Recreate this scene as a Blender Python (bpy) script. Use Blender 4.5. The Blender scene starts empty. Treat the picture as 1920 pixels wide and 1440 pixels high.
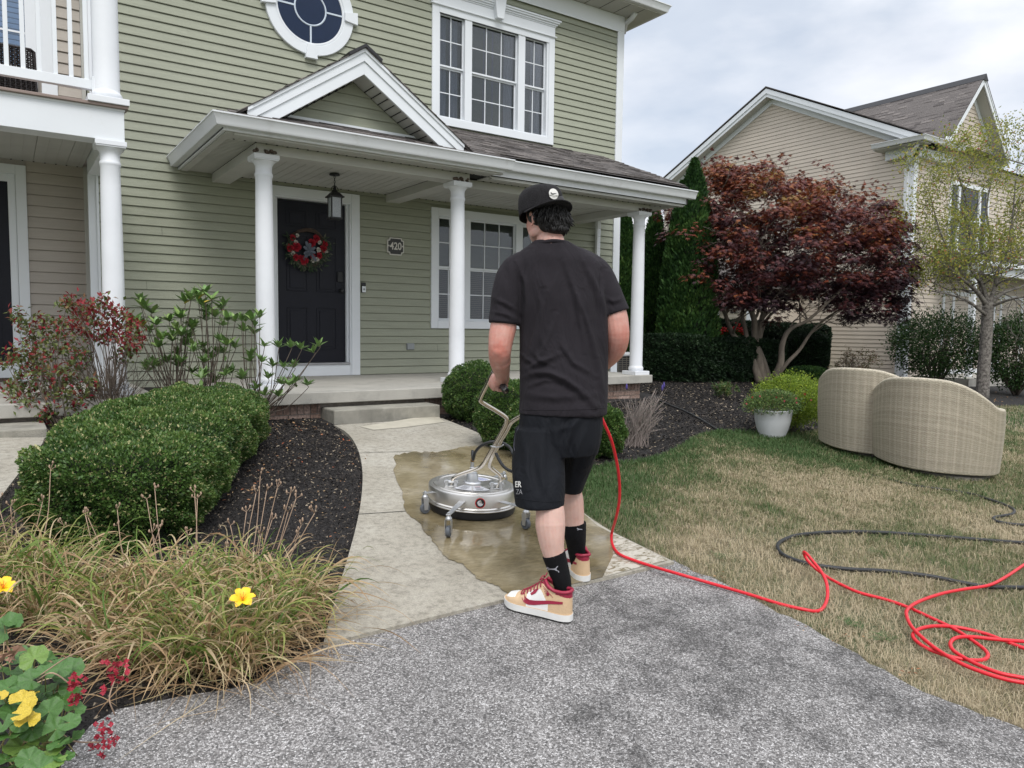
import bpy, math, random
import numpy as np
from mathutils import Vector, Matrix, noise as mnoise
R = math.radians
rng = np.random.default_rng(7)
random.seed(7)
SC = bpy.context.scene
COL = SC.collection

# ------------------------------------------------------------------ camera, sky, sun, exposure
FPX, PITCH, ROLL, YAW = 1399.3, .07377, .012024, .598916
CAM = np.array([0, -9.26, .92])
FW = np.array([math.sin(YAW) * math.cos(PITCH), math.cos(YAW) * math.cos(PITCH), -math.sin(PITCH)])
_r0 = np.array([math.cos(YAW), -math.sin(YAW), 0.0]); _u0 = np.cross(_r0, FW)
RT = math.cos(ROLL) * _r0 + math.sin(ROLL) * _u0
UP = -math.sin(ROLL) * _r0 + math.cos(ROLL) * _u0
cd = bpy.data.cameras.new('camera'); cam = bpy.data.objects.new('camera', cd); COL.objects.link(cam)
cd.sensor_fit = 'HORIZONTAL'; cd.sensor_width = 36; cd.lens = 36 * FPX / 1920; cd.clip_start = .05; cd.clip_end = 900
mw = Matrix.Identity(4)
for i in range(3):
    mw[i][0], mw[i][1], mw[i][2], mw[i][3] = RT[i], UP[i], -FW[i], CAM[i]
cam.matrix_world = mw
SC.camera = cam
SC.view_settings.view_transform = 'Standard'; SC.view_settings.look = 'None'
SC.view_settings.gamma = 1; SC.view_settings.use_curve_mapping = False
SC.view_settings.exposure = 0.42

SUN_EL, SUN_AZ = R(52), R(200)      # azimuth measured from +Y clockwise
world = bpy.data.worlds.new('World'); SC.world = world; world.use_nodes = True
nt = world.node_tree; N = nt.nodes; L = nt.links; N.clear()
out = N.new('ShaderNodeOutputWorld'); bg = N.new('ShaderNodeBackground'); bg.inputs[1].default_value = .1
sky = N.new('ShaderNodeTexSky'); sky.sky_type = 'NISHITA'; sky.sun_disc = False
sky.sun_elevation = SUN_EL; sky.sun_rotation = SUN_AZ; sky.air_density = 1.0; sky.dust_density = 1.5
tc = N.new('ShaderNodeTexCoord'); mp = N.new('ShaderNodeMapping'); mp.inputs['Scale'].default_value = (1.0, 1.0, 2.4)
mp.inputs['Location'].default_value = (.35, .1, .2)
n1 = N.new('ShaderNodeTexNoise'); n1.inputs['Scale'].default_value = 2.1; n1.inputs['Detail'].default_value = 7; n1.inputs['Roughness'].default_value = .5
n1.inputs['Distortion'].default_value = .25
n2 = N.new('ShaderNodeTexNoise'); n2.inputs['Scale'].default_value = 2.6; n2.inputs['Detail'].default_value = 6; n2.inputs['Roughness'].default_value = .5
L.new(tc.outputs['Generated'], mp.inputs[0]); L.new(mp.outputs[0], n1.inputs['Vector']); L.new(mp.outputs[0], n2.inputs['Vector'])
cr = N.new('ShaderNodeValToRGB')     # cover: how much cloud hides the blue
cr.color_ramp.elements[0].position = .38; cr.color_ramp.elements[0].color = (.72, .72, .72, 1)
cr.color_ramp.elements[1].position = .54; cr.color_ramp.elements[1].color = (1, 1, 1, 1)
L.new(n1.outputs[0], cr.inputs[0])
cc = N.new('ShaderNodeValToRGB')     # cloud brightness, physically about 6 to 9
cc.color_ramp.elements[0].position = .40; cc.color_ramp.elements[0].color = (5.7, 6.2, 7.0, 1)
cc.color_ramp.elements[1].position = .62; cc.color_ramp.elements[1].color = (9.5, 9.4, 9.5, 1)
L.new(n2.outputs[0], cc.inputs[0])
# overcast skies are brighter overhead than near the horizon
sx = N.new('ShaderNodeSeparateXYZ'); L.new(tc.outputs['Generated'], sx.inputs[0])
mr = N.new('ShaderNodeMapRange'); mr.inputs['From Min'].default_value = .40; mr.inputs['From Max'].default_value = 1.0
mr.inputs['To Min'].default_value = 1.0; mr.inputs['To Max'].default_value = 2.1
L.new(sx.outputs[2], mr.inputs[0])
mul = N.new('ShaderNodeVectorMath'); mul.operation = 'SCALE'; L.new(cc.outputs[0], mul.inputs[0]); L.new(mr.outputs[0], mul.inputs['Scale'])
mx = N.new('ShaderNodeMix'); mx.data_type = 'RGBA'
L.new(cr.outputs[0], mx.inputs[0]); L.new(sky.outputs[0], mx.inputs[6]); L.new(mul.outputs[0], mx.inputs[7])
L.new(mx.outputs[2], bg.inputs[0]); L.new(bg.outputs[0], out.inputs[0])
sd = bpy.data.lights.new('sun', 'SUN'); sd.energy = 1.5; sd.angle = R(24); sd.color = (1, .97, .93)
sun = bpy.data.objects.new('sun', sd); COL.objects.link(sun)
sdir = Vector((math.sin(SUN_AZ) * math.cos(SUN_EL), math.cos(SUN_AZ) * math.cos(SUN_EL), math.sin(SUN_EL)))
sun.rotation_euler = sdir.to_track_quat('Z', 'Y').to_euler()

# ------------------------------------------------------------------ helpers
def ray(x, y): return FW + RT * ((x - 960) / FPX) + UP * ((720 - y) / FPX)
def atY(x, y, Y): d = ray(x, y); return CAM + d * ((Y - CAM[1]) / d[1])
def atX(x, y, X): d = ray(x, y); return CAM + d * ((X - CAM[0]) / d[0])
def atZ(x, y, Z): d = ray(x, y); return CAM + d * ((Z - CAM[2]) / d[2])
def atD(x, y, D): return CAM + ray(x, y) * D
GB, GC, GY = .072, -.025, 1.0
def gz(X, Y): return GB * (np.minimum(Y, GY) + 2.55) + GC * (X - 3)
def gp(x, y, h=0.0):
    """point on the sloping ground seen in the photograph at x, y"""
    d = ray(x, y); a = GB * 2.55 - GC * 3 + h
    t = (a + GB * CAM[1] + GC * CAM[0] - CAM[2]) / (d[2] - GB * d[1] - GC * d[0]); p = CAM + d * t
    if p[1] > GY or t < 0:
        t = (a + GB * GY + GC * CAM[0] - CAM[2]) / (d[2] - GC * d[0]); p = CAM + d * t
    return p

def tag(o, label=None, cat=None, group=None, kind=None):
    if label: o['label'] = label
    if cat: o['category'] = cat
    if group: o['group'] = group
    if kind: o['kind'] = kind
    return o
def thing(name, loc, label, cat, group=None):
    o = bpy.data.objects.new(name, None); o.empty_display_size = .1; COL.objects.link(o)
    o.location = [float(v) for v in loc]
    return tag(o, label, cat, group)
def wloc(o):
    v = Vector((0, 0, 0))
    while o is not None:
        v = v + o.location; o = o.parent
    return v

class MB:
    """collects faces; build() links them as one object. Coordinates are world ones."""
    def __init__(s): s.v = []; s.f = []; s.m = []
    def add(s, vs, fs, mi=0):
        b = len(s.v); s.v += [tuple(float(c) for c in p) for p in vs]
        s.f += [tuple(i + b for i in f) for f in fs]; s.m += [mi] * len(fs); return s
    def hexa(s, p, mi=0):   # 8 points: bottom 4 ccw, top 4 ccw
        return s.add(p, [(3, 2, 1, 0), (4, 5, 6, 7), (0, 1, 5, 4), (1, 2, 6, 5), (2, 3, 7, 6), (3, 0, 4, 7)], mi)
    def box(s, x0, x1, y0, y1, z0, z1, mi=0):
        return s.hexa([(x0, y0, z0), (x1, y0, z0), (x1, y1, z0), (x0, y1, z0), (x0, y0, z1), (x1, y0, z1), (x1, y1, z1), (x0, y1, z1)], mi)
    def prism(s, poly, vec, mi=0):
        n = len(poly); a = [tuple(p) for p in poly]; b = [tuple(p[i] + vec[i] for i in range(3)) for p in poly]
        fs = [tuple(range(n))[::-1], tuple(range(n, 2 * n))] + [(i, (i + 1) % n, (i + 1) % n + n, i + n) for i in range(n)]
        return s.add(a + b, fs, mi)
    def lathe(s, prof, c, seg=24, mi=0, axis=None, caps=True):
        n = len(prof); vs = []
        for r, z in prof:
            for k in range(seg):
                t = 2 * math.pi * k / seg; vs.append((r * math.cos(t), r * math.sin(t), z))
        if axis is not None:
            q = Vector(axis).normalized().to_track_quat('Z', 'Y'); vs = [tuple(q @ Vector(v)) for v in vs]
        vs = [(v[0] + c[0], v[1] + c[1], v[2] + c[2]) for v in vs]
        fs = []
        for i in range(n - 1):
            for k in range(seg):
                k2 = (k + 1) % seg; fs.append((i * seg + k, i * seg + k2, (i + 1) * seg + k2, (i + 1) * seg + k))
        if caps: fs += [tuple(range(seg))[::-1], tuple(range((n - 1) * seg, n * seg))]
        return s.add(vs, fs, mi)
    def tube(s, pts, rad, seg=8, mi=0, closed=False):
        pts = [Vector(p) for p in pts]; n = len(pts)
        rads = rad if hasattr(rad, '__len__') else [rad] * n
        prev = None; rings = []
        for i in range(n):
            if closed: t = pts[(i + 1) % n] - pts[i - 1]
            else: t = pts[min(i + 1, n - 1)] - pts[max(i - 1, 0)]
            t = t.normalized() if t.length > 1e-9 else Vector((0, 0, 1))
            if prev is None:
                a = Vector((0, 0, 1)) if abs(t.z) < .9 else Vector((1, 0, 0)); u = t.cross(a).normalized()
            else:
                u = prev - t * prev.dot(t); u = u.normalized() if u.length > 1e-6 else t.orthogonal().normalized()
            prev = u; w = t.cross(u)
            rings.append([pts[i] + (u * math.cos(2 * math.pi * k / seg) + w * math.sin(2 * math.pi * k / seg)) * rads[i] for k in range(seg)])
        vs = [tuple(v) for r_ in rings for v in r_]; fs = []
        for i in range(n if closed else n - 1):
            j = (i + 1) % n
            for k in range(seg):
                k2 = (k + 1) % seg; fs.append((i * seg + k, j * seg + k, j * seg + k2, i * seg + k2))
        if not closed: fs += [tuple(range(seg)), tuple(range((n - 1) * seg, n * seg))[::-1]]
        return s.add(vs, fs, mi)
    def build(s, name, mats, parent=None, smooth=False, bevel=0, label=None, kind=None, auto=None):
        me = bpy.data.meshes.new(name); off = wloc(parent) if parent is not None else Vector((0, 0, 0))
        base = Vector((0, 0, 0))
        if parent is None and s.v:
            a = np.array(s.v); base = Vector(((a[:, 0].min() + a[:, 0].max()) / 2, (a[:, 1].min() + a[:, 1].max()) / 2, a[:, 2].min())); off = base
        me.from_pydata([(p[0] - off.x, p[1] - off.y, p[2] - off.z) for p in s.v], [], s.f)
        if not isinstance(mats, (list, tuple)): mats = [mats]
        for m in mats: me.materials.append(m)
        if len(mats) > 1: me.polygons.foreach_set('material_index', s.m)
        if smooth: me.polygons.foreach_set('use_smooth', [True] * len(me.polygons))
        me.update()
        o = bpy.data.objects.new(name, me); COL.objects.link(o); o.location = base
        if parent is not None: o.parent = parent
        if bevel:
            b = o.modifiers.new('bevel', 'BEVEL'); b.width = bevel; b.segments = 2; b.limit_method = 'ANGLE'; b.angle_limit = R(40)
        if auto: smooth_by_angle(me, auto)
        if label: o['label'] = label
        if kind: o['kind'] = kind
        return o
def smooth_by_angle(me, ang):
    me.polygons.foreach_set('use_smooth', [True] * len(me.polygons))
    me.set_sharp_from_angle(angle=R(ang))

def np_mesh(name, V, F, mats, parent=None, attr=None, smooth=False, kind=None, loc=None, mi=None):
    """V (n,3), F (m,k) one polygon size; fast"""
    V = np.asarray(V, dtype=np.float32); F = np.asarray(F, dtype=np.int32)
    off = np.array(wloc(parent)) if parent is not None else (np.array(loc) if loc is not None else np.array([V[:, 0].mean(), V[:, 1].mean(), V[:, 2].min()]))
    me = bpy.data.meshes.new(name); me.vertices.add(len(V)); me.vertices.foreach_set('co', (V - off).astype(np.float32).ravel())
    k = F.shape[1]; me.loops.add(F.size); me.loops.foreach_set('vertex_index', F.ravel())
    me.polygons.add(len(F)); me.polygons.foreach_set('loop_start', np.arange(0, F.size, k, dtype=np.int32))
    me.polygons.foreach_set('loop_total', np.full(len(F), k, dtype=np.int32))
    if smooth: me.polygons.foreach_set('use_smooth', np.ones(len(F), dtype=bool))
    me.update(calc_edges=True)
    if attr is not None:
        for an, av in attr.items():
            a = me.attributes.new(an, 'FLOAT', 'POINT'); a.data.foreach_set('value', np.asarray(av, dtype=np.float32))
    for m in (mats if isinstance(mats, (list, tuple)) else [mats]): me.materials.append(m)
    if mi is not None: me.polygons.foreach_set('material_index', np.asarray(mi, dtype=np.int32))
    o = bpy.data.objects.new(name, me); COL.objects.link(o)
    if parent is not None: o.parent = parent
    else: o.location = off.tolist()
    if kind: o['kind'] = kind
    return o

# ------------------------------------------------------------------ materials
def newmat(name):
    m = bpy.data.materials.new(name); m.use_nodes = True; nt = m.node_tree
    return m, nt, nt.nodes['Principled BSDF']
def mat(name, col, rough=.6, var=.12, scale=6, bump=0, bscale=60, metal=0, spec=.5, stretch=(1, 1, 1), dirt=None, dirtscale=1.5, dirtcut=(.55, .75), coat=0, objvar=0):
    m, nt, b = newmat(name); n, l = nt.nodes, nt.links
    tc = n.new('ShaderNodeTexCoord'); mp = n.new('ShaderNodeMapping'); mp.inputs['Scale'].default_value = stretch
    l.new(tc.outputs['Object'], mp.inputs[0])
    ns = n.new('ShaderNodeTexNoise'); ns.inputs['Scale'].default_value = scale; ns.inputs['Detail'].default_value = 5
    l.new(mp.outputs[0], ns.inputs['Vector'])
    r = n.new('ShaderNodeMapRange'); r.inputs['From Min'].default_value = .3; r.inputs['From Max'].default_value = .7
    r.inputs['To Min'].default_value = 1 - var; r.inputs['To Max'].default_value = 1 + var
    l.new(ns.outputs[0], r.inputs[0])
    c = n.new('ShaderNodeVectorMath'); c.operation = 'SCALE'; c.inputs[0].default_value = col; l.new(r.outputs[0], c.inputs['Scale'])
    src = c.outputs[0]
    if objvar:
        oi = n.new('ShaderNodeObjectInfo'); ov = n.new('ShaderNodeMapRange'); ov.inputs['To Min'].default_value = 1 - objvar; ov.inputs['To Max'].default_value = 1 + objvar; l.new(oi.outputs['Random'], ov.inputs[0]); c2 = n.new('ShaderNodeVectorMath'); c2.operation = 'SCALE'; l.new(src, c2.inputs[0]); l.new(ov.outputs[0], c2.inputs['Scale']); src = c2.outputs[0]
    if dirt:
        n2 = n.new('ShaderNodeTexNoise'); n2.inputs['Scale'].default_value = dirtscale; n2.inputs['Detail'].default_value = 8; n2.inputs['Roughness'].default_value = .65
        l.new(mp.outputs[0], n2.inputs['Vector'])
        rr = n.new('ShaderNodeMapRange'); rr.inputs['From Min'].default_value = dirtcut[0]; rr.inputs['From Max'].default_value = dirtcut[1]
        l.new(n2.outputs[0], rr.inputs[0])
        mx = n.new('ShaderNodeMix'); mx.data_type = 'RGBA'; l.new(rr.outputs[0], mx.inputs[0]); l.new(src, mx.inputs[6]); mx.inputs[7].default_value = (*dirt, 1)
        src = mx.outputs[2]
    l.new(src, b.inputs['Base Color'])
    b.inputs['Roughness'].default_value = rough; b.inputs['Metallic'].default_value = metal
    b.inputs['Specular IOR Level'].default_value = spec; b.inputs['Coat Weight'].default_value = coat
    if bump:
        n3 = n.new('ShaderNodeTexNoise'); n3.inputs['Scale'].default_value = bscale; n3.inputs['Detail'].default_value = 4
        l.new(mp.outputs[0], n3.inputs['Vector'])
        bp = n.new('ShaderNodeBump'); bp.inputs['Strength'].default_value = bump; bp.inputs['Distance'].default_value = .01
        l.new(n3.outputs[0], bp.inputs['Height']); l.new(bp.outputs[0], b.inputs['Normal'])
    return m
def leafmat(name, cols, pos=None, rough=.45, trans=.25, spec=.4, patch=None):
    """colour of each leaf picked by its own random value 'rnd'; a little light passes through"""
    m, nt, b = newmat(name); n, l = nt.nodes, nt.links
    at = n.new('ShaderNodeAttribute'); at.attribute_name = 'rnd'
    cr = n.new('ShaderNodeValToRGB'); e = cr.color_ramp.elements
    pos = pos or [i / max(1, len(cols) - 1) for i in range(len(cols))]
    e[0].position = pos[0]; e[0].color = (*cols[0], 1); e[1].position = pos[-1]; e[1].color = (*cols[-1], 1)
    for p, c in list(zip(pos, cols))[1:-1]:
        q = e.new(p); q.color = (*c, 1)
    l.new(at.outputs['Fac'], cr.inputs[0])
    l.new(cr.outputs[0], b.inputs['Base Color']); b.inputs['Roughness'].default_value = rough; b.inputs['Specular IOR Level'].default_value = spec
    tr = n.new('ShaderNodeBsdfTranslucent'); l.new(cr.outputs[0], tr.inputs[0])
    ms = n.new('ShaderNodeMixShader'); ms.inputs[0].default_value = trans
    o = n['Material Output']; l.new(b.outputs[0], ms.inputs[1]); l.new(tr.outputs[0], ms.inputs[2]); l.new(ms.outputs[0], o.inputs[0])
    return m
def glassmat(name, tint=(.55, .6, .62), rough=.02, base=.06, gl=(1, 1, 1)):
    m, nt, b = newmat(name); n, l = nt.nodes, nt.links; n.remove(b)
    t = n.new('ShaderNodeBsdfTransparent'); t.inputs[0].default_value = (*tint, 1)
    g = n.new('ShaderNodeBsdfGlossy'); g.inputs[0].default_value = (*gl, 1); g.inputs['Roughness'].default_value = rough
    f = n.new('ShaderNodeFresnel'); f.inputs[0].default_value = 1.5
    ad = n.new('ShaderNodeMath'); ad.operation = 'ADD'; ad.use_clamp = True; ad.inputs[1].default_value = base; l.new(f.outputs[0], ad.inputs[0])
    ms = n.new('ShaderNodeMixShader'); l.new(ad.outputs[0], ms.inputs[0]); l.new(t.outputs[0], ms.inputs[1]); l.new(g.outputs[0], ms.inputs[2])
    l.new(ms.outputs[0], n['Material Output'].inputs[0]); return m
W = lambda c: tuple(((v / 255 + .055) / 1.055) ** 2.4 if v > 10 else v / 255 / 12.92 for v in c)   # sRGB to linear

M = {}
M['green'] = mat('green siding', (.310, .325, .250), .62, .06, 3, .3, 40, stretch=(1, 1, 14), objvar=.045, dirt=(.26, .272, .21), dirtscale=1.2, dirtcut=(.5, .8))
M['beige'] = mat('beige siding', (.43, .39, .345), .62, .04, 3, .2, 40, stretch=(1, 1, 14), objvar=.03)
M['beigeR'] = mat('tan siding of the far house', (.55, .485, .41), .62, .04, 2, objvar=.03)
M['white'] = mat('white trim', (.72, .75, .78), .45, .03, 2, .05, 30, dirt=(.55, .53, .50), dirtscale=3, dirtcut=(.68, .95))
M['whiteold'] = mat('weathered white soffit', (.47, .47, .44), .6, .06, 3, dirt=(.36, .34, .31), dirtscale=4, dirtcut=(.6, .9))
M['gutter'] = mat('white aluminium gutter', (.68, .70, .72), .35, .04, 2, dirt=(.42, .41, .39), dirtscale=5, dirtcut=(.58, .95), spec=.6)
M['colm'] = mat('white column paint', (.72, .74, .77), .5, .03, 4, .08, 25, dirt=(.52, .50, .47), dirtscale=6, dirtcut=(.66, .95))
M['dark'] = mat('dark gap', (.012, .012, .012), .9, 0)
M['navy'] = mat('dark navy door paint', (.0085, .0092, .0160), .45, .1, 8, .05, 80, spec=.25)
M['black'] = mat('black metal', (.012, .012, .014), .5, .2, 20, .1, 100)
M['fan'] = mat('dark interior', (.035, .037, .042), .9, .1)
M['curtain'] = mat('sheer curtain', (.55, .56, .60), .9, .12, 8, stretch=(4, 4, .6))
M['blind'] = mat('window blind', (.55, .62, .70), .7, .05)
M['glass'] = glassmat('window glass', (.66, .69, .72), .015, .0)
M['glassblue'] = glassmat('round window glass', (.55, .60, .70), .03, .03, (.42, .50, .66))
M['nest'] = mat('mud nest', (.10, .075, .06), .95, .5, 60, 1, 90)
def brickmat(name, a, bcol):
    m, nt, b = newmat(name); n, l = nt.nodes, nt.links
    oi = n.new('ShaderNodeObjectInfo'); cr = n.new('ShaderNodeValToRGB'); cr.color_ramp.elements[0].color = (*a, 1); cr.color_ramp.elements[1].color = (*bcol, 1)
    l.new(oi.outputs['Random'], cr.inputs[0])
    tc = n.new('ShaderNodeTexCoord'); ns = n.new('ShaderNodeTexNoise'); ns.inputs['Scale'].default_value = 45; ns.inputs['Detail'].default_value = 6; l.new(tc.outputs['Object'], ns.inputs['Vector'])
    r = n.new('ShaderNodeMapRange'); r.inputs['From Min'].default_value = .3; r.inputs['From Max'].default_value = .7; r.inputs['To Min'].default_value = .55; r.inputs['To Max'].default_value = 1.5; l.new(ns.outputs[0], r.inputs[0])
    s = n.new('ShaderNodeVectorMath'); s.operation = 'SCALE'; l.new(cr.outputs[0], s.inputs[0]); l.new(r.outputs[0], s.inputs['Scale']); l.new(s.outputs[0], b.inputs['Base Color'])
    b.inputs['Roughness'].default_value = .9
    bp = n.new('ShaderNodeBump'); bp.inputs['Strength'].default_value = .6; bp.inputs['Distance'].default_value = .006; l.new(ns.outputs[0], bp.inputs['Height']); l.new(bp.outputs[0], b.inputs['Normal'])
    return m
M['brick'] = brickmat('weathered brick', (.20, .13, .10), (.34, .25, .21))
M['mortar'] = mat('mortar', (.30, .27, .24), .95, .2, 30, .5)
# ------------------------------------------------------------------ ground, walk, driveway, beds
def concretemat(name, wet=False):
    m, nt, b = newmat(name); n, l = nt.nodes, nt.links
    tc = n.new('ShaderNodeTexCoord')
    def noise(s, d=6, r=.6, st=(1, 1, 1)):
        mp = n.new('ShaderNodeMapping'); mp.inputs['Scale'].default_value = st; l.new(tc.outputs['Object'], mp.inputs[0])
        a = n.new('ShaderNodeTexNoise'); a.inputs['Scale'].default_value = s; a.inputs['Detail'].default_value = d; a.inputs['Roughness'].default_value = r; l.new(mp.outputs[0], a.inputs['Vector']); return a.outputs[0]
    def ramp(src, stops):
        c = n.new('ShaderNodeValToRGB'); e = c.color_ramp.elements; e[0].position, e[0].color = stops[0][0], (*stops[0][1], 1); e[1].position, e[1].color = stops[-1][0], (*stops[-1][1], 1)
        for p, q in stops[1:-1]: k = e.new(p); k.color = (*q, 1)
        l.new(src, c.inputs[0]); return c.outputs[0]
    def mixc(t, f, a, bb):
        k = n.new('ShaderNodeMix'); k.data_type = 'RGBA'; k.blend_type = t
        if isinstance(f, float): k.inputs[0].default_value = f
        else: l.new(f, k.inputs[0])
        l.new(a, k.inputs[6]); l.new(bb, k.inputs[7]); return k.outputs[2]
    if not wet:
        base = ramp(noise(1.6, 5, .6), [(.34, (.31, .285, .232)), (.52, (.36, .334, .278)), (.68, (.41, .385, .328))])
        speck = ramp(noise(26, 7, .78), [(.38, (.50, .49, .47)), (.50, (.95, .95, .95)), (.64, (1.12, 1.12, 1.1))])
        c = mixc('MULTIPLY', .65, base, speck)
        spots = ramp(noise(14, 10, .8), [(.54, (1, 1, 1)), (.66, (.55, .54, .51))])
        c = mixc('MULTIPLY', .5, c, spots)
        fine = ramp(noise(170, 3, .7), [(.36, (.72, .72, .72)), (.6, (1.1, 1.1, 1.1))])
        c = mixc('MULTIPLY', .75, c, fine)
        l.new(c, b.inputs['Base Color']); b.inputs['Roughness'].default_value = .9
        bh = noise(90, 5, .7)
        bp = n.new('ShaderNodeBump'); bp.inputs['Strength'].default_value = .5; bp.inputs['Distance'].default_value = .006; l.new(bh, bp.inputs['Height']); l.new(bp.outputs[0], b.inputs['Normal'])
    else:
        base = ramp(noise(1.7, 6, .6), [(.34, (.105, .082, .042)), (.45, (.19, .152, .086)), (.56, (.27, .225, .14)), (.66, (.34, .295, .21))])
        speck = ramp(noise(30, 7, .75, (.5, 1.6, 1)), [(.38, (.7, .7, .7)), (.62, (1.15, 1.15, 1.15))])
        c = mixc('MULTIPLY', .8, base, speck)
        l.new(c, b.inputs['Base Color'])
        rr = n.new('ShaderNodeMapRange'); rr.inputs['From Min'].default_value = .4; rr.inputs['From Max'].default_value = .62; rr.inputs['To Min'].default_value = .03; rr.inputs['To Max'].default_value = .30
        l.new(noise(2.6, 4, .55), rr.inputs[0]); l.new(rr.outputs[0], b.inputs['Roughness'])
        b.inputs['Specular IOR Level'].default_value = .55
        bp = n.new('ShaderNodeBump'); bp.inputs['Strength'].default_value = .12; bp.inputs['Distance'].default_value = .004; l.new(noise(28, 3, .5), bp.inputs['Height']); l.new(bp.outputs[0], b.inputs['Normal'])
    return m
M['conc'] = concretemat('old pale concrete'); M['wet'] = concretemat('wet concrete', True)
M['slab'] = mat('grey porch concrete', (.40, .385, .345), .85, .08, 4, .35, 120, dirt=(.24, .235, .21), dirtscale=3, dirtcut=(.5, .8))
M['step'] = mat('stained step concrete', (.31, .295, .25), .9, .2, 5, .6, 110, dirt=(.17, .165, .14), dirtscale=4, dirtcut=(.42, .72))
M['cleanstep'] = mat('cleaned strip of concrete', (.45, .42, .34), .9, .1, 6, .4, 110)

def gravelmat():
    m, nt, b = newmat('chip seal driveway'); n, l = nt.nodes, nt.links
    tc = n.new('ShaderNodeTexCoord')
    vo = n.new('ShaderNodeTexVoronoi'); vo.inputs['Scale'].default_value = 185; l.new(tc.outputs['Object'], vo.inputs['Vector'])
    sp = n.new('ShaderNodeSeparateColor'); l.new(vo.outputs['Color'], sp.inputs[0])
    cr = n.new('ShaderNodeValToRGB'); e = cr.color_ramp.elements
    e[0].position = .0; e[0].color = (.095, .092, .090, 1); e[1].position = 1; e[1].color = (.62, .605, .595, 1)
    for p, c in ((.2, (.165, .156, .150)), (.42, (.245, .233, .225)), (.66, (.345, .331, .321)), (.86, (.48, .463, .45))):
        q = e.new(p); q.color = (*c, 1)
    l.new(sp.outputs[0], cr.inputs[0])
    # dark binder between stones
    vd = n.new('ShaderNodeTexVoronoi'); vd.feature = 'DISTANCE_TO_EDGE'; vd.inputs['Scale'].default_value = 185; l.new(tc.outputs['Object'], vd.inputs['Vector'])
    mr = n.new('ShaderNodeMapRange'); mr.inputs['From Min'].default_value = .02; mr.inputs['From Max'].default_value = .16; mr.inputs['To Min'].default_value = .42; l.new(vd.outputs[0], mr.inputs[0])
    s1 = n.new('ShaderNodeVectorMath'); s1.operation = 'SCALE'; l.new(cr.outputs[0], s1.inputs[0]); l.new(mr.outputs[0], s1.inputs['Scale'])
    ns = n.new('ShaderNodeTexNoise'); ns.inputs['Scale'].default_value = 1.9; ns.inputs['Detail'].default_value = 7; ns.inputs['Roughness'].default_value = .62; l.new(tc.outputs['Object'], ns.inputs['Vector'])
    mr2 = n.new('ShaderNodeMapRange'); mr2.inputs['From Min'].default_value = .36; mr2.inputs['From Max'].default_value = .66; mr2.inputs['To Min'].default_value = 1.10; mr2.inputs['To Max'].default_value = .84; l.new(ns.outputs[0], mr2.inputs[0])
    s2 = n.new('ShaderNodeVectorMath'); s2.operation = 'SCALE'; l.new(s1.outputs[0], s2.inputs[0]); l.new(mr2.outputs[0], s2.inputs['Scale'])
    # old oil and soil stains, strongest in the middle of the drive
    sp3 = n.new('ShaderNodeTexNoise'); sp3.inputs['Scale'].default_value = 4.2; sp3.inputs['Detail'].default_value = 12; sp3.inputs['Roughness'].default_value = .8; l.new(tc.outputs['Object'], sp3.inputs['Vector'])
    gm_ = n.new('ShaderNodeNewGeometry'); vm = n.new('ShaderNodeVectorMath'); vm.operation = 'DISTANCE'; l.new(gm_.outputs['Position'], vm.inputs[0]); vm.inputs[1].default_value = (2.25, -7.45, -.33)
    dm = n.new('ShaderNodeMapRange'); dm.inputs['From Min'].default_value = .2; dm.inputs['From Max'].default_value = 1.25; dm.inputs['To Min'].default_value = .12; dm.inputs['To Max'].default_value = -.02; l.new(vm.outputs['Value'], dm.inputs[0])
    ad = n.new('ShaderNodeMath'); ad.operation = 'ADD'; l.new(sp3.outputs[0], ad.inputs[0]); l.new(dm.outputs[0], ad.inputs[1])
    m3 = n.new('ShaderNodeMapRange'); m3.inputs['From Min'].default_value = .54; m3.inputs['From Max'].default_value = .68; m3.inputs['To Min'].default_value = 1; m3.inputs['To Max'].default_value = .45; l.new(ad.outputs[0], m3.inputs[0])
    s3 = n.new('ShaderNodeVectorMath'); s3.operation = 'SCALE'; l.new(s2.outputs[0], s3.inputs[0]); l.new(m3.outputs[0], s3.inputs['Scale'])
    l.new(s3.outputs[0], b.inputs['Base Color']); b.inputs['Roughness'].default_value = .85
    bp = n.new('ShaderNodeBump'); bp.inputs['Strength'].default_value = .9; bp.inputs['Distance'].default_value = .004; l.new(vd.outputs[0], bp.inputs['Height']); l.new(bp.outputs[0], b.inputs['Normal'])
    return m
M['gravel'] = gravelmat()
M['mulch'] = mat('black mulch soil', (.018, .016, .015), .95, .5, 30, 1, 60)
M['soil'] = mat('dry lawn thatch', (.20, .165, .105), .95, .35, 9, .8, 60, dirt=(.07, .085, .035), dirtscale=1.3, dirtcut=(.40, .62))
M['far'] = mat('distant lawn', (.10, .12, .05), .95, .3, 1)

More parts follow.
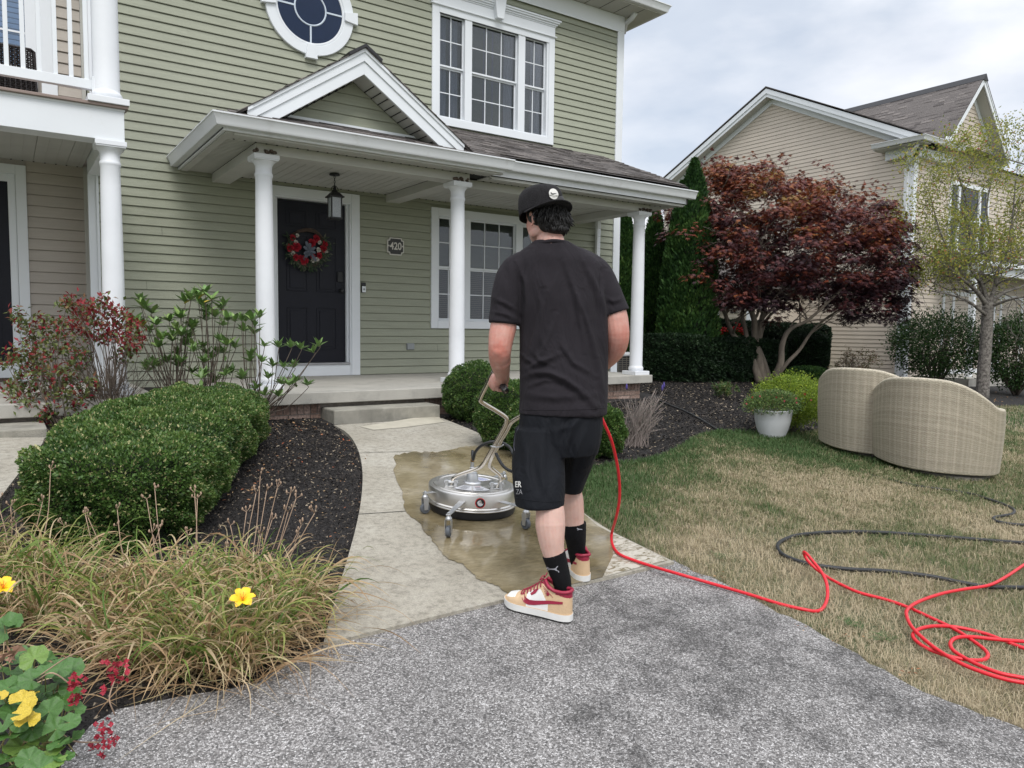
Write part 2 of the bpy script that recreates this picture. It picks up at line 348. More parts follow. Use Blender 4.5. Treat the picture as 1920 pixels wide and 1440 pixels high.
def sheet(name, pix, h, m, thick=0, label=None, world=None, sub=0):
    """flat polygon lying h above the sloping ground, outline given as photograph points or world points"""
    pts = [gp(x, y, h) for x, y in pix] if world is None else [np.array([x, y, gz(x, y) + h]) for x, y in world]
    mb = MB()
    if thick: mb.prism([(p[0], p[1], p[2]) for p in pts], (0, 0, -thick))
    else: mb.add(pts, [tuple(range(len(pts)))])
    o = mb.build(name, m); o['kind'] = 'structure'
    bpy.context.view_layer.update()
    return o
def fixup(o):
    import bmesh
    bm = bmesh.new(); bm.from_mesh(o.data); bmesh.ops.triangulate(bm, faces=[f for f in bm.faces if len(f.verts) > 4]); bmesh.ops.recalc_face_normals(bm, faces=bm.faces); bm.to_mesh(o.data); bm.free()
    if o.data.polygons[0].normal.z < 0 and len(o.data.polygons) < 400 and o.get('flat'): o.data.flip_normals()
def smoothline(pts, n=8):
    """Catmull-Rom through points"""
    P = [np.array(p, float) for p in pts]; P = [2 * P[0] - P[1]] + P + [2 * P[-1] - P[-2]]; out = []
    for i in range(1, len(P) - 2):
        for k in range(n):
            t = k / n; a, b, c, d = P[i - 1], P[i], P[i + 1], P[i + 2]
            out.append(.5 * ((2 * b) + (c - a) * t + (2 * a - 5 * b + 4 * c - d) * t * t + (3 * b - a - 3 * c + d) * t ** 3))
    out.append(P[-2]); return out
# terrain to the horizon
gx = np.concatenate([np.linspace(-220, -14, 12), np.linspace(-12, 34, 47), np.linspace(37, 320, 14)])
gy = np.concatenate([np.linspace(-200, -14, 10), np.linspace(-12, 2, 29), np.linspace(4, 340, 16)])
GX, GY_ = np.meshgrid(gx, gy); hz = gz(np.clip(GX, -8, 30), np.clip(GY_, -12, 50)) - .03
V = np.stack([GX, GY_, hz], -1).reshape(-1, 3); nx, ny = len(gx), len(gy)
F_ = [(j * nx + i, j * nx + i + 1, (j + 1) * nx + i + 1, (j + 1) * nx + i) for j in range(ny - 1) for i in range(nx - 1)]
g = np_mesh('ground', V, F_, M['far'], loc=(0, 0, 0)); g['kind'] = 'structure'

WALK_L = [(626, 797), (646, 808), (660, 822), (671, 842), (678, 868), (680, 900), (676, 945), (667, 990), (655, 1035), (641, 1082), (624, 1140), (606, 1207)]
WALK_R = [(829, 784), (862, 797), (893, 810), (927, 828), (965, 853), (1010, 886), (1055, 926), (1095, 962), (1143, 994), (1185, 1015), (1224, 1034), (1264, 1053)]
walk_edge = smoothline(WALK_L, 4) + smoothline([(606, 1207), (700, 1184), (830, 1152), (965, 1119), (1130, 1084), (1264, 1053)], 3)[1:] + smoothline(WALK_R, 4)[::-1][1:]
DRIVE_R = [(1264, 1053), (1300, 1072), (1345, 1092), (1400, 1120), (1455, 1150), (1520, 1180), (1600, 1228), (1680, 1275), (1760, 1313), (1840, 1345), (1925, 1375)]
drive_edge = [(606, 1207), (580, 1226), (540, 1250), (490, 1278), (430, 1297), (370, 1305), (300, 1318), (220, 1335), (170, 1365), (140, 1400), (110, 1450), (80, 1520)]
d0 = [gp(*p)[:2] for p in smoothline([(606, 1207), (700, 1184), (830, 1152), (965, 1119), (1130, 1084), (1264, 1053)], 3)]
d1 = [gp(*p)[:2] for p in smoothline(DRIVE_R, 3)]
rs = random.Random(3)
d1 = [(p[0] + rs.uniform(-.015, .015), p[1] + rs.uniform(-.02, .02)) for p in d1]
d2 = [gp(*p)[:2] for p in drive_edge[::-1]]
drive = [tuple(p) for p in d0] + [tuple(p) for p in d1] + [(6.5, -10.5), (8, -14), (-4, -14), (-3, -9.6)] + [tuple(p) for p in d2[:-1]]
o = sheet('driveway', None, .008, M['gravel'], world=drive); fixup(o)
o = sheet('walkway', walk_edge, .022, M['conc'], thick=.08); fixup(o)
# expansion joints cut across the walk
for a, b in (((670, 849), (771, 846)), ((668, 964), (762, 958))):
    A, B = gp(*a, .0245), gp(*b, .0245); d = (B - A) / np.linalg.norm(B - A); nrm = np.array([-d[1], d[0], 0]) * .004
    q = MB().add([A - nrm, B - nrm, B + nrm, A + nrm], [(0, 1, 2, 3)]).build('walkway_joint', M['dark']); q['kind'] = 'structure'
# cleaned strip by the step
cs = [(672, 782), (820, 776), (826, 785), (835, 791), (760, 801), (700, 806), (676, 800)]
o = sheet('cleaned_strip', cs[1:], .0262, M['cleanstep']); fixup(o)
# water film on the walk
WET = [(736, 857), (748, 851), (781, 847), (806, 848), (833, 845), (852, 841), (873, 837), (900, 836), (940, 838), (985, 866), (1030, 905), (1080, 950), (1120, 985), (1150, 1001), (1150, 1040), (1130, 1082), (1030, 1105), (960, 1119), (957, 1117), (933, 1099), (914, 1092), (893, 1083), (880, 1070), (869, 1059), (850, 1051), (833, 1042), (818, 1021), (801, 1002), (792, 990), (785, 978), (772, 969), (760, 958), (757, 935), (752, 918), (744, 900), (739, 886), (741, 870)]
wp = []
for i in range(len(WET)):
    a = np.array(WET[i], float); b = np.array(WET[(i + 1) % len(WET)], float); k = max(1, int(np.linalg.norm(b - a) / 5))
    for j in range(k):
        p = a + (b - a) * j / k
        if not (9 <= i <= 16): p = p + np.array([rs.uniform(-2.6, 2.6), rs.uniform(-1.6, 1.6)])
        wp.append(tuple(p))
o = sheet('puddle', wp, .0255, M['wet']); fixup(o)
def wetsheen():
    m, nt, b = newmat('thin water over clean concrete'); n, l = nt.nodes, nt.links
    tc = n.new('ShaderNodeTexCoord'); mp = n.new('ShaderNodeMapping'); mp.inputs['Scale'].default_value = (1, 2.4, 1); mp.inputs['Rotation'].default_value = (0, 0, .5); l.new(tc.outputs['Object'], mp.inputs[0])
    ns = n.new('ShaderNodeTexNoise'); ns.inputs['Scale'].default_value = 16; ns.inputs['Detail'].default_value = 5; ns.inputs['Roughness'].default_value = .65; ns.inputs['Distortion'].default_value = 1.2; l.new(mp.outputs[0], ns.inputs['Vector'])
    cr = n.new('ShaderNodeValToRGB'); e = cr.color_ramp.elements; e[0].position = .42; e[0].color = (.20, .165, .10, 1); e[1].position = .56; e[1].color = (.45, .42, .36, 1); l.new(ns.outputs[0], cr.inputs[0]); l.new(cr.outputs[0], b.inputs['Base Color'])
    mr = n.new('ShaderNodeMapRange'); mr.inputs['From Min'].default_value = .44; mr.inputs['From Max'].default_value = .52; mr.inputs['To Min'].default_value = .12; mr.inputs['To Max'].default_value = .8; l.new(ns.outputs[0], mr.inputs[0]); l.new(mr.outputs[0], b.inputs['Roughness'])
    return m
M['sheen'] = wetsheen()
o = sheet('wet_concrete_patch', [(1150, 1001), (1185, 1017), (1224, 1036), (1252, 1050), (1200, 1063), (1133, 1081), (1128, 1050), (1137, 1020)], .0248, M['sheen']); fixup(o)

# lawn soil and mulch beds (sheets a few mm apart)
LAWN_B = [(1085, 884), (1150, 870), (1200, 864), (1245, 853), (1275, 838), (1300, 822), (1330, 812), (1380, 809), (1420, 811), (1500, 812), (1540, 806)]
lawn_b_w = [gp(*p)[:2] for p in smoothline(LAWN_B, 4)] + [(8.3, -4.3), (9.5, -4.15), (11.0, -4.0), (12.6, -3.55), (13.6, -3.25), (16, -3.3), (20, -3.6), (30, -4.2)]
lawn_w = [tuple(gp(*p)[:2]) for p in smoothline(WALK_R, 3)[-22:][::-1]]
LAWN = [tuple(p) for p in lawn_b_w] + [(30, -16), (9, -16)] + [tuple(p) for p in d1[::-1]] + lawn_w[1:]
o = sheet('lawn', None, -.004, M['soil'], world=LAWN); fixup(o)
o = sheet('mulch_bed', None, -.010, M['mulch'], world=[(-3, -9.3), (-.8, -9.3), (0.3, -7.9), (1.2, -6.9), (3.0, -6.7), (4.2, -6.3), (8, -5.2), (13, -4.2), (30, -4.8), (30, 1), (-3, 1)]); fixup(o)
# neighbour's path on the left
sp_ = [gp(*p)[:2] for p in [(84, 825), (80, 836), (60, 862), (30, 900), (0, 940), (-40, 990)]]
bed2 = sheet('mulch_bed', None, -.004, M['mulch'], world=[(8.5, .95), (30, .95), (30, 3.5), (8.5, 3.5)]) if False else None
o = sheet('side_walkway', None, .02, M['conc'], world=[tuple(p) for p in sp_] + [(-1.2, -5.2), (-1.2, -2.5)], thick=.07); fixup(o)

def inpoly(P, poly):
    x, y = P[:, 0], P[:, 1]; c = np.zeros(len(P), bool); n = len(poly)
    for i in range(n):
        x1, y1 = poly[i][:2]; x2, y2 = poly[i - 1][:2]
        m = ((y1 > y) != (y2 > y)) & (x < (x2 - x1) * (y - y1) / ((y2 - y1) or 1e-9) + x1); c ^= m
    return c
def vnoise(P, s, seed=0):
    """cheap smooth value noise in 2D"""
    r = np.random.default_rng(seed); T = r.random((64, 64)); q = P[:, :2] * s + 1000; i = np.floor(q).astype(int); f = q - i; f = f * f * (3 - 2 * f)
    a = T[i[:, 0] % 64, i[:, 1] % 64]; b = T[(i[:, 0] + 1) % 64, i[:, 1] % 64]; c = T[i[:, 0] % 64, (i[:, 1] + 1) % 64]; d = T[(i[:, 0] + 1) % 64, (i[:, 1] + 1) % 64]
    return (a * (1 - f[:, 0]) + b * f[:, 0]) * (1 - f[:, 1]) + (c * (1 - f[:, 0]) + d * f[:, 0]) * f[:, 1]
def seen(P, margin=80):
    d = P - CAM; w = d @ FW; x = 960 + FPX * (d @ RT) / w; y = 720 - FPX * (d @ UP) / w
    return (w > .3) & (x > -margin) & (x < 1920 + margin) & (y > -margin) & (y < 1440 + margin * 2), x, y, w

# grass blades
def sprout(n, x0, x1, y0, y1, power=1.0):
    P = np.stack([rng.uniform(x0, x1, n), rng.uniform(y0, y1, n)], 1); return P
def grass():
    Vs, Fs, A = [], [], []; base = 0
    tot = 0
    for (n, x0, x1, y0, y1) in ((290000, 1.6, 6.5, -9.6, -3.6), (150000, 6.5, 11, -9.6, -3.4), (60000, 11, 24, -9.6, -2.9)):
        P = sprout(n, x0, x1, y0, y1); P = P[inpoly(P, LAWN)]
        # ragged edge over the drive and bed
        Z = gz(P[:, 0], P[:, 1]); Q = np.column_stack([P, Z]); s, px, py, w = seen(Q, 60); Q = Q[s]; w = w[s]; px = px[s]; py = py[s]
        keep = rng.random(len(Q)) < np.clip(.62 + .5 * vnoise(Q, 2.2, 5), 0, 1); Q = Q[keep]; w = w[keep]; px = px[keep]; py = py[keep]
        n_ = len(Q)
        # greener near the bed, by the walk, and in patches; straw elsewhere
        g1 = vnoise(Q, .9, 1) * .5 + vnoise(Q, 2.6, 2) * .3 + vnoise(Q, 7, 3) * .2
        band = np.exp(-((Q[:, 1] + 4.2) / 1.5) ** 2) * .40 + np.exp(-((px - 1130) / 130) ** 2) * .22
        green = .52 + (g1 - .5) * .62 + band * .8 + .16 * (vnoise(Q, 16, 8) - .5) - .10 * np.clip((py - 950) / 300, 0, 1) - .095
        rnd = np.clip(.5 + (green - .52) * 2.6 + rng.normal(0, .25, n_), 0, 1)
        h = rng.uniform(.018, .052, n_) * (.75 + .5 * green) * np.where(w > 8, 1.15, 1); wd = rng.uniform(.0008, .0018, n_) * np.clip(w / 3.4, 1, 3.2)
        ang = rng.uniform(0, 2 * np.pi, n_) + 2.5 * vnoise(Q, 3, 9); lean = rng.uniform(.3, 1.35, n_) * np.where(rnd < .4, 1.25, .9)
        d = np.stack([np.cos(ang), np.sin(ang), np.zeros(n_)], 1); sd_ = np.stack([-np.sin(ang), np.cos(ang), np.zeros(n_)], 1)
        # blade is turned at random so that both faces show
        Q[:, 2] -= .002
        b0 = Q - sd_ * wd[:, None]; b1 = Q + sd_ * wd[:, None]
        mid = Q + d * (h * lean * .35)[:, None] + np.array([0, 0, 1]) * (h * .62)[:, None]
        m0 = mid - sd_ * (wd * .75)[:, None]; m1 = mid + sd_ * (wd * .75)[:, None]
        tp = Q + d * (h * lean)[:, None] + np.array([0, 0, 1]) * (h * np.clip(1.05 - lean * .35, .3, 1))[:, None]
        V = np.stack([b0, b1, m1, m0, tp], 1).reshape(-1, 3); i = np.arange(n_) * 5 + base
        F = np.concatenate([np.stack([i, i + 1, i + 2], 1), np.stack([i, i + 2, i + 3], 1), np.stack([i + 3, i + 2, i + 4], 1)])
        Vs.append(V); Fs.append(F); A.append(np.repeat(rnd, 5)); base += len(V); tot += n_
    print('GRASS', tot)
    return np.concatenate(Vs), np.concatenate(Fs), np.concatenate(A)
M['grass'] = leafmat('grass blades', [(.50, .42, .29), (.41, .345, .225), (.29, .265, .15), (.155, .18, .080), (.070, .125, .042)], [0, .3, .5, .72, 1], .6, .3, .2)
V, F_, A_ = grass()
go = np_mesh('grass', V, F_, M['grass'], attr={'rnd': A_}); tag(go, 'short half dried lawn grass, green near the beds and straw coloured elsewhere', 'grass', kind='stuff')

# mulch chips
def chips(name, polyw, n, ext, mats_, smin=.006, smax=.02, hole=None, dens=None, lab=None):
    P = sprout(n, *ext); k = inpoly(P, polyw)
    if hole is not None:
        for h_ in hole: k &= ~inpoly(P, h_)
    P = P[k]; Q = np.column_stack([P, gz(P[:, 0], P[:, 1])]); s, px, py, w = seen(Q, 60); Q = Q[s]; w = w[s]; n_ = len(Q)
    ln = rng.uniform(smin, smax, n_) * np.clip(w / 4, 1, 2.2); wd = ln * rng.uniform(.18, .5, n_); th = rng.uniform(.002, .006, n_)
    a = rng.uniform(0, 2 * np.pi, n_); tl = rng.normal(0, .35, n_)
    d = np.stack([np.cos(a) * np.cos(tl), np.sin(a) * np.cos(tl), np.sin(tl)], 1); t2 = rng.normal(0, .4, n_)
    e = np.stack([-np.sin(a) * np.cos(t2), np.cos(a) * np.cos(t2), np.sin(t2)], 1)
    nn = np.cross(d, e); Q[:, 2] += rng.uniform(0, .012, n_)
    c = [Q - d * ln[:, None] * .5 - e * wd[:, None] * .35, Q + d * ln[:, None] * .5 - e * wd[:, None] * .5, Q + d * ln[:, None] * .42 + e * wd[:, None] * .5, Q - d * ln[:, None] * .5 + e * wd[:, None] * .4, Q + nn * th[:, None] * 1.5]
    V = np.stack(c, 1).reshape(-1, 3); i = np.arange(n_) * 5
    F = np.concatenate([np.stack([i, i + 1, i + 4], 1), np.stack([i + 1, i + 2, i + 4], 1), np.stack([i + 2, i + 3, i + 4], 1), np.stack([i + 3, i, i + 4], 1)])
    o = np_mesh(name, V, F, mats_, attr={'rnd': np.repeat(rng.random(n_), 5)}); return tag(o, lab, 'mulch', kind='stuff')
M['chip'] = leafmat('mulch chips', [(.010, .009, .009), (.022, .020, .019), (.035, .031, .029), (.06, .052, .046), (.20, .16, .115), (.36, .30, .22)], [0, .5, .8, .93, .965, 1], .9, 0, .2)
BED_L = [tuple(gp(*p)[:2]) for p in [(606, 1207), (624, 1140), (655, 1035), (676, 945), (680, 900), (671, 842), (626, 797)]] + [(2.45, -2.3), (.27, -2.3), (.2, -2.9), (-.1, -4.4), (-2, -5.4), (-2, -8), (0.3, -8.2)] + [tuple(p) for p in d2[:-1]]
chips('mulch', BED_L, 130000, (-1.2, 3, -8.2, -2.2), M['chip'], lab='black shredded bark mulch in the bed left of the walk')
BED_R = [tuple(gp(*p)[:2]) for p in [(829, 784), (893, 810), (965, 853), (1055, 926), (1085, 950), (1100, 940), (1095, 905)]] + [tuple(p) for p in lawn_b_w] + [(30, 2), (8, 2), (8, -1.6), (4.2, -2.3)]
chips('mulch', BED_R, 150000, (3, 13, -6, 1.5), M['chip'], lab='black shredded bark mulch in the bed right of the porch')
# ------------------------------------------------------------------ the green house
def frame(o, u, n):
    o = np.array(o, float); u = np.array(u, float); n = np.array(n, float)
    return lambda a, d, z: o + u * a + n * d + np.array([0, 0, z])
def board(fr, u0, u1, z, h, m, parent, u0t=None, u1t=None, lip=.015, name='siding_board'):
    u0t = u0 if u0t is None else u0t; u1t = u1 if u1t is None else u1t
    prof = [(-.008, .006), (lip - .004, .005), (lip, .010), (.002, h - .0005), (-.008, h - .0005)]
    mb = MB(); vs = []
    for a0, a1 in ((u0, u0t), (u1, u1t)):
        for d, zz in prof:
            t = zz / h; vs.append(fr(a0 + (a1 - a0) * t, d, z + zz))
    n = len(prof)
    mb.add(vs, [tuple(range(n)), tuple(range(n, 2 * n))[::-1]] + [(i, i + n, (i + 1) % n + n, (i + 1) % n) for i in range(n)])
    return mb.build(name, m, parent)
def clad(fr, u0, u1, z0, z1, h, m, parent, holes=(), seams=.14, clip=None, seed=1, minlen=.04, lip=.017):
    rs = random.Random(seed); k = 0; z = z0
    while z < z1 - 1e-4:
        hh = min(h, z1 - z); segs = [(u0, u1)]
        for (a, b, c, d) in holes:
            if c < z + hh - .01 and d > z + .01:
                ns = []
                for s, e in segs:
                    if b <= s or a >= e: ns.append((s, e))
                    else:
                        if a - s > minlen: ns.append((s, a))
                        if e - b > minlen: ns.append((b, e))
                segs = ns
        for s, e in segs:
            if clip:
                b0, b1 = clip(z); t0, t1 = clip(z + hh)
                if t1 - t0 < .02: t0 = t1 = (t0 + t1) / 2
                if b1 - b0 < minlen: continue
                board(fr, max(s, b0), min(e, b1), z, hh, m, parent, max(s, t0), min(e, t1), lip); continue
            if e - s > 1.6 and rs.random() < seams:
                c = s + (e - s) * rs.uniform(.25, .75); board(fr, s, c - .0015, z, hh, m, parent, lip=lip); board(fr, c + .0015, e, z, hh, m, parent, lip=lip * 1.0)
            else: board(fr, s, e, z, hh, m, parent, lip=lip)
        z += hh
def trim(name, m, parent, *boxes, bevel=.003, label=None):
    mb = MB()
    for b in boxes: mb.box(*b)
    return mb.build(name, m, parent, bevel=bevel, label=label)

house = thing('townhouse', (4.6, 0, .1), 'two storey sage green sided townhouse with a white columned front porch and dark door', 'house')
FZ = .289
SP = .1016
fY = frame((0, 0, 0), (1, 0, 0), (0, -1, 0))
mb = MB().box(.86, 8.39, .14, 8, -.3, 6.0).box(.86, 8.39, .02, .14, -.3, FZ).box(.9, 2.66, .02, .14, FZ, 6).box(3.80, 4.99, .02, .14, FZ, 6).box(6.9, 8.39, .02, .14, FZ, 6)
mb.box(2.66, 3.80, .02, .14, 2.55, 6).box(4.99, 6.9, .02, .14, FZ, 1.0).box(4.99, 6.9, .02, .14, 2.52, 3.78).box(4.99, 6.9, .02, .14, 5.25, 6.0)
mb.build('wall', M['green'], house)
holes = [(2.62, 3.88, 0, 2.625), (4.93, 7.01, .915, 2.58), (4.93, 7.01, 3.71, 5.42)]
clad(fY, .90, 8.27, FZ, 5.69, SP, M['green'], house, holes)
# a few boards below the porch floor level at the far left
clad(fY, 1.0, 1.7, FZ - SP * 3, FZ, SP, M['green'], house)
trim('corner_board', M['white'], house, (8.265, 8.405, -.03, .0, .0, 5.93), (8.375, 8.405, 0, .12, .0, 5.93))
trim('frieze_board', M['white'], house, (1.5, 8.405, -.035, 0, 5.69, 5.92), (1.5, 8.263, -.05, -.036, 5.66, 5.70))
# main eave
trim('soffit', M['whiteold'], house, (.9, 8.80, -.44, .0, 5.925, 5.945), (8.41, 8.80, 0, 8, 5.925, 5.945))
for k in range(26): MB().box(.95 + k * .3, .955 + k * .3, -.43, -.04, 5.921, 5.926).build('soffit_seam', M['dark'], house)
GPROF = [(0, .012), (.070, .012), (.080, .03), (.083, .05), (.098, .078), (.108, .10), (.118, .105), (.118, .118), (.106, .118), (.100, .11), (.0, .11)]
def gutter(path, ztop, m, parent, name='gutter', ends=True):
    """K-style gutter swept along a horizontal path; the bowl hangs to the right of the travel direction"""
    P = [np.array(p, float) for p in path]; n = len(P); k = len(GPROF); vs = []
    for i in range(n):
        dirs = []
        if i > 0: d = P[i] - P[i - 1]; dirs.append(d / np.linalg.norm(d))
        if i < n - 1: d = P[i + 1] - P[i]; dirs.append(d / np.linalg.norm(d))
        nr = [np.array([d[1], -d[0]]) for d in dirs]; q = sum(nr); q = q / np.linalg.norm(q); q = q / max(.3, q @ nr[0])
        for d, z in GPROF: vs.append((P[i][0] + q[0] * d, P[i][1] + q[1] * d, ztop - .118 + z))
    fs = []
    for i in range(n - 1):
        for j in range(k):
            j2 = (j + 1) % k; fs.append((i * k + j, i * k + j2, (i + 1) * k + j2, (i + 1) * k + j))
    fs += [tuple(range(k))[::-1], tuple(range((n - 1) * k, n * k))]
    return MB().add(vs, fs).build(name, m, parent, auto=35)
gutter([(.5, -.44), (8.80, -.44), (8.80, 6)], 6.05, M['gutter'], house)
# main roof
def shingles(fr, u0, u1, run, exp, parent, m, clip=None, tab=.32, name='shingles', seed=5, hole=None):
    """overlapping shingle tabs: fr(u, v) -> (point on the slope, normal)"""
    rs = random.Random(seed); mb = MB(); k = 0; v = 0
    while v < run - .01:
        a, b = (u0, u1) if clip is None else clip(v)
        u = a - rs.uniform(0, tab)
        while u < b:
            w = tab * rs.uniform(.55, 1.1); s, e = max(u, a), min(u + w, b); u += w
            if e - s < .02: continue
            if hole and hole((s + e) / 2, v + exp / 2): continue
            th = rs.choice([.006, .008, .014]); v1 = min(v + exp * 1.15, run)
            P = []
            for uu, vv, hh in ((s, v, th), (e - .004, v, th), (e - .004, v1, .002), (s, v1, .002)):
                p, n_ = fr(uu, vv); P.append((p + n_ * hh))
            Bm = [fr(uu, vv)[0] - fr(uu, vv)[1] * .002 for uu, vv in ((s, v), (e - .004, v), (e - .004, v1), (s, v1))]
            mb.hexa(Bm + P, rs.choice([0, 0, 1, 2]))
        v += exp; k += 1
    o = mb.build(name, m, parent); o['kind'] = 'stuff'; return o
M['sh1'] = mat('shingle grey brown', (.125, .112, .106), .95, .3, 40, .6, 200)
M['sh2'] = mat('shingle dark', (.085, .075, .072), .95, .3, 40, .6, 200)
M['sh3'] = mat('shingle light', (.17, .152, .143), .95, .3, 40, .6, 200)
SH = [M['sh1'], M['sh2'], M['sh3']]
mb = MB().prism([(.2, -.5, 6.03), (.2, 4.0, 8.3), (.2, 8.5, 6.03), (.2, 8.5, 5.95), (.2, -.5, 5.95)], (8.66, 0, 0)); mb.build('roof', M['sh2'], house)

# --- porch floor and brick base
mb = MB().prism([(2.0, -2.3, FZ - .112), (4.62, -2.3, FZ - .112), (4.62, -1.62, FZ - .112), (7.64, -1.62, FZ - .112), (7.64, -.0, FZ - .112), (2.0, 0, FZ - .112)], (0, 0, .112))
mb.build('porch_floor', M['slab'], house, bevel=.008)
mb = MB().prism([(1.62, -2.3, FZ - .112), (1.997, -2.3, FZ - .112), (1.997, 0, FZ - .112), (1.62, 0, FZ - .112)], (0, 0, .112)); mb.build('porch_floor', M['slab'], house, bevel=.006)
MB().add([(4.0, -2.12, FZ + .002), (4.42, -2.10, FZ + .002), (4.44, -2.06, FZ + .002), (4.02, -2.05, FZ + .002)], [(0, 1, 2, 3)]).build('floor_stain', mat('rust stain', (.24, .17, .10), .9), house)
st = MB().box(2.555, 3.69, -2.555, -2.2, -.06, .135).build('step', M['step'], house, bevel=.012)
mbm = MB().box(1.70, 4.5, -2.19, -2.15, -.3, FZ - .114).box(4.46, 7.5, -1.50, -1.46, -.4, FZ - .114).box(7.46, 7.5, -1.46, -.02, -.4, FZ - .114).box(1.70, 1.74, -2.15, -.1, -.3, FZ - .114)
mbm.build('mortar_wall', M['mortar'], house)
def bricks(fr, u0, u1, z0, z1, parent, seed=2):
    rs = random.Random(seed); row = 0; z = z1
    while z > z0:
        zb = z - .057; soldier = row == 0
        u = u0 - (rs.random() * .05 if soldier else (.10 if row % 2 else 0)); w = .057 if soldier else .203
        if soldier: zb = z - .1
        while u < u1:
            a, b = max(u, u0), min(u + w, u1)
            if b - a > .02:
                d = .012 + rs.uniform(-.003, .003); P = [fr(a, 0, zb), fr(b, 0, zb), fr(b, d, zb), fr(a, d, zb), fr(a, 0, z), fr(b, 0, z), fr(b, d, z), fr(a, d, z)]
                MB().hexa(P).build('brick', M['brick'], parent)
            u += w + .01
        z = zb - .01; row += 1
bricks(frame((0, -2.19, 0), (1, 0, 0), (0, -1, 0)), 1.70, 2.55, -.10, FZ - .114, house)
bricks(frame((0, -2.19, 0), (1, 0, 0), (0, -1, 0)), 3.70, 4.46, -.12, FZ - .114, house, 3)
bricks(frame((0, -1.50, 0), (1, 0, 0), (0, -1, 0)), 5.4, 7.5, -.2, FZ - .114, house, 4)

# --- columns
CP = [(.092, 0), (.100, .01), (.106, .025), (.106, .045), (.100, .058), (.094, .065), (.091, .08), (.0905, .5), (.089, .9), (.086, 1.4), (.081, 1.9), (.0785, 2.06), (.085, 2.075), (.0875, 2.085), (.085, 2.10), (.079, 2.11), (.079, 2.16), (.083, 2.18), (.096, 2.20), (.110, 2.215), (.113, 2.23)]
def column(x, y, z0, z1, parent, k=1.0, r=1.0):
    H = z1 - z0; pb, pt = .055 * k, .042 * k
    body = H - pb - pt; s = body / 2.23
    mb = MB(); prof = []
    for rr, z in CP:
        zz = z if z < .09 else (body - (2.23 - z) if z > 1.95 else .09 + (z - .08) * (body - .09 - .33) / (1.9 - .08) if z <= 1.9 else body - .28)
        prof.append((rr * r, min(zz, body)))
    mb.lathe(prof, (x, y, z0 + pb), 32)
    o = mb.build('column', M['colm'], parent, auto=40)
    a = .137 * r
    MB().box(x - a, x + a, y - a, y + a, z0 + .001, z0 + pb).build('plinth', M['colm'], o, bevel=.004)
    a = .122 * r
    MB().box(x - a, x + a, y - a, y + a, z1 - pt, z1 - .001).box(x - a * .95, x + a * .95, y - a * .95, y + a * .95, z1 - pt - .012, z1 - pt).build('capital', M['colm'], o, bevel=.003)
    return o
C1, C2, C3 = (2.165, -1.73), (4.355, -1.73), (7.47, -1.45)
for c in (C1, C2, C3): column(c[0], c[1], FZ, 2.575, house)
for i, c in enumerate((C1, C2, C3)):
    mb = MB(); rs = random.Random(i)
    for k in range(26):
        x, y = c[0] + rs.uniform(-.11, .11), c[1] + rs.uniform(-.13, -.06); s = rs.uniform(.012, .026)
        mb.lathe([(s * .3, -s * .6), (s, 0), (s * .6, s * .7)], (x, y, 2.59 + rs.uniform(-.008, .02)), 6)
    o = mb.build('mud_nest', M['nest']); tag(o, ['brown mud nest on the leftmost porch column beside the door', 'brown mud nest on the porch column in front of the lower window', 'brown mud nest on the right hand end column of the porch'][i], 'nest', 'nests on the porch columns')

# --- beams and ceiling
CZ = 2.672
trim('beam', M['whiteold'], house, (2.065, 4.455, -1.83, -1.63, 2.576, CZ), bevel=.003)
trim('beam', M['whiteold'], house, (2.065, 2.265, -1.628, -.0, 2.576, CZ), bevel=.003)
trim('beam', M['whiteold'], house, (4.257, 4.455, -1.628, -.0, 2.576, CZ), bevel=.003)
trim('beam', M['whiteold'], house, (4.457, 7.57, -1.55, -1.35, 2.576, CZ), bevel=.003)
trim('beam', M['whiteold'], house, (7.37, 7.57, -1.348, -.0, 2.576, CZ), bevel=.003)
def panelrow(x0, x1, y0, y1, w=.305, along='x'):
    u = x0
    while u < x1 - .01:
        e = min(u + w, x1); rs = random.Random(int(u * 100))
        mb = MB()
        dz = rs.uniform(0, .0015)
        if along == 'x':
            mb.box(u + .002, e - .002, y0, y1, CZ + dz, CZ + .012)
            k = 2 if w > .2 else 0
            for j in range(1, 3):
                xx = u + (e - u) * j / 3; mb.box(xx - .002, xx + .002, y0, y1, CZ - .0035 + dz, CZ + .001)
        mb.build('ceiling_panel', M['whiteold'], house); u = e
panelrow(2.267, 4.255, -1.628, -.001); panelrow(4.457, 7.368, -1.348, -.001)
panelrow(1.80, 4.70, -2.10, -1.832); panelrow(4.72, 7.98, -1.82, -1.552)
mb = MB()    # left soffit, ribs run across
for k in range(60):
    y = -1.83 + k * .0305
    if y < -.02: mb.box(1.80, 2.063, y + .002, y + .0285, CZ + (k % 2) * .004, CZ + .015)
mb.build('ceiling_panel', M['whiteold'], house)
trim('ceiling_panel', M['whiteold'], house, (7.572, 7.98, -1.55, -.001, CZ, CZ + .012), bevel=0)
MB().box(1.70, 4.72, -2.12, -.001, CZ + .016, CZ + .03).box(4.72, 8.0, -1.84, -.001, CZ + .016, CZ + .03).build('ceiling_backing', M['dark'], house)
mb = MB()
for k in range(50):
    x = 2.3 + k * .1017
    if x < 7.3: mb.box(x, x + .014, -.025, -.012, CZ - .006, CZ + .002)
for k in range(29): mb.box(1.85 + k * .1017, 1.866 + k * .1017, -1.848, -1.834, CZ - .005, CZ + .002)
for k in range(30): mb.box(4.8 + k * .1017, 4.816 + k * .1017, -1.57, -1.556, CZ - .005, CZ + .002)
mb.build('channel_notch', M['dark'], house)
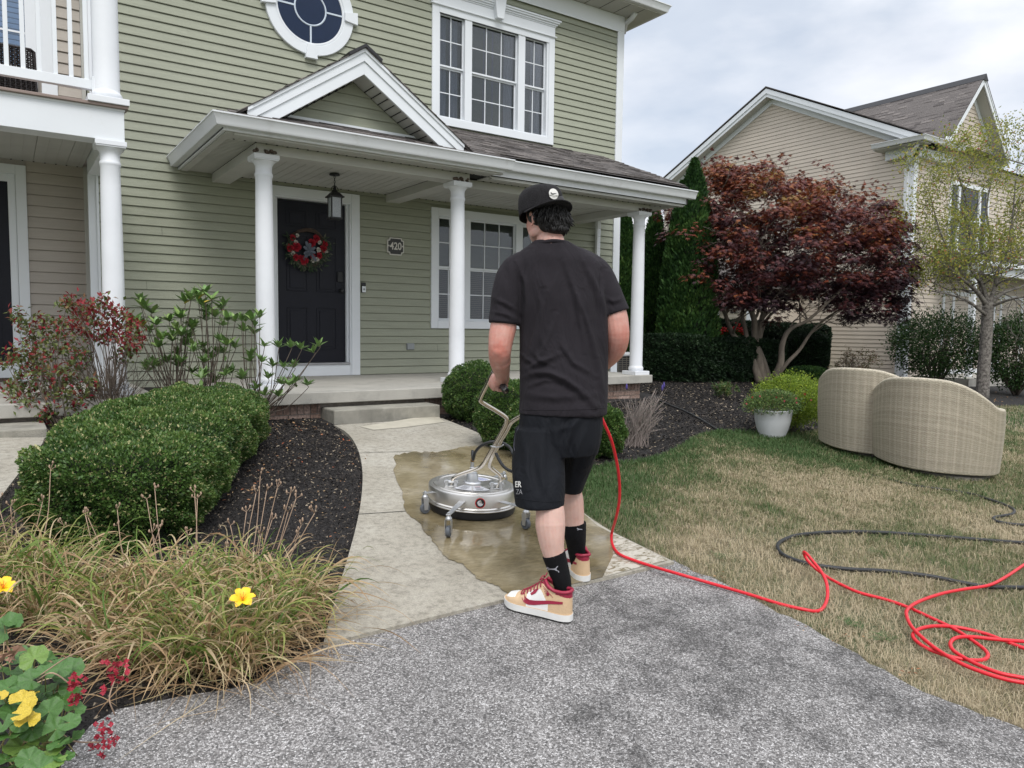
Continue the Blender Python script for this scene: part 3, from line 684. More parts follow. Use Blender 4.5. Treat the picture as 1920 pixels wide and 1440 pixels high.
# fascia and gutters
trim('fascia', M['gutter'], house, (1.70, 4.74, -2.125, -2.10, 2.672, 2.79), (1.70, 1.725, -2.10, -.0, 2.672, 2.79), (4.74, 7.99, -1.845, -1.82, 2.690, 2.83), (7.965, 7.99, -1.82, 0, 2.690, 2.83), bevel=.002)
trim('fascia_moulding', M['whiteold'], house, (1.728, 1.80, -2.09, -.02, 2.665, 2.685), (1.80, 4.74, -2.09, -2.03, 2.655, 2.685), (4.76, 7.96, -1.815, -1.75, 2.655, 2.685), bevel=.004)
gutter([(1.70, 0.0), (1.70, -2.126), (4.80, -2.126)][::1], 2.805, M['gutter'], house)
gutter([(4.70, -1.846), (8.09, -1.846)], 2.868, M['gutter'], house)
# --- porch roof: one pitched plane with a hip on the left
SL = .405; cs_, sn_ = 1 / math.hypot(1, SL), SL / math.hypot(1, SL)
def rp(y): return 2.82 + SL * (y + 2.15)
def fr_roof(u, v): y = -2.17 + v * cs_; return np.array([u, y, rp(y)]), np.array([0, -sn_, cs_])
RUN = 2.15 / cs_
def inhole(u, v):
    y = -2.17 + v * cs_
    return (u > 4.78 and y < -1.86) or (y > -1.72 and 2.1 < u < 4.05 and abs(u - 3.083) < (3.69 - rp(y)) / .67 - .05)
def rclip(v):
    y = -2.17 + v * cs_; return (1.66 + (y + 2.17), 7.99)
shingles(fr_roof, 1.66, 7.99, RUN, .125, house, SH, rclip, tab=.2, hole=inhole, name='porch_shingles')
mb = MB().add([(1.66, -2.17, rp(-2.17) - .012), (4.76, -2.17, rp(-2.17) - .012), (4.76, -1.87, rp(-1.87) - .012), (7.99, -1.87, rp(-1.87) - .012), (7.99, 0, rp(0) - .012), (3.83, 0, rp(0) - .012)], [tuple(range(6))])
mb.add([(1.66, -2.17, rp(-2.17) - .012), (3.83, 0, rp(0) - .012), (1.66, 0, rp(-2.17) - .012)], [(0, 1, 2)])
mb.add([(7.985, -1.87, rp(-1.87) - .012), (7.985, 0, rp(0) - .012), (7.985, 0, 2.69), (7.985, -1.87, 2.69)], [(0, 1, 2, 3)])
mb.build('porch_roof', M['sh2'], house)
# --- porch gable
GX0, GZ0 = 3.083, 3.69; PS = .67
def rake(y0, y1, off0, off1, m, name, x_l, x_r, zlow):
    """band between two offsets below the gable line on both sides"""
    c = math.hypot(1, PS)
    for sgn, xe in ((-1, x_l), (1, x_r)):
        P = []
        for off in (off0, off1):
            z = GZ0 - off * c; P.append((GX0, z))
            # follow the slope down until it meets the roof in front
            t = abs(xe - GX0); P.append((GX0 + sgn * t, z - PS * t))
        (ax, az), (bx, bz), (cx_, cz), (dx, dz) = P
        poly = [(ax, y0, az), (bx, y0, bz), (dx, y0, dz), (cx_, y0, cz)]
        MB().prism(poly, (0, y1 - y0, 0)).build(name, m, house, bevel=.002)
rake(-2.06, -2.035, .0, .095, M['white'], 'rake_board', 1.93, 4.24, 0)
rake(-2.045, -2.02, .095, .20, M['white'], 'rake_board', 1.99, 4.18, 0)
rake(-2.075, -2.06, -.006, .022, M['white'], 'rake_moulding', 1.93, 4.24, 0)
rake(-2.019, -1.76, .185, .200, M['whiteold'], 'gable_soffit', 2.05, 4.10, 0)
mb = MB()
for k in range(14):
    for sgn in (-1, 1):
        t = .12 + k * .075; z = GZ0 - .2 * math.hypot(1, PS) - PS * t; x = GX0 + sgn * t
        mb.box(x - .003, x + .003, -2.015, -1.765, z - .0115, z - .004)
mb.build('soffit_seam', M['dark'], house)
fT = frame((0, -1.755, 0), (1, 0, 0), (0, -1, 0))
zt0 = rp(-1.755) + .01
clad(fT, 2.1, 4.1, zt0, 3.43, SP * 1.05, M['green'], house, clip=lambda z: (GX0 - (3.44 - z) / PS, GX0 + (3.44 - z) / PS), lip=.013)
MB().prism([(2.1, -1.75, rp(-1.75)), (4.07, -1.75, rp(-1.75)), (GX0, -1.75, 3.5)], (0, .1, 0)).build('gable_wall', M['green'], house)
trim('flashing', M['white'], house, (2.15, 4.02, -1.80, -1.772, zt0 - .02, zt0 + .006), bevel=0)
for sgn in (-1, 1):
    c = math.hypot(1, PS)
    def frg(u, v, sgn=sgn):
        t = 1.32 - v / c * 1.0
        return np.array([GX0 + sgn * t, u, GZ0 + .012 - PS * t]), np.array([sgn * PS / c, 0, 1 / c])
    shingles(frg, -2.09, 0, 1.32 * c, .125, house, SH, tab=.2, name='gable_shingles', seed=9 + sgn, hole=lambda u, v, sgn=sgn: False)
    t = 1.32
    MB().hexa([(GX0, -2.07, GZ0 - .012), (GX0, 0, GZ0 - .012), (GX0 + sgn * t, 0, GZ0 - PS * t - .012), (GX0 + sgn * t, -2.07, GZ0 - PS * t - .012)] + [(GX0, -2.07, GZ0 + .01), (GX0, 0, GZ0 + .01), (GX0 + sgn * t, 0, GZ0 - PS * t + .01), (GX0 + sgn * t, -2.07, GZ0 - PS * t + .01)]).build('gable_roof', M['sh2'], house)
mb = MB()
for sgn in (-1, 1):
    mb.hexa([(GX0, -2.1, GZ0 + .012), (GX0, -1.0, GZ0 + .012), (GX0 + sgn * .17, -1.0, GZ0 - .10), (GX0 + sgn * .17, -2.1, GZ0 - .10), (GX0, -2.1, GZ0 + .045), (GX0, -1.0, GZ0 + .045), (GX0 + sgn * .18, -1.0, GZ0 - .072), (GX0 + sgn * .18, -2.1, GZ0 - .072)])
mb.build('ridge_cap', M['black'], house)

# --- windows
def pane(x0, x1, z0, z1, y, parent, m=None): return MB().box(x0, x1, y, y + .004, z0, z1).build('pane', m or M['glass'], parent)
def sashset(win, x0, x1, z0, z1, zm, cols, y=.03, fw=.016):
    """double-hung unit: upper sash in front of the lower, meeting rail at zm"""
    for lo, hi, yy in ((zm, z1, y), (z0, zm, y + .028)):
        f = .018 if (hi - lo) else 0
        mb = MB().box(x0, x0 + f, yy, yy + .025, lo, hi).box(x1 - f, x1, yy, yy + .025, lo, hi).box(x0 + f, x1 - f, yy, yy + .025, lo, lo + f * 1.3).box(x0 + f, x1 - f, yy, yy + .025, hi - f * 1.2, hi)
        mb.build('sash', M['white'], win, bevel=.002)
        a, b, c, d = x0 + f, x1 - f, lo + f * 1.3, hi - f * 1.2
        for i in range(cols):
            for j in range(2):
                pane(a + (b - a) * i / cols + .006, a + (b - a) * (i + 1) / cols - .006, c + (d - c) * j / 2 + .006, c + (d - c) * (j + 1) / 2 - .006, yy + .012, win)
        for i in range(1, cols): MB().box(a + (b - a) * i / cols - .0065, a + (b - a) * i / cols + .0065, yy + .006, yy + .02, c, d).build('muntin', M['white'], win)
        MB().box(a, b, yy + .0072, yy + .0192, (c + d) / 2 - .0065, (c + d) / 2 + .0065).build('muntin', M['white'], win)
def triple(name, z0, z1, zm, glassz, header, curt, label):
    w = MB().box(4.93, 5.035, -.03, .02, z0, z1).box(6.905, 7.01, -.03, .02, z0, z1).box(5.035, 6.905, -.03, .02, z0, z0 + .105).box(5.035, 6.905, -.03, .02, z1 - .105, z1).build(name, M['white'], house, bevel=.004, label=label)
    MB().box(5.035, 5.055, -.018, .06, z0 + .105, z1 - .105).box(6.87, 6.905, -.018, .06, z0 + .105, z1 - .105).box(5.055, 6.87, -.018, .06, z0 + .105, glassz[0]).box(5.055, 6.87, -.018, .06, glassz[1], z1 - .105).box(5.45, 5.565, -.018, .06, glassz[0], glassz[1]).box(6.355, 6.475, -.018, .06, glassz[0], glassz[1]).build('jamb', M['white'], w, bevel=.003)
    sashset(w, 5.055, 5.45, glassz[0], glassz[1], zm, 2); sashset(w, 5.565, 6.355, glassz[0], glassz[1], zm, 3); sashset(w, 6.475, 6.87, glassz[0], glassz[1], zm, 2)
    MB().box(5.03, 6.88, .16, .17, glassz[0] - .05, glassz[1] + .05).build('dark_room', M['fan'], w)
    return w
w1 = triple('window', .915, 2.58, 1.762, (1.035, 2.465), False, False, 'lower three part window half hidden by a porch column and the man')
w2 = triple('window', 3.71, 5.30, 4.51, (3.83, 5.21), True, True, 'upper three part window with a white crown and keystone')
def folds(name, x0, x1, z0, z1, y, m, parent, amp=.012, n=60, freq=14):
    V = []; F = []
    for i in range(n + 1):
        x = x0 + (x1 - x0) * i / n; d = amp * math.sin(freq * (x - x0) * 2 * math.pi + 1.3 * math.sin(x * 9)) + .5 * amp * math.sin(31 * x)
        V += [(x, y + d, z0), (x, y + d * .8, z1)]
    F = [(2 * i, 2 * i + 2, 2 * i + 3, 2 * i + 1) for i in range(n)]
    return MB().add(V, F).build(name, m, parent, smooth=True)
for a, b in ((5.08, 5.22), (5.27, 5.40), (6.18, 6.34), (6.50, 6.58), (6.66, 6.84)): folds('curtain', a, b, 3.84, 5.2, .12, M['curtain'], w2, .008, 30, 16)
folds('curtain', 5.57, 6.35, 3.84, 5.2, .145, mat('dim net curtain', (.30, .30, .33), .9, .25, 5, stretch=(3, 3, 1)), w2, .006, 60, 9)
for k in range(26): MB().box(5.06, 6.87, .085, .105, 1.04 + k * .0275, 1.043 + k * .0275 + .012).build('blind_slat', mat('grey blind', (.09, .10, .11), .7) if k == 0 else bpy.data.materials['grey blind'], w1)
# header with crown and keystone
trim('header', M['white'], w2, (4.93, 7.0, -.045, .0, 5.302, 5.43), (4.90, 7.03, -.055, 0, 5.285, 5.302), bevel=.003)
trim('crown', M['white'], w2, (4.93, 7.01, -.055, 0, 5.43, 5.45), (4.91, 7.03, -.07, 0, 5.45, 5.475), (4.89, 7.055, -.09, 0, 5.475, 5.50), (4.87, 7.075, -.105, 0, 5.50, 5.525), bevel=.004)
MB().prism([(5.915, -.125, 5.30), (6.025, -.125, 5.30), (6.075, -.125, 5.62), (5.865, -.125, 5.62)], (0, .12, 0)).build('keystone', M['white'], w2, bevel=.005)
# --- round window
rc = (3.245, 4.80)
def ring(r0, r1, y0, y1, seg=64):
    vs = []; fs = []
    for k in range(seg):
        t = 2 * math.pi * k / seg; c, s = math.cos(t), math.sin(t)
        for r_, y in ((r0, y1), (r0, y0 + .006), (r0 + .006, y0), (r1 - .006, y0), (r1, y0 + .006), (r1, y1)): vs.append((rc[0] + r_ * c, y, rc[1] + r_ * s))
    for k in range(seg):
        k2 = (k + 1) % seg
        for j in range(5): fs.append((k * 6 + j, k * 6 + j + 1, k2 * 6 + j + 1, k2 * 6 + j))
    return MB().add(vs, fs)
rw = ring(.435, .555, -.045, .0).build('round_window', M['white'], house, auto=30, label='round window with a white ring and four small keystones')
ring(.405, .436, -.040, .0).build('inner_ring', M['white'], rw, auto=30)
ring(.185, .205, -.036, -.026).build('muntin', M['blind'], rw, auto=30)
MB().lathe([(.405, 0), (.405, .004)], (rc[0], -.022, rc[1]), 48, axis=(0, -1, 0)).build('pane', M['glassblue'], rw)
MB().lathe([(.41, 0), (.41, .004)], (rc[0], -.0165, rc[1]), 48, axis=(0, -1, 0)).build('dark_room', mat('blue grey shade', (.16, .19, .26), .7), rw)
for k in range(4):
    a = math.pi / 2 * k; c, s = math.cos(a), math.sin(a)
    def pt(r_, t, y): return (rc[0] + r_ * c - t * s, y, rc[1] + r_ * s + t * c)
    MB().hexa([pt(.205, -.010, -.036), pt(.405, -.010, -.036), pt(.405, .010, -.036), pt(.205, .010, -.036), pt(.205, -.010, -.0265), pt(.405, -.010, -.0265), pt(.405, .010, -.0265), pt(.205, .010, -.0265)]).build('muntin', M['blind'], rw)
    MB().hexa([pt(.43, -.05, -.075), pt(.60, -.075, -.075), pt(.60, .075, -.075), pt(.43, .05, -.075), pt(.43, -.05, -.0), pt(.60, -.075, -.0), pt(.60, .075, -.0), pt(.43, .05, -.0)]).build('keystone', M['white'], rw, bevel=.004)

# --- front door
dr = MB().box(2.83, 3.715, .075, .115, .462, 2.478).build('door', M['navy'], house)
def dpanel(fx0, fx1, z0, z1):
    x0, x1 = 2.83 + fx0 * .885, 2.83 + fx1 * .885
    mb = MB()
    # recessed moulding ring and raised field
    o_, i_ = .0, .022
    mb.box(x0, x1, .068, .0745, z0, z0 + .014).box(x0, x1, .068, .0745, z1 - .014, z1).box(x0, x0 + .014, .068, .0745, z0 + .014, z1 - .014).box(x1 - .014, x1, .068, .0745, z0 + .014, z1 - .014)
    mb.box(x0 + .04, x1 - .04, .066, .0745, z0 + .04, z1 - .04)
    mb.build('door_panel', M['navy'], dr, bevel=.004)
for a, b in ((.135, .435), (.565, .865)):
    dpanel(a, b, 2.16, 2.38); dpanel(a, b, 1.36, 2.06); dpanel(a, b, .62, 1.16)
trim('door_frame', M['white'], house, (2.62, 2.735, -.03, .0, FZ + .002, 2.625), (3.765, 3.88, -.03, .0, FZ + .002, 2.625), (2.735, 3.765, -.03, .0, 2.51, 2.625), bevel=.004)
trim('door_jamb', M['white'], house, (2.735, 2.79, -.018, .12, FZ + .002, 2.51), (3.745, 3.765, -.018, .12, FZ + .002, 2.51), (2.79, 3.745, -.018, .12, 2.49, 2.51), (2.79, 2.83, .03, .12, .46, 2.49), (3.716, 3.745, .03, .12, .46, 2.49), bevel=.003)
trim('kick_plate', M['white'], house, (2.79, 3.745, -.012, .12, FZ + .002, .432), bevel=.003)
trim('threshold', mat('aluminium sill', (.35, .35, .36), .4, metal=.6), house, (2.79, 3.745, -.03, .074, .432, .458), bevel=.003)
MB().lathe([(.026, 0), (.026, .01), (.012, .015), (.012, .035), (.024, .042), (.028, .055), (.022, .068), (.008, .072)], (3.655, .074, 1.385), 20, axis=(0, -1, 0)).build('door_knob', M['black'], dr, smooth=True)
MB().box(3.605, 3.675, .052, .074, 1.50, 1.63).box(3.615, 3.665, .045, .052, 1.55, 1.62).build('keypad_lock', M['black'], dr, bevel=.006)
# downspout
dp = [(7.86, -.13, 2.76), (7.86, -.12, 2.66), (7.90, -.07, 2.52), (7.90, -.065, 2.4), (7.90, -.065, .3)]
mb = MB()
for a, b in zip(dp[:-1], dp[1:]):
    a = np.array(a); b = np.array(b); mb.hexa([a + (-.035, .025, 0), a + (.035, .025, 0), a + (.035, -.025, 0), a + (-.035, -.025, 0), b + (-.035, .025, 0), b + (.035, .025, 0), b + (.035, -.025, 0), b + (-.035, -.025, 0)])
mb.build('downspout', M['gutter'], house, bevel=.004)
MB().tube([(8.43, -.25, 5.93), (8.43, -.15, 5.86), (8.45, -.0, 5.84), (8.45, .05, 5.7)], .04, 10).build('downspout_elbow', M['gutter'], house, smooth=True)

# --- things fixed to the front
pl = thing('number_plaque', (4.386, -.03, 1.89), 'dark octagonal house number plaque reading 420', 'sign')
def octo(x0, x1, z0, z1, c, y):  # notched corners
    return [(x0 + c, y, z0), (x1 - c, y, z0), (x1 - c * .8, y, z0 + c * .8), (x1, y, z0 + c), (x1, y, z1 - c), (x1 - c * .8, y, z1 - c * .8), (x1 - c, y, z1), (x0 + c, y, z1), (x0 + c * .8, y, z1 - c * .8), (x0, y, z1 - c), (x0, y, z0 + c), (x0 + c * .8, y, z0 + c * .8)]
M['cream'] = mat('cream paint', (.62, .60, .55), .5)
M['plq'] = mat('charcoal plaque', (.035, .035, .033), .5)
MB().prism(octo(4.265, 4.507, 1.885, 2.115, .035, -.034), (0, .02, 0)).build('border', M['cream'], pl)
MB().prism(octo(4.279, 4.493, 1.899, 2.101, .033, -.037), (0, .012, 0)).build('plate', M['plq'], pl)
def text(s, loc, size, m, parent, name='lettering', rot=(R(90), 0, 0), ext=.001, sx=1, bold=0, al='CENTER'):
    cu = bpy.data.curves.new(name, 'FONT'); cu.body = s; cu.size = size; cu.extrude = ext; cu.align_x = al; cu.align_y = 'CENTER'; cu.offset = bold
    o = bpy.data.objects.new(name, cu); COL.objects.link(o); bpy.context.view_layer.update()
    me = bpy.data.meshes.new_from_object(o); COL.objects.unlink(o); bpy.data.objects.remove(o)
    me.materials.append(m); q = bpy.data.objects.new(name, me); COL.objects.link(q)
    off = wloc(parent) if parent is not None else Vector((0, 0, 0)); q.location = Vector(loc) - off; q.rotation_euler = rot; q.scale = (sx, 1, 1)
    if parent is not None: q.parent = parent
    return q
text('·420·', (4.386, -.0385, 2.0), .135, M['cream'], pl, sx=.85, bold=.0025)
db = thing('doorbell', (3.925, -.03, 1.37), 'small white and black video doorbell right of the front door', 'doorbell')
MB().box(3.898, 3.956, -.045, -.018, 1.37, 1.50).build('case', M['black'], db, bevel=.006)
MB().box(3.901, 3.953, -.050, -.045, 1.374, 1.452).build('face', M['white'], db, bevel=.004)
MB().lathe([(.014, 0), (.014, .004), (.009, .004)], (3.927, -.050, 1.412), 20, axis=(0, -1, 0)).build('button', mat('grey button', (.3, .31, .33), .4), db)
vt = thing('outlet_cover', (4.61, -.03, .615), 'small grey outlet cover low on the green siding', 'outlet')
MB().box(4.56, 4.665, -.045, -.012, .622, .70).build('cover', mat('grey plastic', (.27, .29, .30), .5), vt, bevel=.006)
MB().box(4.556, 4.669, -.022, -.010, .616, .706).build('flange', mat('grey plastic rim', (.22, .235, .24), .5), vt, bevel=.003)

# lantern
lx, ly = 3.20, -.92
ln = thing('lantern', (lx, ly, 2.14), 'black hanging porch lantern with seeded glass beside the door', 'lantern')
MB().lathe([(.058, 0), (.062, .008), (.055, .018), (.03, .024)], (lx, ly, CZ - .026), 24).build('ceiling_plate', M['black'], ln, smooth=True)
z = CZ - .03
for k in range(5):
    a = k * math.pi / 2; mb = MB(); P = []
    for j in range(10):
        t = 2 * math.pi * j / 10; P.append((lx + .009 * math.cos(t) * math.cos(a), ly + .009 * math.cos(t) * math.sin(a), z - .016 + .016 * math.sin(t)))
    mb.tube(P, .0028, 6, closed=True); mb.build('chain_link', M['black'], ln, smooth=True); z -= .0255
mb = MB()
P = [(lx + .042 * math.cos(t), ly, 2.475 + .055 * math.sin(t)) for t in [math.pi * j / 12 for j in range(13)]]; mb.tube(P, .004, 6)
P = [(lx, ly + .042 * math.cos(t), 2.475 + .055 * math.sin(t)) for t in [math.pi * j / 12 for j in range(13)]]; mb.tube(P, .004, 6)
mb.build('hoop', M['black'], ln, smooth=True)
MB().lathe([(.012, 2.53), (.016, 2.50), (.02, 2.485), (.035, 2.475), (.035, 2.465), (.042, 2.455), (.05, 2.435)], (lx, ly, 0), 16).build('finial', M['black'], ln, smooth=True)
def pyr(x, y, z0, a0, z1, a1, mb): return mb.hexa([(x - a0, y - a0, z0), (x + a0, y - a0, z0), (x + a0, y + a0, z0), (x - a0, y + a0, z0), (x - a1, y - a1, z1), (x + a1, y - a1, z1), (x + a1, y + a1, z1), (x - a1, y + a1, z1)])
mb = MB(); pyr(lx, ly, 2.395, .085, 2.41, .085, mb); pyr(lx, ly, 2.41, .078, 2.455, .04, mb); mb.build('roof', M['black'], ln, bevel=.002)
mb = MB()
for sx_ in (-1, 1):
    for sy_ in (-1, 1): mb.box(lx + sx_ * .058 - .006, lx + sx_ * .058 + .006, ly + sy_ * .058 - .006, ly + sy_ * .058 + .006, 2.17, 2.396)
mb.build('cage', M['black'], ln)
MB().box(lx - .07, lx + .07, ly - .07, ly + .07, 2.15, 2.17).build('base', M['black'], ln, bevel=.003)
gm, gnt, gb = newmat('seeded glass'); nn_ = gnt.nodes.new('ShaderNodeTexNoise'); nn_.inputs['Scale'].default_value = 60; cr_ = gnt.nodes.new('ShaderNodeValToRGB'); cr_.color_ramp.elements[0].color = (.12, .13, .14, 1); cr_.color_ramp.elements[1].color = (.62, .66, .70, 1); cr_.color_ramp.elements[0].position = .35; cr_.color_ramp.elements[1].position = .6
gnt.links.new(nn_.outputs[0], cr_.inputs[0]); gnt.links.new(cr_.outputs[0], gb.inputs['Base Color']); gb.inputs['Roughness'].default_value = .15
gb.inputs['Alpha'].default_value = .8
for dx, dy in ((0, -1), (0, 1), (1, 0), (-1, 0)):
    if dx: MB().box(lx + dx * .056 - .001, lx + dx * .056 + .001, ly - .052, ly + .052, 2.17, 2.395).build('pane', gm, ln)
    else: MB().box(lx - .052, lx + .052, ly + dy * .056 - .001, ly + dy * .056 + .001, 2.17, 2.395).build('pane', gm, ln)
MB().lathe([(.014, 2.33), (.024, 2.30), (.026, 2.275), (.016, 2.24)], (lx, ly, 0), 16).build('bulb', mat('bulb glass', (.6, .6, .58), .2), ln, smooth=True)

# wreath
wr = thing('wreath', (3.19, .03, 1.90), 'grapevine wreath with red roses and a grey bow on the dark door', 'wreath')
wc = np.array([3.205, .03, 1.905]); WR = .225
mb = MB(); rs = random.Random(4)
for k in range(16):
    P = []; ph = rs.uniform(0, 6); f1 = rs.choice([2, 3, 5]); a1 = rs.uniform(.008, .028)
    for j in range(49):
        t = 2 * math.pi * j / 48; r_ = WR + a1 * math.sin(f1 * t + ph); P.append((wc[0] + r_ * math.cos(t), wc[1] + .02 * math.cos(f1 * t + ph) - .008, wc[2] + r_ * math.sin(t)))
    mb.tube(P[:-1], rs.uniform(.0025, .0045), 5, closed=True)
mb.build('vine_ring', mat('grapevine', (.075, .05, .038), .8, .3, 30), wr, smooth=True)
def rose(c, s, m, parent, name='rose', n=16, seed=0):
    rs = random.Random(seed); mb = MB()
    for k in range(n):
        t = k / n; a = k * 2.399; r_ = s * (.12 + .85 * t); h = s * (.9 - .75 * t); w = s * (.35 + .35 * t)
        ca, sa = math.cos(a), math.sin(a); o0 = np.array([c[0] + r_ * .35 * ca, c[1] - h * .4, c[2] + r_ * .35 * sa]); o1 = np.array([c[0] + r_ * ca, c[1] - h, c[2] + r_ * sa]); tg = np.array([-sa, 0, ca]) * w
        mb.add([o0 - tg * .4, o0 + tg * .4, o1 + tg * .8 + (0, -.1 * s, 0), o1 * 1.0 + np.array([ca, 0, sa]) * s * .12, o1 - tg * .8 + (0, -.1 * s, 0)], [(0, 1, 2, 3, 4)])
    return mb.build(name, m, parent)
M['rose'] = mat('red silk petals', (.34, .008, .022), .7, .3, 40); M['roseW'] = mat('cream silk petals', (.55, .52, .47), .7, .2, 40)
M['bow'] = mat('dusty blue ribbon', (.10, .115, .15), .5, .2, 30); M['wleaf'] = leafmat('wreath leaves', [(.012, .03, .012), (.03, .06, .022), (.10, .10, .07)], rough=.6)
for i, (dx, dz, s, red) in enumerate([(-.235, -.02, .05, 1), (-.15, .0, .06, 1), (-.20, .11, .04, 1), (-.16, .055, .03, 0), (.10, .12, .05, 1), (.04, .06, .055, 1), (.21, .06, .045, 1), (.19, .0, .05, 1), (.23, -.03, .03, 0), (.13, -.02, .035, 0), (.14, -.09, .045, 1), (-.20, -.08, .03, 0), (-.16, -.13, .045, 1), (-.06, -.16, .06, 1), (-.10, -.13, .035, 1), (.05, -.10, .04, 1), (.06, -.15, .035, 0), (.11, -.14, .03, 0), (-.14, .14, .025, 0), (.14, .08, .03, 0)]):
    rose((wc[0] + dx, wc[1] - .03, wc[2] + dz), s, M['rose'] if red else M['roseW'], wr, 'rose' if red else 'small_bloom', seed=i)
mb = MB()
for k, (a, l_) in enumerate(((105, .12), (140, .08), (30, .10), (78, .10), (215, .07), (-10, .09), (-50, .15), (-118, .13), (-85, .06))):
    a = R(a); c0 = np.array([wc[0] - .01, wc[1] - .055, wc[2] - .045]); d = np.array([math.cos(a), 0, math.sin(a)]); t_ = np.array([-d[2], 0, d[0]]) * .022
    P = [c0, c0 + d * l_ * .5 + t_ + (0, -.02, 0), c0 + d * l_ + t_ * .6 + (0, -.01, 0), c0 + d * l_ - t_ * .6 + (0, -.012, 0), c0 + d * l_ * .5 - t_ + (0, -.02, 0)]; mb.add(P, [(0, 1, 2), (0, 2, 3), (0, 3, 4)])
mb.build('bow', M['bow'], wr)
V = []; Fq = []; A = []
for k in range(360):
    t = rs.uniform(math.pi * .82, math.pi * 2.2); r_ = WR + rs.gauss(0, .035); c0 = np.array([wc[0] + r_ * math.cos(t), wc[1] - rs.uniform(0, .05), wc[2] + r_ * math.sin(t)]); a = t + rs.gauss(0, 1.0); L_ = rs.uniform(.025, .07)
    d = np.array([math.cos(a), rs.uniform(-.5, .1), math.sin(a)]); s_ = np.cross(d, (0, 1, 0)); s_ = s_ / np.linalg.norm(s_) * L_ * .17; b = len(V); V += [c0, c0 + d * L_ * .5 + s_, c0 + d * L_, c0 + d * L_ * .5 - s_]; Fq.append((b, b + 1, b + 2, b + 3)); A += [rs.random()] * 4
np_mesh('foliage', V, Fq, M['wleaf'], wr, attr={'rnd': A}, kind='stuff')

# ------------------------------------------------------------------ the attached unit on the left
nb = thing('neighbouring_townhouse', (-.8, .45, .1), 'beige sided townhouse entry with a white balcony at the left edge', 'house')
BY = .45
fB = frame((0, BY, 0), (1, 0, 0), (0, -1, 0))
clad(fB, .262, .80, FZ, 2.66, .1185, M['beige'], nb, seams=0); clad(fB, .585, .81, 2.80, 6.2, .1185, M['beige'], nb, seams=0)
MB().box(-3, .85, BY + .02, BY + .2, -.2, 6.5).build('wall', M['beige'], nb)
fR = frame((.862, 0, 0), (0, 1, 0), (-1, 0, 0))
clad(fR, .02, .43, FZ, 2.66, .1185, M['beige'], nb, seams=0)
trim('inner_corner', M['whiteold'], nb, (.800, .838, BY - .03, BY + .0, FZ, 2.66), (.812, .85, BY - .035, BY, 2.8, 6.3), bevel=.002)
trim('corner_board', M['white'], nb, (.80, .90, -.035, .015, FZ - .2, 2.66), (.845, .90, -.04, .02, 2.8, 6.4), (.875, .90, -.055, -.038, FZ, 2.66), bevel=.002)
trim('door_frame', M['white'], nb, (.165, .262, BY - .035, BY + .0, FZ + .002, 2.60), (-1.2, .165, BY - .035, BY, 2.50, 2.60), (.095, .163, BY - .01, BY + .06, FZ + .002, 2.50), (-1.2, .095, BY - .01, BY + .06, 2.42, 2.50), (-1.2, .095, BY - .012, BY + .06, FZ + .002, .50), bevel=.003)
MB().box(-.85, .094, BY + .01, BY + .019, .50, 2.42).build('door', M['navy'], nb)
MB().box(-.75, .0, BY + .002, BY + .0095, .6, 1.2).box(-.75, .0, BY + .002, BY + .0095, 1.4, 2.3).build('door_panel', M['navy'], nb, bevel=.003)
trim('threshold', M['nest'], nb, (-.9, .06, BY - .06, BY - .013, FZ + .002, FZ + .04))
# slab, brick, step
MB().box(-2.5, 1.13, -2.3, BY, FZ - .112, FZ).build('porch_floor', M['slab'], nb, bevel=.008)
MB().box(-2.5, 1.03, -2.19, -2.15, -.2, FZ - .114).box(.99, 1.03, -2.15, .3, -.2, FZ - .114).build('mortar_wall', M['mortar'], nb)
bricks(frame((0, -2.19, 0), (1, 0, 0), (0, -1, 0)), .28, 1.03, -.08, FZ - .114, nb, 7)
MB().box(-1.0, .255, -2.72, -2.2, -.02, .14).build('step', M['step'], nb, bevel=.012)
# balcony
LY = -1.76
column(.827, LY, FZ, 2.50, nb, r=1.0)
trim('balcony_beam', M['white'], nb, (-3, .935, -1.86, -1.64, 2.502, 2.775), (.80, .935, -1.638, -.0, 2.502, 2.775), bevel=.003)
trim('drip_cap', M['white'], nb, (-3, .942, -1.868, -1.861, 2.757, 2.775), bevel=.001)
M['deck'] = mat('grey brown deck board', (.26, .20, .175), .7, .1, 10, stretch=(1, 8, 8))
trim('deck_board', M['deck'], nb, (-3, .965, -1.90, -1.76, 2.776, 2.80), bevel=.004)
for k in range(15): trim('deck_board', M['deck'], nb, (-3, .86, -1.755 + k * .145, -1.755 + k * .145 + .14, 2.776, 2.80), bevel=0)
mb = MB()
u = -1.5
while u < .79:
    e = min(u + .305, .795); mb = MB().box(u + .002, e - .002, -1.636, BY - .001, 2.655, 2.668)
    for j in range(1, 3): xx = u + (e - u) * j / 3; mb.box(xx - .003, xx + .003, -1.636, BY - .002, 2.651, 2.656)
    mb.build('ceiling_panel', M['whiteold'], nb); u = e
mb = MB()
for k in range(22): mb.box(-1.4 + k * .1017, -1.385 + k * .1017, BY - .045, BY - .03, 2.648, 2.656)
mb.build('channel_notch', M['dark'], nb)
# upper column and railing
o = column(.815, LY, 2.80, 5.6, nb, r=1.16)
trim('railing', M['white'], nb, (-2, .722, LY - .03, LY + .03, 2.925, 3.005), (-2, .722, LY - .03, LY + .03, 3.85, 3.92), (.70, .735, LY - .045, LY + .045, 2.90, 3.03), bevel=.003)
for k in range(14):
    x = .666 - k * .1137
    trim('baluster', M['white'], nb, (x - .0165, x + .0165, LY - .0165, LY + .0165, 3.005, 3.85), bevel=.002)
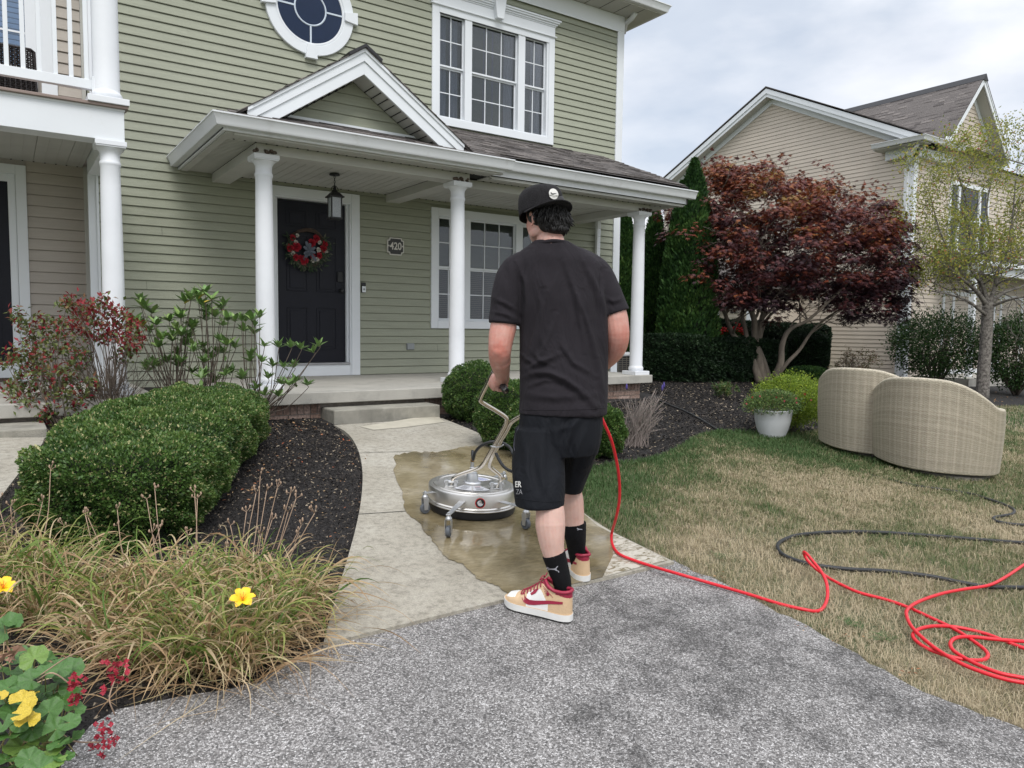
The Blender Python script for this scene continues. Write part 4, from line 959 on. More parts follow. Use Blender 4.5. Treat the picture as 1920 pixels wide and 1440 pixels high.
# upper wall openings: sliding door with white trim and a blind
trim('door_frame', M['white'], nb, (.30, .40, BY - .035, BY, 2.80, 5.2), (.435, .583, BY - .025, BY, 2.80, 5.2), bevel=.003)
MB().box(-1.2, .30, BY - .005, BY + .004, 2.80, 5.1).build('balcony_glass', glassmat('balcony glass', (.8, .9, 1), .02, .03), nb)
for k in range(30): MB().box(-1.2, .298, BY + .008, BY + .018, 3.2 + k * .055, 3.2 + k * .055 + .042).build('blind_slat', M['blind'], nb)
MB().box(-1.2, .30, BY + .019, BY + .0199, 2.80, 5.1).build('dark_room', mat('blind backing', (.16, .24, .33), .8), nb)
for z in (3.62, 3.98, 4.35): MB().box(-1.2, .299, BY - .012, BY - .006, z, z + .02).build('muntin', M['white'], nb)
# wicker chair on the balcony
ch = thing('wicker_chair', (.0, -1.2, 2.80), 'black wicker chair back seen through the balcony railing', 'chair')
M['bwick'] = mat('black wicker', (.018, .013, .013), .6, .8, 60, 1, 90)
mb = MB()
for k in range(34):
    x = -.34 + k * .0195; mb.tube([(x, -1.2 + .01 * (k % 2), 2.86), (x, -1.17 + .01 * (k % 2), 3.335)], .0085, 5)
mb.build('backrest', M['bwick'], ch)
mb = MB()
for k in range(24):
    z = 2.87 + k * .02; P = [(-.345 + j * .0195 * 1.03, -1.2 + (.03 * (z - 2.86) / .475) + (.012 if (j + k) % 2 else -.008), z) for j in range(34)]; mb.tube(P, .0065, 4)
mb.tube([(-.35, -1.2, 2.85), (-.35, -1.17, 3.33), (-.33, -1.17, 3.348), (.29, -1.17, 3.348), (.315, -1.17, 3.33), (.325, -1.2, 2.85)], .012, 6)
mb.build('weave', M['bwick'], ch, kind='stuff')
MB().box(-.35, .32, -1.15, -.65, 3.08, 3.16).build('seat', M['bwick'], ch, bevel=.02)
for x in (-.33, .30):
    for y in (-1.15, -.68): MB().box(x, x + .03, y, y + .03, 2.801, 3.08).build('leg', M['bwick'], ch)
# ------------------------------------------------------------------ the tan house beyond the lawn
fh = thing('gabled_house', (17.9, .25, -.2), 'tan sided house with a steep front gable beyond the lawn', 'house')
X0, Y0, AP = 17.9, .25, 4.27
fS = frame((X0, 0, 0), (0, 1, 0), (-1, 0, 0)); fF = frame((0, Y0, 0), (1, 0, 0), (0, -1, 0))
MB().prism([(X0 + .02, Y0 + .02, -1), (X0 + .02, 8.3, -1), (X0 + .02, 8.3, 5.3), (X0 + .02, AP, 7.3), (X0 + .02, Y0 + .02, 5.3)], (10, 0, 0)).build('wall', M['beigeR'], fh)
clad(fS, Y0, 8.3, -.25, 7.27, SP, M['beigeR'], fh, seams=.15, clip=lambda z: (max(Y0, AP - max(0, 7.27 - z) / .497), min(8.3, AP + max(0, 7.27 - z) / .497)), lip=.013)
clad(fF, X0, 27.5, -.25, 5.2, SP, M['beigeR'], fh, seams=0, holes=[(19.6, 21.7, 2.95, 4.75)], lip=.013)
clad(fF, 18.9, 22.0, 5.2, 6.95, SP, M['beigeR'], fh, seams=0, clip=lambda z: (20.4 - max(0, 7.0 - z) / 1.12, 20.4 + max(0, 7.0 - z) / 1.12), lip=.013)
MB().prism([(18.8, Y0 + .02, 5.2), (22.0, Y0 + .02, 5.2), (20.4, Y0 + .02, 7.0)], (0, .1, 0)).build('gable_wall', M['beigeR'], fh)
trim('corner_board', M['white'], fh, (X0 - .03, X0, Y0 - .03, Y0 + .13, -.25, 5.15), (X0 + .001, X0 + .13, Y0 - .03, Y0, -.25, 5.15), bevel=0)
def slopeband(xa, xb, ya, za, yb, zb, t0, t1, m, name):
    """board following a slope in Y-Z, between offsets t0..t1 below the line"""
    return MB().prism([(xa, ya, za - t0), (xa, yb, zb - t0), (xa, yb, zb - t1), (xa, ya, za - t1)], (xb - xa, 0, 0)).build(name, m, fh)
for ye, ze in ((0.0, 5.50), (8.55, 5.50)):
    slopeband(17.58, 17.61, AP, 7.60, ye, ze, 0, .13, M['white'], 'rake_board')
    slopeband(17.605, 17.63, AP, 7.60, ye, ze, .13, .22, M['white'], 'rake_board')
    slopeband(17.63, 17.9, AP, 7.60, ye, ze, .205, .22, M['whiteold'], 'gable_soffit')
    slopeband(17.86, 17.895, AP, 7.60, ye, ze, .222, .37, M['white'], 'rake_frieze')
    slopeband(17.56, 28.5, AP, 7.63, ye + (-.12 if ye < 1 else .12), ze - .03, -.03, .0, M['sh2'], 'roof')
def frm(u, v): c = math.hypot(1, .493); return np.array([u, -.1 + v / c, 5.47 + .493 * v / c + .01]), np.array([0, -.493 / c, 1 / c])
shingles(frm, 17.56, 19.6, 4.3, .14, fh, SH, tab=.3, name='roof_shingles', hole=lambda u, v: u > 18.6 and v > 1.5 and u > 18.6 + v * .3)
# cornice return at the corner
trim('cornice_return', M['whiteold'], fh, (17.50, X0 - .001, -.12, 1.05, 5.30, 5.325), bevel=0)
trim('cornice_frieze', M['white'], fh, (17.78, X0 - .015, Y0 - .10, .90, 5.08, 5.299), (17.78, 19.6, Y0 - .10, Y0 - .016, 5.08, 5.299), bevel=0)
MB().prism([(17.48, -.14, 5.42), (X0, .2, 5.56), (X0, 1.05, 5.56), (17.48, 1.05, 5.42)], (0, 0, .02)).build('return_roof', M['sh2'], fh)
gutter([(17.50, 1.05), (17.50, -.12), (19.35, -.12)], 5.44, M['gutter'], fh)
trim('downspout', M['gutter'], fh, (17.80, 17.868, .34, .42, -.2, 4.9), bevel=0)
MB().tube([(17.62, .02, 5.33), (17.62, .1, 5.2), (17.82, .36, 4.98), (17.83, .38, 4.85)], .045, 8).build('downspout_elbow', M['gutter'], fh, smooth=True)
# steep cross gable
PX, PZ, S2 = 20.42, 7.34, 1.12; c2 = math.hypot(1, S2)
for sgn in (-1, 1):
    P = lambda off, t, y: (PX + sgn * t, y, PZ - off * c2 - S2 * t)
    MB().prism([P(0, 0, -.06), P(0, 1.60, -.06), P(.13, 1.60, -.06), P(.13, 0, -.06)], (0, .03, 0)).build('rake_board', M['white'], fh)
    MB().prism([P(.01, 0, -.075), P(.01, 1.60, -.075), P(.04, 1.60, -.075), P(.04, 0, -.075)], (0, .014, 0)).build('rake_moulding', M['white'], fh)
    MB().prism([P(.10, 0, -.02), P(.10, 1.60, -.02), P(.13, 1.60, -.02), P(.13, 0, -.02)], (0, .27, 0)).build('gable_soffit', M['whiteold'], fh)
    MB().prism([P(.131, 0, Y0 - .03), P(.131, 1.60, Y0 - .03), P(.25, 1.60, Y0 - .03), P(.25, 0, Y0 - .03)], (0, .03, 0)).build('rake_frieze', M['white'], fh)
    mb = MB(); mb.hexa([(PX, -.08, PZ), (PX, 3.8, PZ), (PX + sgn * 1.62, .1, PZ - S2 * 1.62), (PX + sgn * 1.62, -.08, PZ - S2 * 1.62), (PX, -.08, PZ + .02), (PX, 3.8, PZ + .02), (PX + sgn * 1.64, .1, PZ - S2 * 1.62), (PX + sgn * 1.64, -.08, PZ - S2 * 1.62)]); mb.build('cross_roof', M['sh1'], fh)
def frc(u, v): t = 1.62 - v / c2; return np.array([PX - t, u, PZ - S2 * t + .012]), np.array([-S2 / c2, 0, 1 / c2])
shingles(frc, -.08, 3.75, 1.62 * c2, .13, fh, SH, tab=.26, name='roof_shingles', clip=lambda v: (-.08, .12 + (v / (1.62 * c2)) * 3.6))
MB().hexa([(PX - .13, -.1, PZ - .11), (PX + .13, -.1, PZ - .11), (PX + .13, 3.7, PZ - .11), (PX - .13, 3.7, PZ - .11), (PX - .01, -.1, PZ + .05), (PX + .01, -.1, PZ + .05), (PX + .01, 3.7, PZ + .05), (PX - .01, 3.7, PZ + .05)]).build('ridge_cap', M['black'], fh)
trim('kick_block', M['white'], fh, (18.62, 18.90, -.09, -.062, 5.48, 5.62), bevel=0)
# upper window, porch beam and lower openings
def simplewin(x0, x1, z0, z1, mull, name='window', fr=None, y=Y0 - .03):
    w = MB().box(x0, x0 + .1, y, y + .05, z0, z1).box(x1 - .1, x1, y, y + .05, z0, z1).box(x0 + .1, x1 - .1, y, y + .05, z1 - .1, z1).box(x0 + .1, x1 - .1, y, y + .05, z0, z0 + .1)
    for m_ in mull: w.box(m_ - .05, m_ + .05, y, y + .05, z0 + .1, z1 - .1)
    w = w.build(name, M['white'], fh); e = [x0 + .1] + [v for m_ in mull for v in (m_ - .05, m_ + .05)] + [x1 - .1]
    for i in range(0, len(e), 2): MB().box(e[i], e[i + 1], y + .035, y + .045, z0 + .1, z1 - .1).build('pane', M['fan'] if z1 < 2.2 else M['glass'], w)
    if z1 >= 2.2:
        MB().box(x0 + .1, x1 - .1, y + .1, y + .11, z0, z1).build('dark_room', M['fan'], w)
        for a in (x0 + .12, x1 - .5): folds('curtain', a, a + .35, z0 + .1, z1 - .1, y + .08, M['curtain'], w, .01, 20, 12)
        MB().box(x0 + .1, x1 - .1, y + .02, y + .04, (z0 + z1) / 2 - .02, (z0 + z1) / 2 + .02).build('meeting_rail', M['white'], w)
    return w
simplewin(19.6, 21.7, 2.95, 4.75, (20.1, 21.2)); simplewin(19.55, 21.75, -.1, 2.0, (20.1, 21.2)); simplewin(22.3, 24.1, -.1, 2.0, (22.75,))
trim('porch_beam', M['white'], fh, (19.0, 27.5, -.72, -.55, 2.36, 2.60), (19.0, 27.5, -.84, -.73, 2.56, 2.68), bevel=0)
MB().prism([(18.9, -.85, 2.68), (27.5, -.85, 2.68), (27.5, Y0, 3.0), (18.9, Y0, 3.0)], (0, 0, .03)).build('porch_roof', M['sh1'], fh)
trim('porch_post', M['white'], fh, (19.1, 19.22, -.70, -.58, -.1, 2.36), bevel=0); trim('porch_post', M['white'], fh, (24.8, 24.92, -.70, -.58, -.1, 2.36), bevel=0)
trim('porch_slab', M['slab'], fh, (18.4, 27.5, -1.0, Y0, -.32, -.10))
# low wing behind the maple
WX = 15.8; ya = float(atX(1408, 600, WX)[1])
wg = MB().box(WX, X0, ya, 9.5, -.5, 2.03).build('wing_wall', M['beigeR'], fh)
clad(frame((WX - .002, 0, 0), (0, 1, 0), (-1, 0, 0)), ya, 9.5, -.25, 2.0, SP, M['beigeR'], fh, seams=0)
trim('corner_board', M['white'], fh, (WX - .04, WX - .016, ya - .02, ya + .12, -.3, 2.03), bevel=0)
yd = float(atX(1334, 590, WX)[1])
MB().box(WX - .05, WX - .016, yd - .05, yd + .05, -.3, 1.80).box(WX - .05, WX - .016, yd + .05, yd + 1.0, 1.72, 1.80).box(WX - .05, WX - .016, yd + .95, yd + 1.05, -.3, 1.80).build('door_frame', M['white'], fh)
MB().box(WX - .03, WX - .015, yd + .05, yd + .95, -.3, 1.72).build('door', M['fan'], fh)
MB().hexa([(WX - .35, ya - .2, 2.03), (X0, ya - .2, 2.03), (X0, 9.6, 2.03), (WX - .35, 9.6, 2.03), (WX - .35, ya - .2, 2.10), (X0, ya - .2, 3.0), (X0, 9.6, 3.0), (WX - .35, 9.6, 2.10)]).build('wing_roof', M['sh1'], fh)
trim('wing_fascia', M['gutter'], fh, (WX - .40, WX - .351, ya - .2, 9.6, 2.0, 2.12), bevel=0)
p = atX(1345, 570, WX - .1)
wl = thing('wall_lamp', (WX - .1, p[1], 1.3), 'small wall lamp beside the far door seen through the maple', 'lamp')
MB().box(WX - .14, WX - .06, p[1] - .04, p[1] + .04, 1.32, 1.55).build('glass', M['white'], wl); MB().box(WX - .16, WX - .016, p[1] - .06, p[1] + .06, 1.55, 1.60).build('cap', M['black'], wl)

# ------------------------------------------------------------------ plants
def norm(a): return a / np.maximum(np.linalg.norm(a, axis=1, keepdims=True), 1e-9)
def leaves(P, D, Nn, ln, wd, fold=.25, curl=.0):
    """one folded four-cornered leaf per point: P base, D direction, Nn face normal"""
    D = norm(D); S = norm(np.cross(D, Nn)); U = np.cross(S, D); ln = ln[:, None]; wd = wd[:, None]
    a = P; b = P + D * ln * .45 + S * wd * .5 + U * wd * fold; c = P + D * ln - U * ln * curl; d = P + D * ln * .45 - S * wd * .5 + U * wd * fold
    V = np.stack([a, b, c, d], 1).reshape(-1, 3); i = np.arange(len(P)) * 4
    return V, np.concatenate([np.stack([i, i + 1, i + 2], 1), np.stack([i, i + 2, i + 3], 1)])
def rndir(n): v = rng.normal(size=(n, 3)); return norm(v)
def add_leaves(name, P, D, Nn, ln, wd, m, parent, rnd, fold=.25, curl=0, kind='stuff', label=None):
    V, F = leaves(P, D, Nn, ln, wd, fold, curl); o = np_mesh(name, V, F, m, parent, attr={'rnd': np.repeat(rnd, 4)}, kind=kind)
    if label: o['label'] = label
    return o
def surfleaves(P, Nn, n_, ln, wd, spread=.8, up=.3):
    D = norm(Nn + rndir(len(P)) * spread + np.array([0, 0, up])); return D
M['box'] = leafmat('boxwood leaves', [(.028, .064, .017), (.058, .118, .026), (.10, .180, .040), (.19, .26, .07), (.44, .42, .20)], [0, .35, .75, .95, 1], .42, .25, .35)
M['core'] = mat('dark core filler', (.010, .016, .007), 1, .4, 20)  # near-black filler for the solid cores added inside hedges, balls and arborvitae
M['twig'] = mat('grey brown twigs', (.12, .095, .075), .9, .3, 30)
M['bark'] = mat('maple bark', (.15, .125, .098), .9, .3, 12, .6, 50, stretch=(1, 1, .35), dirt=(.10, .085, .07), dirtscale=9, dirtcut=(.5, .75))
M['bark2'] = mat('rough grey bark', (.19, .175, .155), .95, .35, 25, 1, 60, dirt=(.07, .06, .055), dirtscale=22, dirtcut=(.45, .62))

def hedge(name, poly, h, n, ln, m, label, cat, group=None, rnd=.1, bump=.05, seed=0, zb=.04, flecks=.02, dtop=.08):
    """clipped hedge: leaves over the top and sides of a rounded prism"""
    poly = np.array(poly, float); c = poly.mean(0); r = np.random.default_rng(seed)
    t = thing(name, (c[0], c[1], gz(*c)), label, cat, group)
    def inset(d):
        k = len(poly); out = []
        A2 = sum(poly[i][0] * poly[(i + 1) % k][1] - poly[(i + 1) % k][0] * poly[i][1] for i in range(k)); sg = 1 if A2 > 0 else -1
        for i in range(k):
            a = poly[i] - poly[i - 1]; b = poly[(i + 1) % k] - poly[i]; na = np.array([-a[1], a[0]]) / np.linalg.norm(a) * sg; nb = np.array([-b[1], b[0]]) / np.linalg.norm(b) * sg
            q = na + nb; q = q / np.linalg.norm(q); out.append(poly[i] + q * d / max(.35, q @ na))
        return np.array(out), sg
    ip, sg = inset(.05 + rnd * .3)
    MB().prism([(p[0], p[1], gz(*p) + .02) for p in ip], (0, 0, h - .07)).build('stem', M['core'], t)  # not stems: solid dark core added so the hedge is not see-through
    # area split
    k = len(poly); per = [np.linalg.norm(poly[(i + 1) % k] - poly[i]) for i in range(k)]; A = abs(sum(poly[i][0] * poly[(i + 1) % k][1] - poly[(i + 1) % k][0] * poly[i][1] for i in range(k))) / 2
    nt_ = int(n * A / (A + sum(per) * h)); ns = n - nt_
    lo, hi = poly.min(0), poly.max(0); T = np.stack([r.uniform(lo[0], hi[0], nt_ * 3), r.uniform(lo[1], hi[1], nt_ * 3)], 1); T = T[inpoly(T, [tuple(p) for p in poly])][:nt_]
    dist = np.full(len(T), 9.0); outn = np.zeros((len(T), 2))
    for i in range(k):
        a, b = poly[i], poly[(i + 1) % k]; e = (b - a) / per[i]; nr = np.array([e[1], -e[0]]) * sg; d = -((T - a) @ nr); s_ = d < dist; dist[s_] = d[s_]; outn[s_] = nr
    q = np.clip(1 - dist / rnd, 0, 1); zt = h - rnd * (1 - np.sqrt(np.clip(1 - q ** 2, 0, 1))) * .9
    Pt = np.column_stack([T, gz(T[:, 0], T[:, 1]) + zt]); Nt = norm(np.column_stack([outn * q[:, None] * 1.2, 1.05 - q * .6]))
    side = r.choice(k, ns, p=np.array(per) / sum(per)); u = r.random(ns); a = poly[side]; b = poly[(side + 1) % k]; S2_ = a + (b - a) * u[:, None]; zz = r.uniform(zb, h - rnd * .5, ns)
    e = norm(np.column_stack([b - a, np.zeros(ns)])); nr = np.stack([e[:, 1], -e[:, 0], np.zeros(ns)], 1) * sg
    Ps = np.column_stack([S2_, gz(S2_[:, 0], S2_[:, 1]) + zz]); under = np.clip(1 - zz / (h * .5), 0, 1); Ps = Ps - nr * (under ** 2 * .10)[:, None]
    P = np.concatenate([Pt, Ps]); N_ = np.concatenate([Nt, nr])
    b1 = vnoise(P[:, :2] + P[:, 2:3] * 1.7, 5, seed) - .5; b2 = vnoise(P[:, [1, 2]] + P[:, :1] * .8, 14, seed + 1) - .5
    P = P + N_ * (b1 * bump + b2 * bump * .6)[:, None] - N_ * (r.random(len(P)) ** 2 * dtop)[:, None] * .5
    D = norm(N_ + rndir(len(P)) * .9 + np.array([0, 0, .25])); v = np.clip(.45 + .5 * (b1 + b2) + r.normal(0, .20, len(P)), 0, .93); v[r.random(len(P)) < flecks] = 1
    L_ = ln * r.uniform(.7, 1.3, len(P)); add_leaves('foliage', P, D, norm(N_ + rndir(len(P)) * .8), L_, L_ * .55, m, t, v)
    return t
ha = [(.05, -5.22), (.2, -5.43), (.45, -5.56), (.72, -5.47), (.9, -5.15), (1.25, -4.35), (1.68, -3.42), (1.55, -3.08), (1.1, -3.05), (.62, -3.6), (.22, -4.5)]
hedge('boxwood_hedge', ha, .46, 130000, .0175, M['box'], 'large clipped boxwood hedge in the bed left of the walk', 'hedge', rnd=.13, bump=.075, flecks=.075, dtop=.12)
def ball(name, c, rx, rz, n, ln, m, label, cat, group=None, seed=0, v0=.45, core=True, sub=0.0, wr_=.55, flecks=.01, squash=1.0, kindm=None):
    r = np.random.default_rng(seed); t = thing(name, (c[0], c[1], gz(c[0], c[1])), label, cat, group); cz = gz(c[0], c[1]) + rz * .92
    d = norm(r.normal(size=(n, 3))); d = d[d[:, 2] > -.85]; n = len(d)
    q = 1 + .10 * (vnoise(d[:, :2] + d[:, 2:3], 3, seed) - .5) * 2 + .07 * (vnoise(d[:, [0, 2]] * 1.3 + d[:, 1:2], 9, seed + 5) - .5) * 2 - r.random(n) ** 2 * .10
    P = np.array([c[0], c[1], cz]) + d * np.array([rx, rx * squash, rz]) * q[:, None]; P[:, 2] = np.maximum(P[:, 2], gz(P[:, 0], P[:, 1]) + .01)
    if core: MB().lathe([(rx * .88 * math.cos(a), rz * .9 * math.sin(a)) for a in [(-80 + 20 * k) * math.pi / 180 for k in range(9)]], (c[0], c[1], cz), 20).build('stem', M['core'], t)  # dark filler core in place of stems, closes the view through the ball
    N_ = norm(d / np.array([rx, rx, rz])); D = norm(N_ + rndir(n) * .9 + np.array([0, 0, .25])); v = np.clip(v0 + r.normal(0, .22, n) + .3 * (vnoise(d[:, :2] * 2, 3, seed) - .5), 0, .93); v[r.random(n) < flecks] = 1
    L_ = ln * r.uniform(.7, 1.3, n); add_leaves('foliage', P, D, norm(N_ + rndir(n) * .8), L_, L_ * wr_, m, t, v); return t
for i, (px, py, rx, rz, lab) in enumerate([(882, 792, .33, .31, 'round clipped boxwood beside the step, furthest from the camera'), (948, 848, .29, .31, 'round clipped boxwood behind the cleaner handle, second from the step'), (1010, 872, .29, .30, 'round clipped boxwood mostly hidden behind the man'), (1118, 862, .235, .235, 'round clipped boxwood right of the man by the red hose')]):
    p = gp(px, py); c = p[:2] + np.array([.10, .10]); ball('boxwood_ball', c, rx, rz, 26000, .018, M['box'], lab, 'shrub', 'clipped boxwood balls right of the walk', seed=20 + i)

# --- arborvitae
M['arb'] = leafmat('arborvitae sprays', [(.014, .040, .013), (.032, .082, .020), (.065, .135, .030), (.11, .19, .045)], [0, .4, .8, 1], .6, .15, .25)
def arbor(px, d, ztop, wmax, label, seed, twin=None):
    p = atD(px, 700, d); c = p[:2]; z0 = gz(*c); r = np.random.default_rng(seed)
    t = thing('arborvitae', (c[0], c[1], z0), label, 'tree', 'columnar arborvitae beside the house'); H = ztop - z0
    heads = [(0, 0, H, 1.0)] + ([twin] if twin else [])
    Ps, Ns = [], []; 
    for (ox, oy, hh, sc) in heads:
        n = int(26000 * sc); z = r.random(n) ** 1.15 * hh; th = r.uniform(0, 2 * np.pi, n)
        R_ = wmax * sc * np.clip((1 - (z / hh) ** 2.3), 0, 1) ** .8 * np.clip(.55 + z / hh * 3, 0, 1); R_ = R_ * (1 + .16 * (vnoise(np.column_stack([th * 1.2 + ox, z * 1.4]), 2.2, seed) - .5) * 2) - r.random(n) ** 2 * .12
        R_ = np.maximum(R_, .01)
        Ps.append(np.column_stack([c[0] + ox + R_ * np.cos(th), c[1] + oy + R_ * np.sin(th), z0 + z])); Ns.append(np.column_stack([np.cos(th), np.sin(th), np.full(n, .3)]))
        prof = [(max(.01, wmax * sc * .82 * max(0, 1 - (k / 10) ** 2.3) ** .8 * min(1, .5 + k / 10 * 3)), hh * k / 10) for k in range(11)]
        MB().lathe(prof, (c[0] + ox, c[1] + oy, z0), 16).build('trunk', M['core'], t)  # added dark core shaped like the crown, not a trunk; backs the sprays
    P = np.concatenate(Ps); N_ = norm(np.concatenate(Ns)); n = len(P); D = norm(N_ * .7 + np.array([0, 0, .9]) + rndir(n) * .55)
    v = np.clip(.42 + r.normal(0, .2, n) + .5 * (vnoise(P[:, [0, 2]] + P[:, 1:2], 4, seed) - .5), 0, 1); L_ = r.uniform(.05, .10, n)
    add_leaves('foliage', P, D, norm(N_ + rndir(n) * .6), L_, L_ * .42, M['arb'], t, v, fold=.1)
arbor(1167, 14.8, .92 + 219 / 1399.3 * 14.8, .36, 'narrow arborvitae just left of the right porch column', 1)
arbor(1222, 15.2, .92 + 228 / 1399.3 * 15.2, .40, 'slim pointed arborvitae just right of the right porch column', 2)
arbor(1291, 13.9, .92 + 312 / 1399.3 * 13.9, .50, 'widest and tallest arborvitae, twin topped, beside the red maple', 3, (-.16, .12, 3.6, .8))
# --- dark yew hedges
M['yew'] = leafmat('yew needles', [(.006, .016, .007), (.012, .030, .011), (.022, .048, .018), (.05, .085, .03)], [0, .5, .9, 1], .55, .1, .3)
def dp(px, d): return atD(px, 700, d)[:2]
hedge('yew_hedge', [dp(1206, 12.9), dp(1300, 13.15), dp(1395, 13.9), dp(1470, 14.9), dp(1470, 16.0), dp(1390, 15.0), dp(1300, 14.3), dp(1203, 14.0)], .82, 60000, .045, M['yew'], 'low dark clipped yew hedge between the porch and the maple', 'hedge', rnd=.10, bump=.05, seed=3, flecks=.003)
hedge('yew_hedge', [dp(1470, 15.3), dp(1547, 15.6), dp(1552, 16.6), dp(1470, 16.6)], .98, 22000, .045, M['yew'], 'dark clipped yew mass directly behind the maple trunks', 'hedge', rnd=.25, bump=.07, seed=4, flecks=.003)
hedge('yew_hedge', [dp(1305, 16.4), dp(1420, 17.0), dp(1552, 17.6), dp(1552, 18.4), dp(1420, 18.0), dp(1300, 17.4)], 1.16, 30000, .05, M['yew'], 'taller dark clipped hedge in front of the wing of the tan house', 'hedge', rnd=.12, bump=.06, seed=5, flecks=.003)
hedge('yew_hedge', [dp(1480, 14.2), dp(1548, 14.4), dp(1552, 14.9), dp(1480, 14.7)], .33, 6000, .04, M['arb'], 'very low green hedge strip behind the white planter', 'hedge', rnd=.12, bump=.06, seed=6, flecks=.003)

# --- branching
def grow(mb, p, d, ln, r0, depth, out, rs, spread=.5, bend=.15, up=.1, ratio=.74, kids=(2, 3), seg=6, minr=.003):
    n = 5; P = [np.array(p)]; R_ = [r0]; dd = np.array(d)
    for k in range(n):
        dd = dd + np.array([rs.gauss(0, bend), rs.gauss(0, bend), rs.gauss(0, bend) + up * .3]); dd /= np.linalg.norm(dd)
        P.append(P[-1] + dd * ln / n); R_.append(max(minr, r0 * (1 - .4 * (k + 1) / n)))
    mb.tube(P, R_, seg if depth > 1 else 4)
    if depth <= 0: out.append((P[-1], dd)); return
    for k in range(rs.randint(*kids)):
        a = np.array([rs.gauss(0, 1), rs.gauss(0, 1), rs.gauss(0, .6)]); a -= dd * (a @ dd); a /= max(1e-6, np.linalg.norm(a)); q = dd + a * spread * rs.uniform(.6, 1.3) + np.array([0, 0, up]); q /= np.linalg.norm(q)
        s = P[-1] if k == 0 else P[rs.randint(2, n)]
        grow(mb, s, q, ln * ratio * rs.uniform(.8, 1.15), max(minr, R_[-1] * .8), depth - 1, out, rs, spread, bend, up, ratio, kids, seg, minr)
    if depth == 1: out.append((P[-1], dd))

# --- red Japanese maple
MD = 14.3
CR = [(1246, 420), (1252, 395), (1285, 372), (1300, 345), (1325, 318), (1360, 303), (1410, 297), (1445, 312), (1478, 345), (1500, 330), (1545, 322), (1572, 345), (1620, 352), (1655, 372), (1692, 402), (1706, 440), (1712, 500), (1706, 560), (1696, 596), (1650, 592), (1620, 612), (1592, 634), (1560, 618), (1530, 590), (1480, 600), (1430, 585), (1388, 600), (1360, 560), (1330, 545), (1310, 520), (1290, 480), (1262, 455)]
base = atD(1432, 712, 14.2); t = thing('japanese_maple', (base[0], base[1], gz(base[0], base[1])), 'multi trunked Japanese maple with dark red and bronze leaves', 'tree')
mb = MB(); rs = random.Random(5); tips = []
def limb(pts, r0, r1, mb=None, seg=10):
    P = [atD(x, y, d) for x, y, d in pts]; P = smoothline(P, 6); n = len(P); Rr = [r0 + (r1 - r0) * (i / (n - 1)) ** .8 for i in range(n)]
    return P, Rr
LB = [([(1424, 716, 14.15), (1412, 680, 14.15), (1400, 652, 14.1), (1375, 628, 14.0), (1360, 590, 13.9), (1348, 560, 13.8), (1345, 500, 13.8)], .085, .018),
      ([(1432, 716, 14.2), (1421, 670, 14.2), (1416, 640, 14.2), (1414, 600, 14.1), (1402, 565, 14.1), (1398, 520, 14.0), (1385, 450, 14.0)], .10, .02),
      ([(1440, 714, 14.25), (1430, 680, 14.25), (1420, 645, 14.3), (1428, 600, 14.3), (1436, 560, 14.4), (1432, 500, 14.4), (1445, 420, 14.5)], .095, .02),
      ([(1402, 650, 14.1), (1398, 620, 14.15), (1392, 590, 14.2), (1398, 560, 14.2), (1415, 530, 14.1), (1430, 470, 14.0)], .05, .015),
      ([(1423, 640, 14.3), (1432, 610, 14.4), (1445, 590, 14.5), (1470, 570, 14.6), (1510, 520, 14.5)], .045, .014),
      ([(1453, 706, 14.0), (1464, 680, 13.9), (1466, 650, 13.9), (1475, 625, 13.9), (1490, 612, 13.9), (1515, 600, 13.9), (1560, 560, 13.9), (1620, 500, 13.9)], .072, .015),
      ([(1460, 700, 14.1), (1478, 678, 14.1), (1500, 655, 14.2), (1520, 625, 14.3), (1545, 600, 14.3), (1590, 570, 14.3), (1650, 530, 14.4)], .045, .012)]
for k, (pts, r0, r1) in enumerate(LB):
    P, Rr = limb(pts, r0, r1); MB().tube(P, Rr, 10).build('trunk', M['bark'], t, smooth=True)
    for j in range(len(P) // 2, len(P), 3):
        d_ = P[min(j + 1, len(P) - 1)] - P[j - 1]; d_ /= np.linalg.norm(d_); a = np.array([rs.gauss(0, 1), rs.gauss(0, 1), rs.uniform(0, .8)]); q = d_ * .5 + a * .6; q /= np.linalg.norm(q)
        grow(mb, P[j], q, .55, Rr[j] * .55, 3, tips, rs, .6, .12, .05, .78, (2, 2), 6, .004)
mb.build('branch', M['bark'], t, smooth=True, kind='stuff')
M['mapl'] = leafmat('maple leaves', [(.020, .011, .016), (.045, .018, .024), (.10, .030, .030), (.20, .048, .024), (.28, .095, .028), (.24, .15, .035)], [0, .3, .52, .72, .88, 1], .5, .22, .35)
def star_leaves(P, D, Nn, ln, rnd, name, m, parent, lobes=5):
    D = norm(D); S = norm(np.cross(D, Nn)); Vs = []; n = len(P)
    angs = np.linspace(-1.15, 1.15, lobes); sc = 1 - .38 * np.abs(angs) / 1.15
    for a, s in zip(angs, sc):
        d = D * np.cos(a) + S * np.sin(a); s2 = -D * np.sin(a) + S * np.cos(a); L_ = (ln * s)[:, None]
        Vs += [P, P + d * L_ * .5 + s2 * L_ * .13, P + d * L_ - Nn * L_ * .18, P + d * L_ * .5 - s2 * L_ * .13]
    V = np.stack(Vs, 1).reshape(-1, 3); i = np.arange(n * lobes) * 4
    return np_mesh(name, V, np.concatenate([np.stack([i, i + 1, i + 2], 1), np.stack([i, i + 2, i + 3], 1)]), m, parent, attr={'rnd': np.repeat(rnd, 4 * lobes)}, kind='stuff')
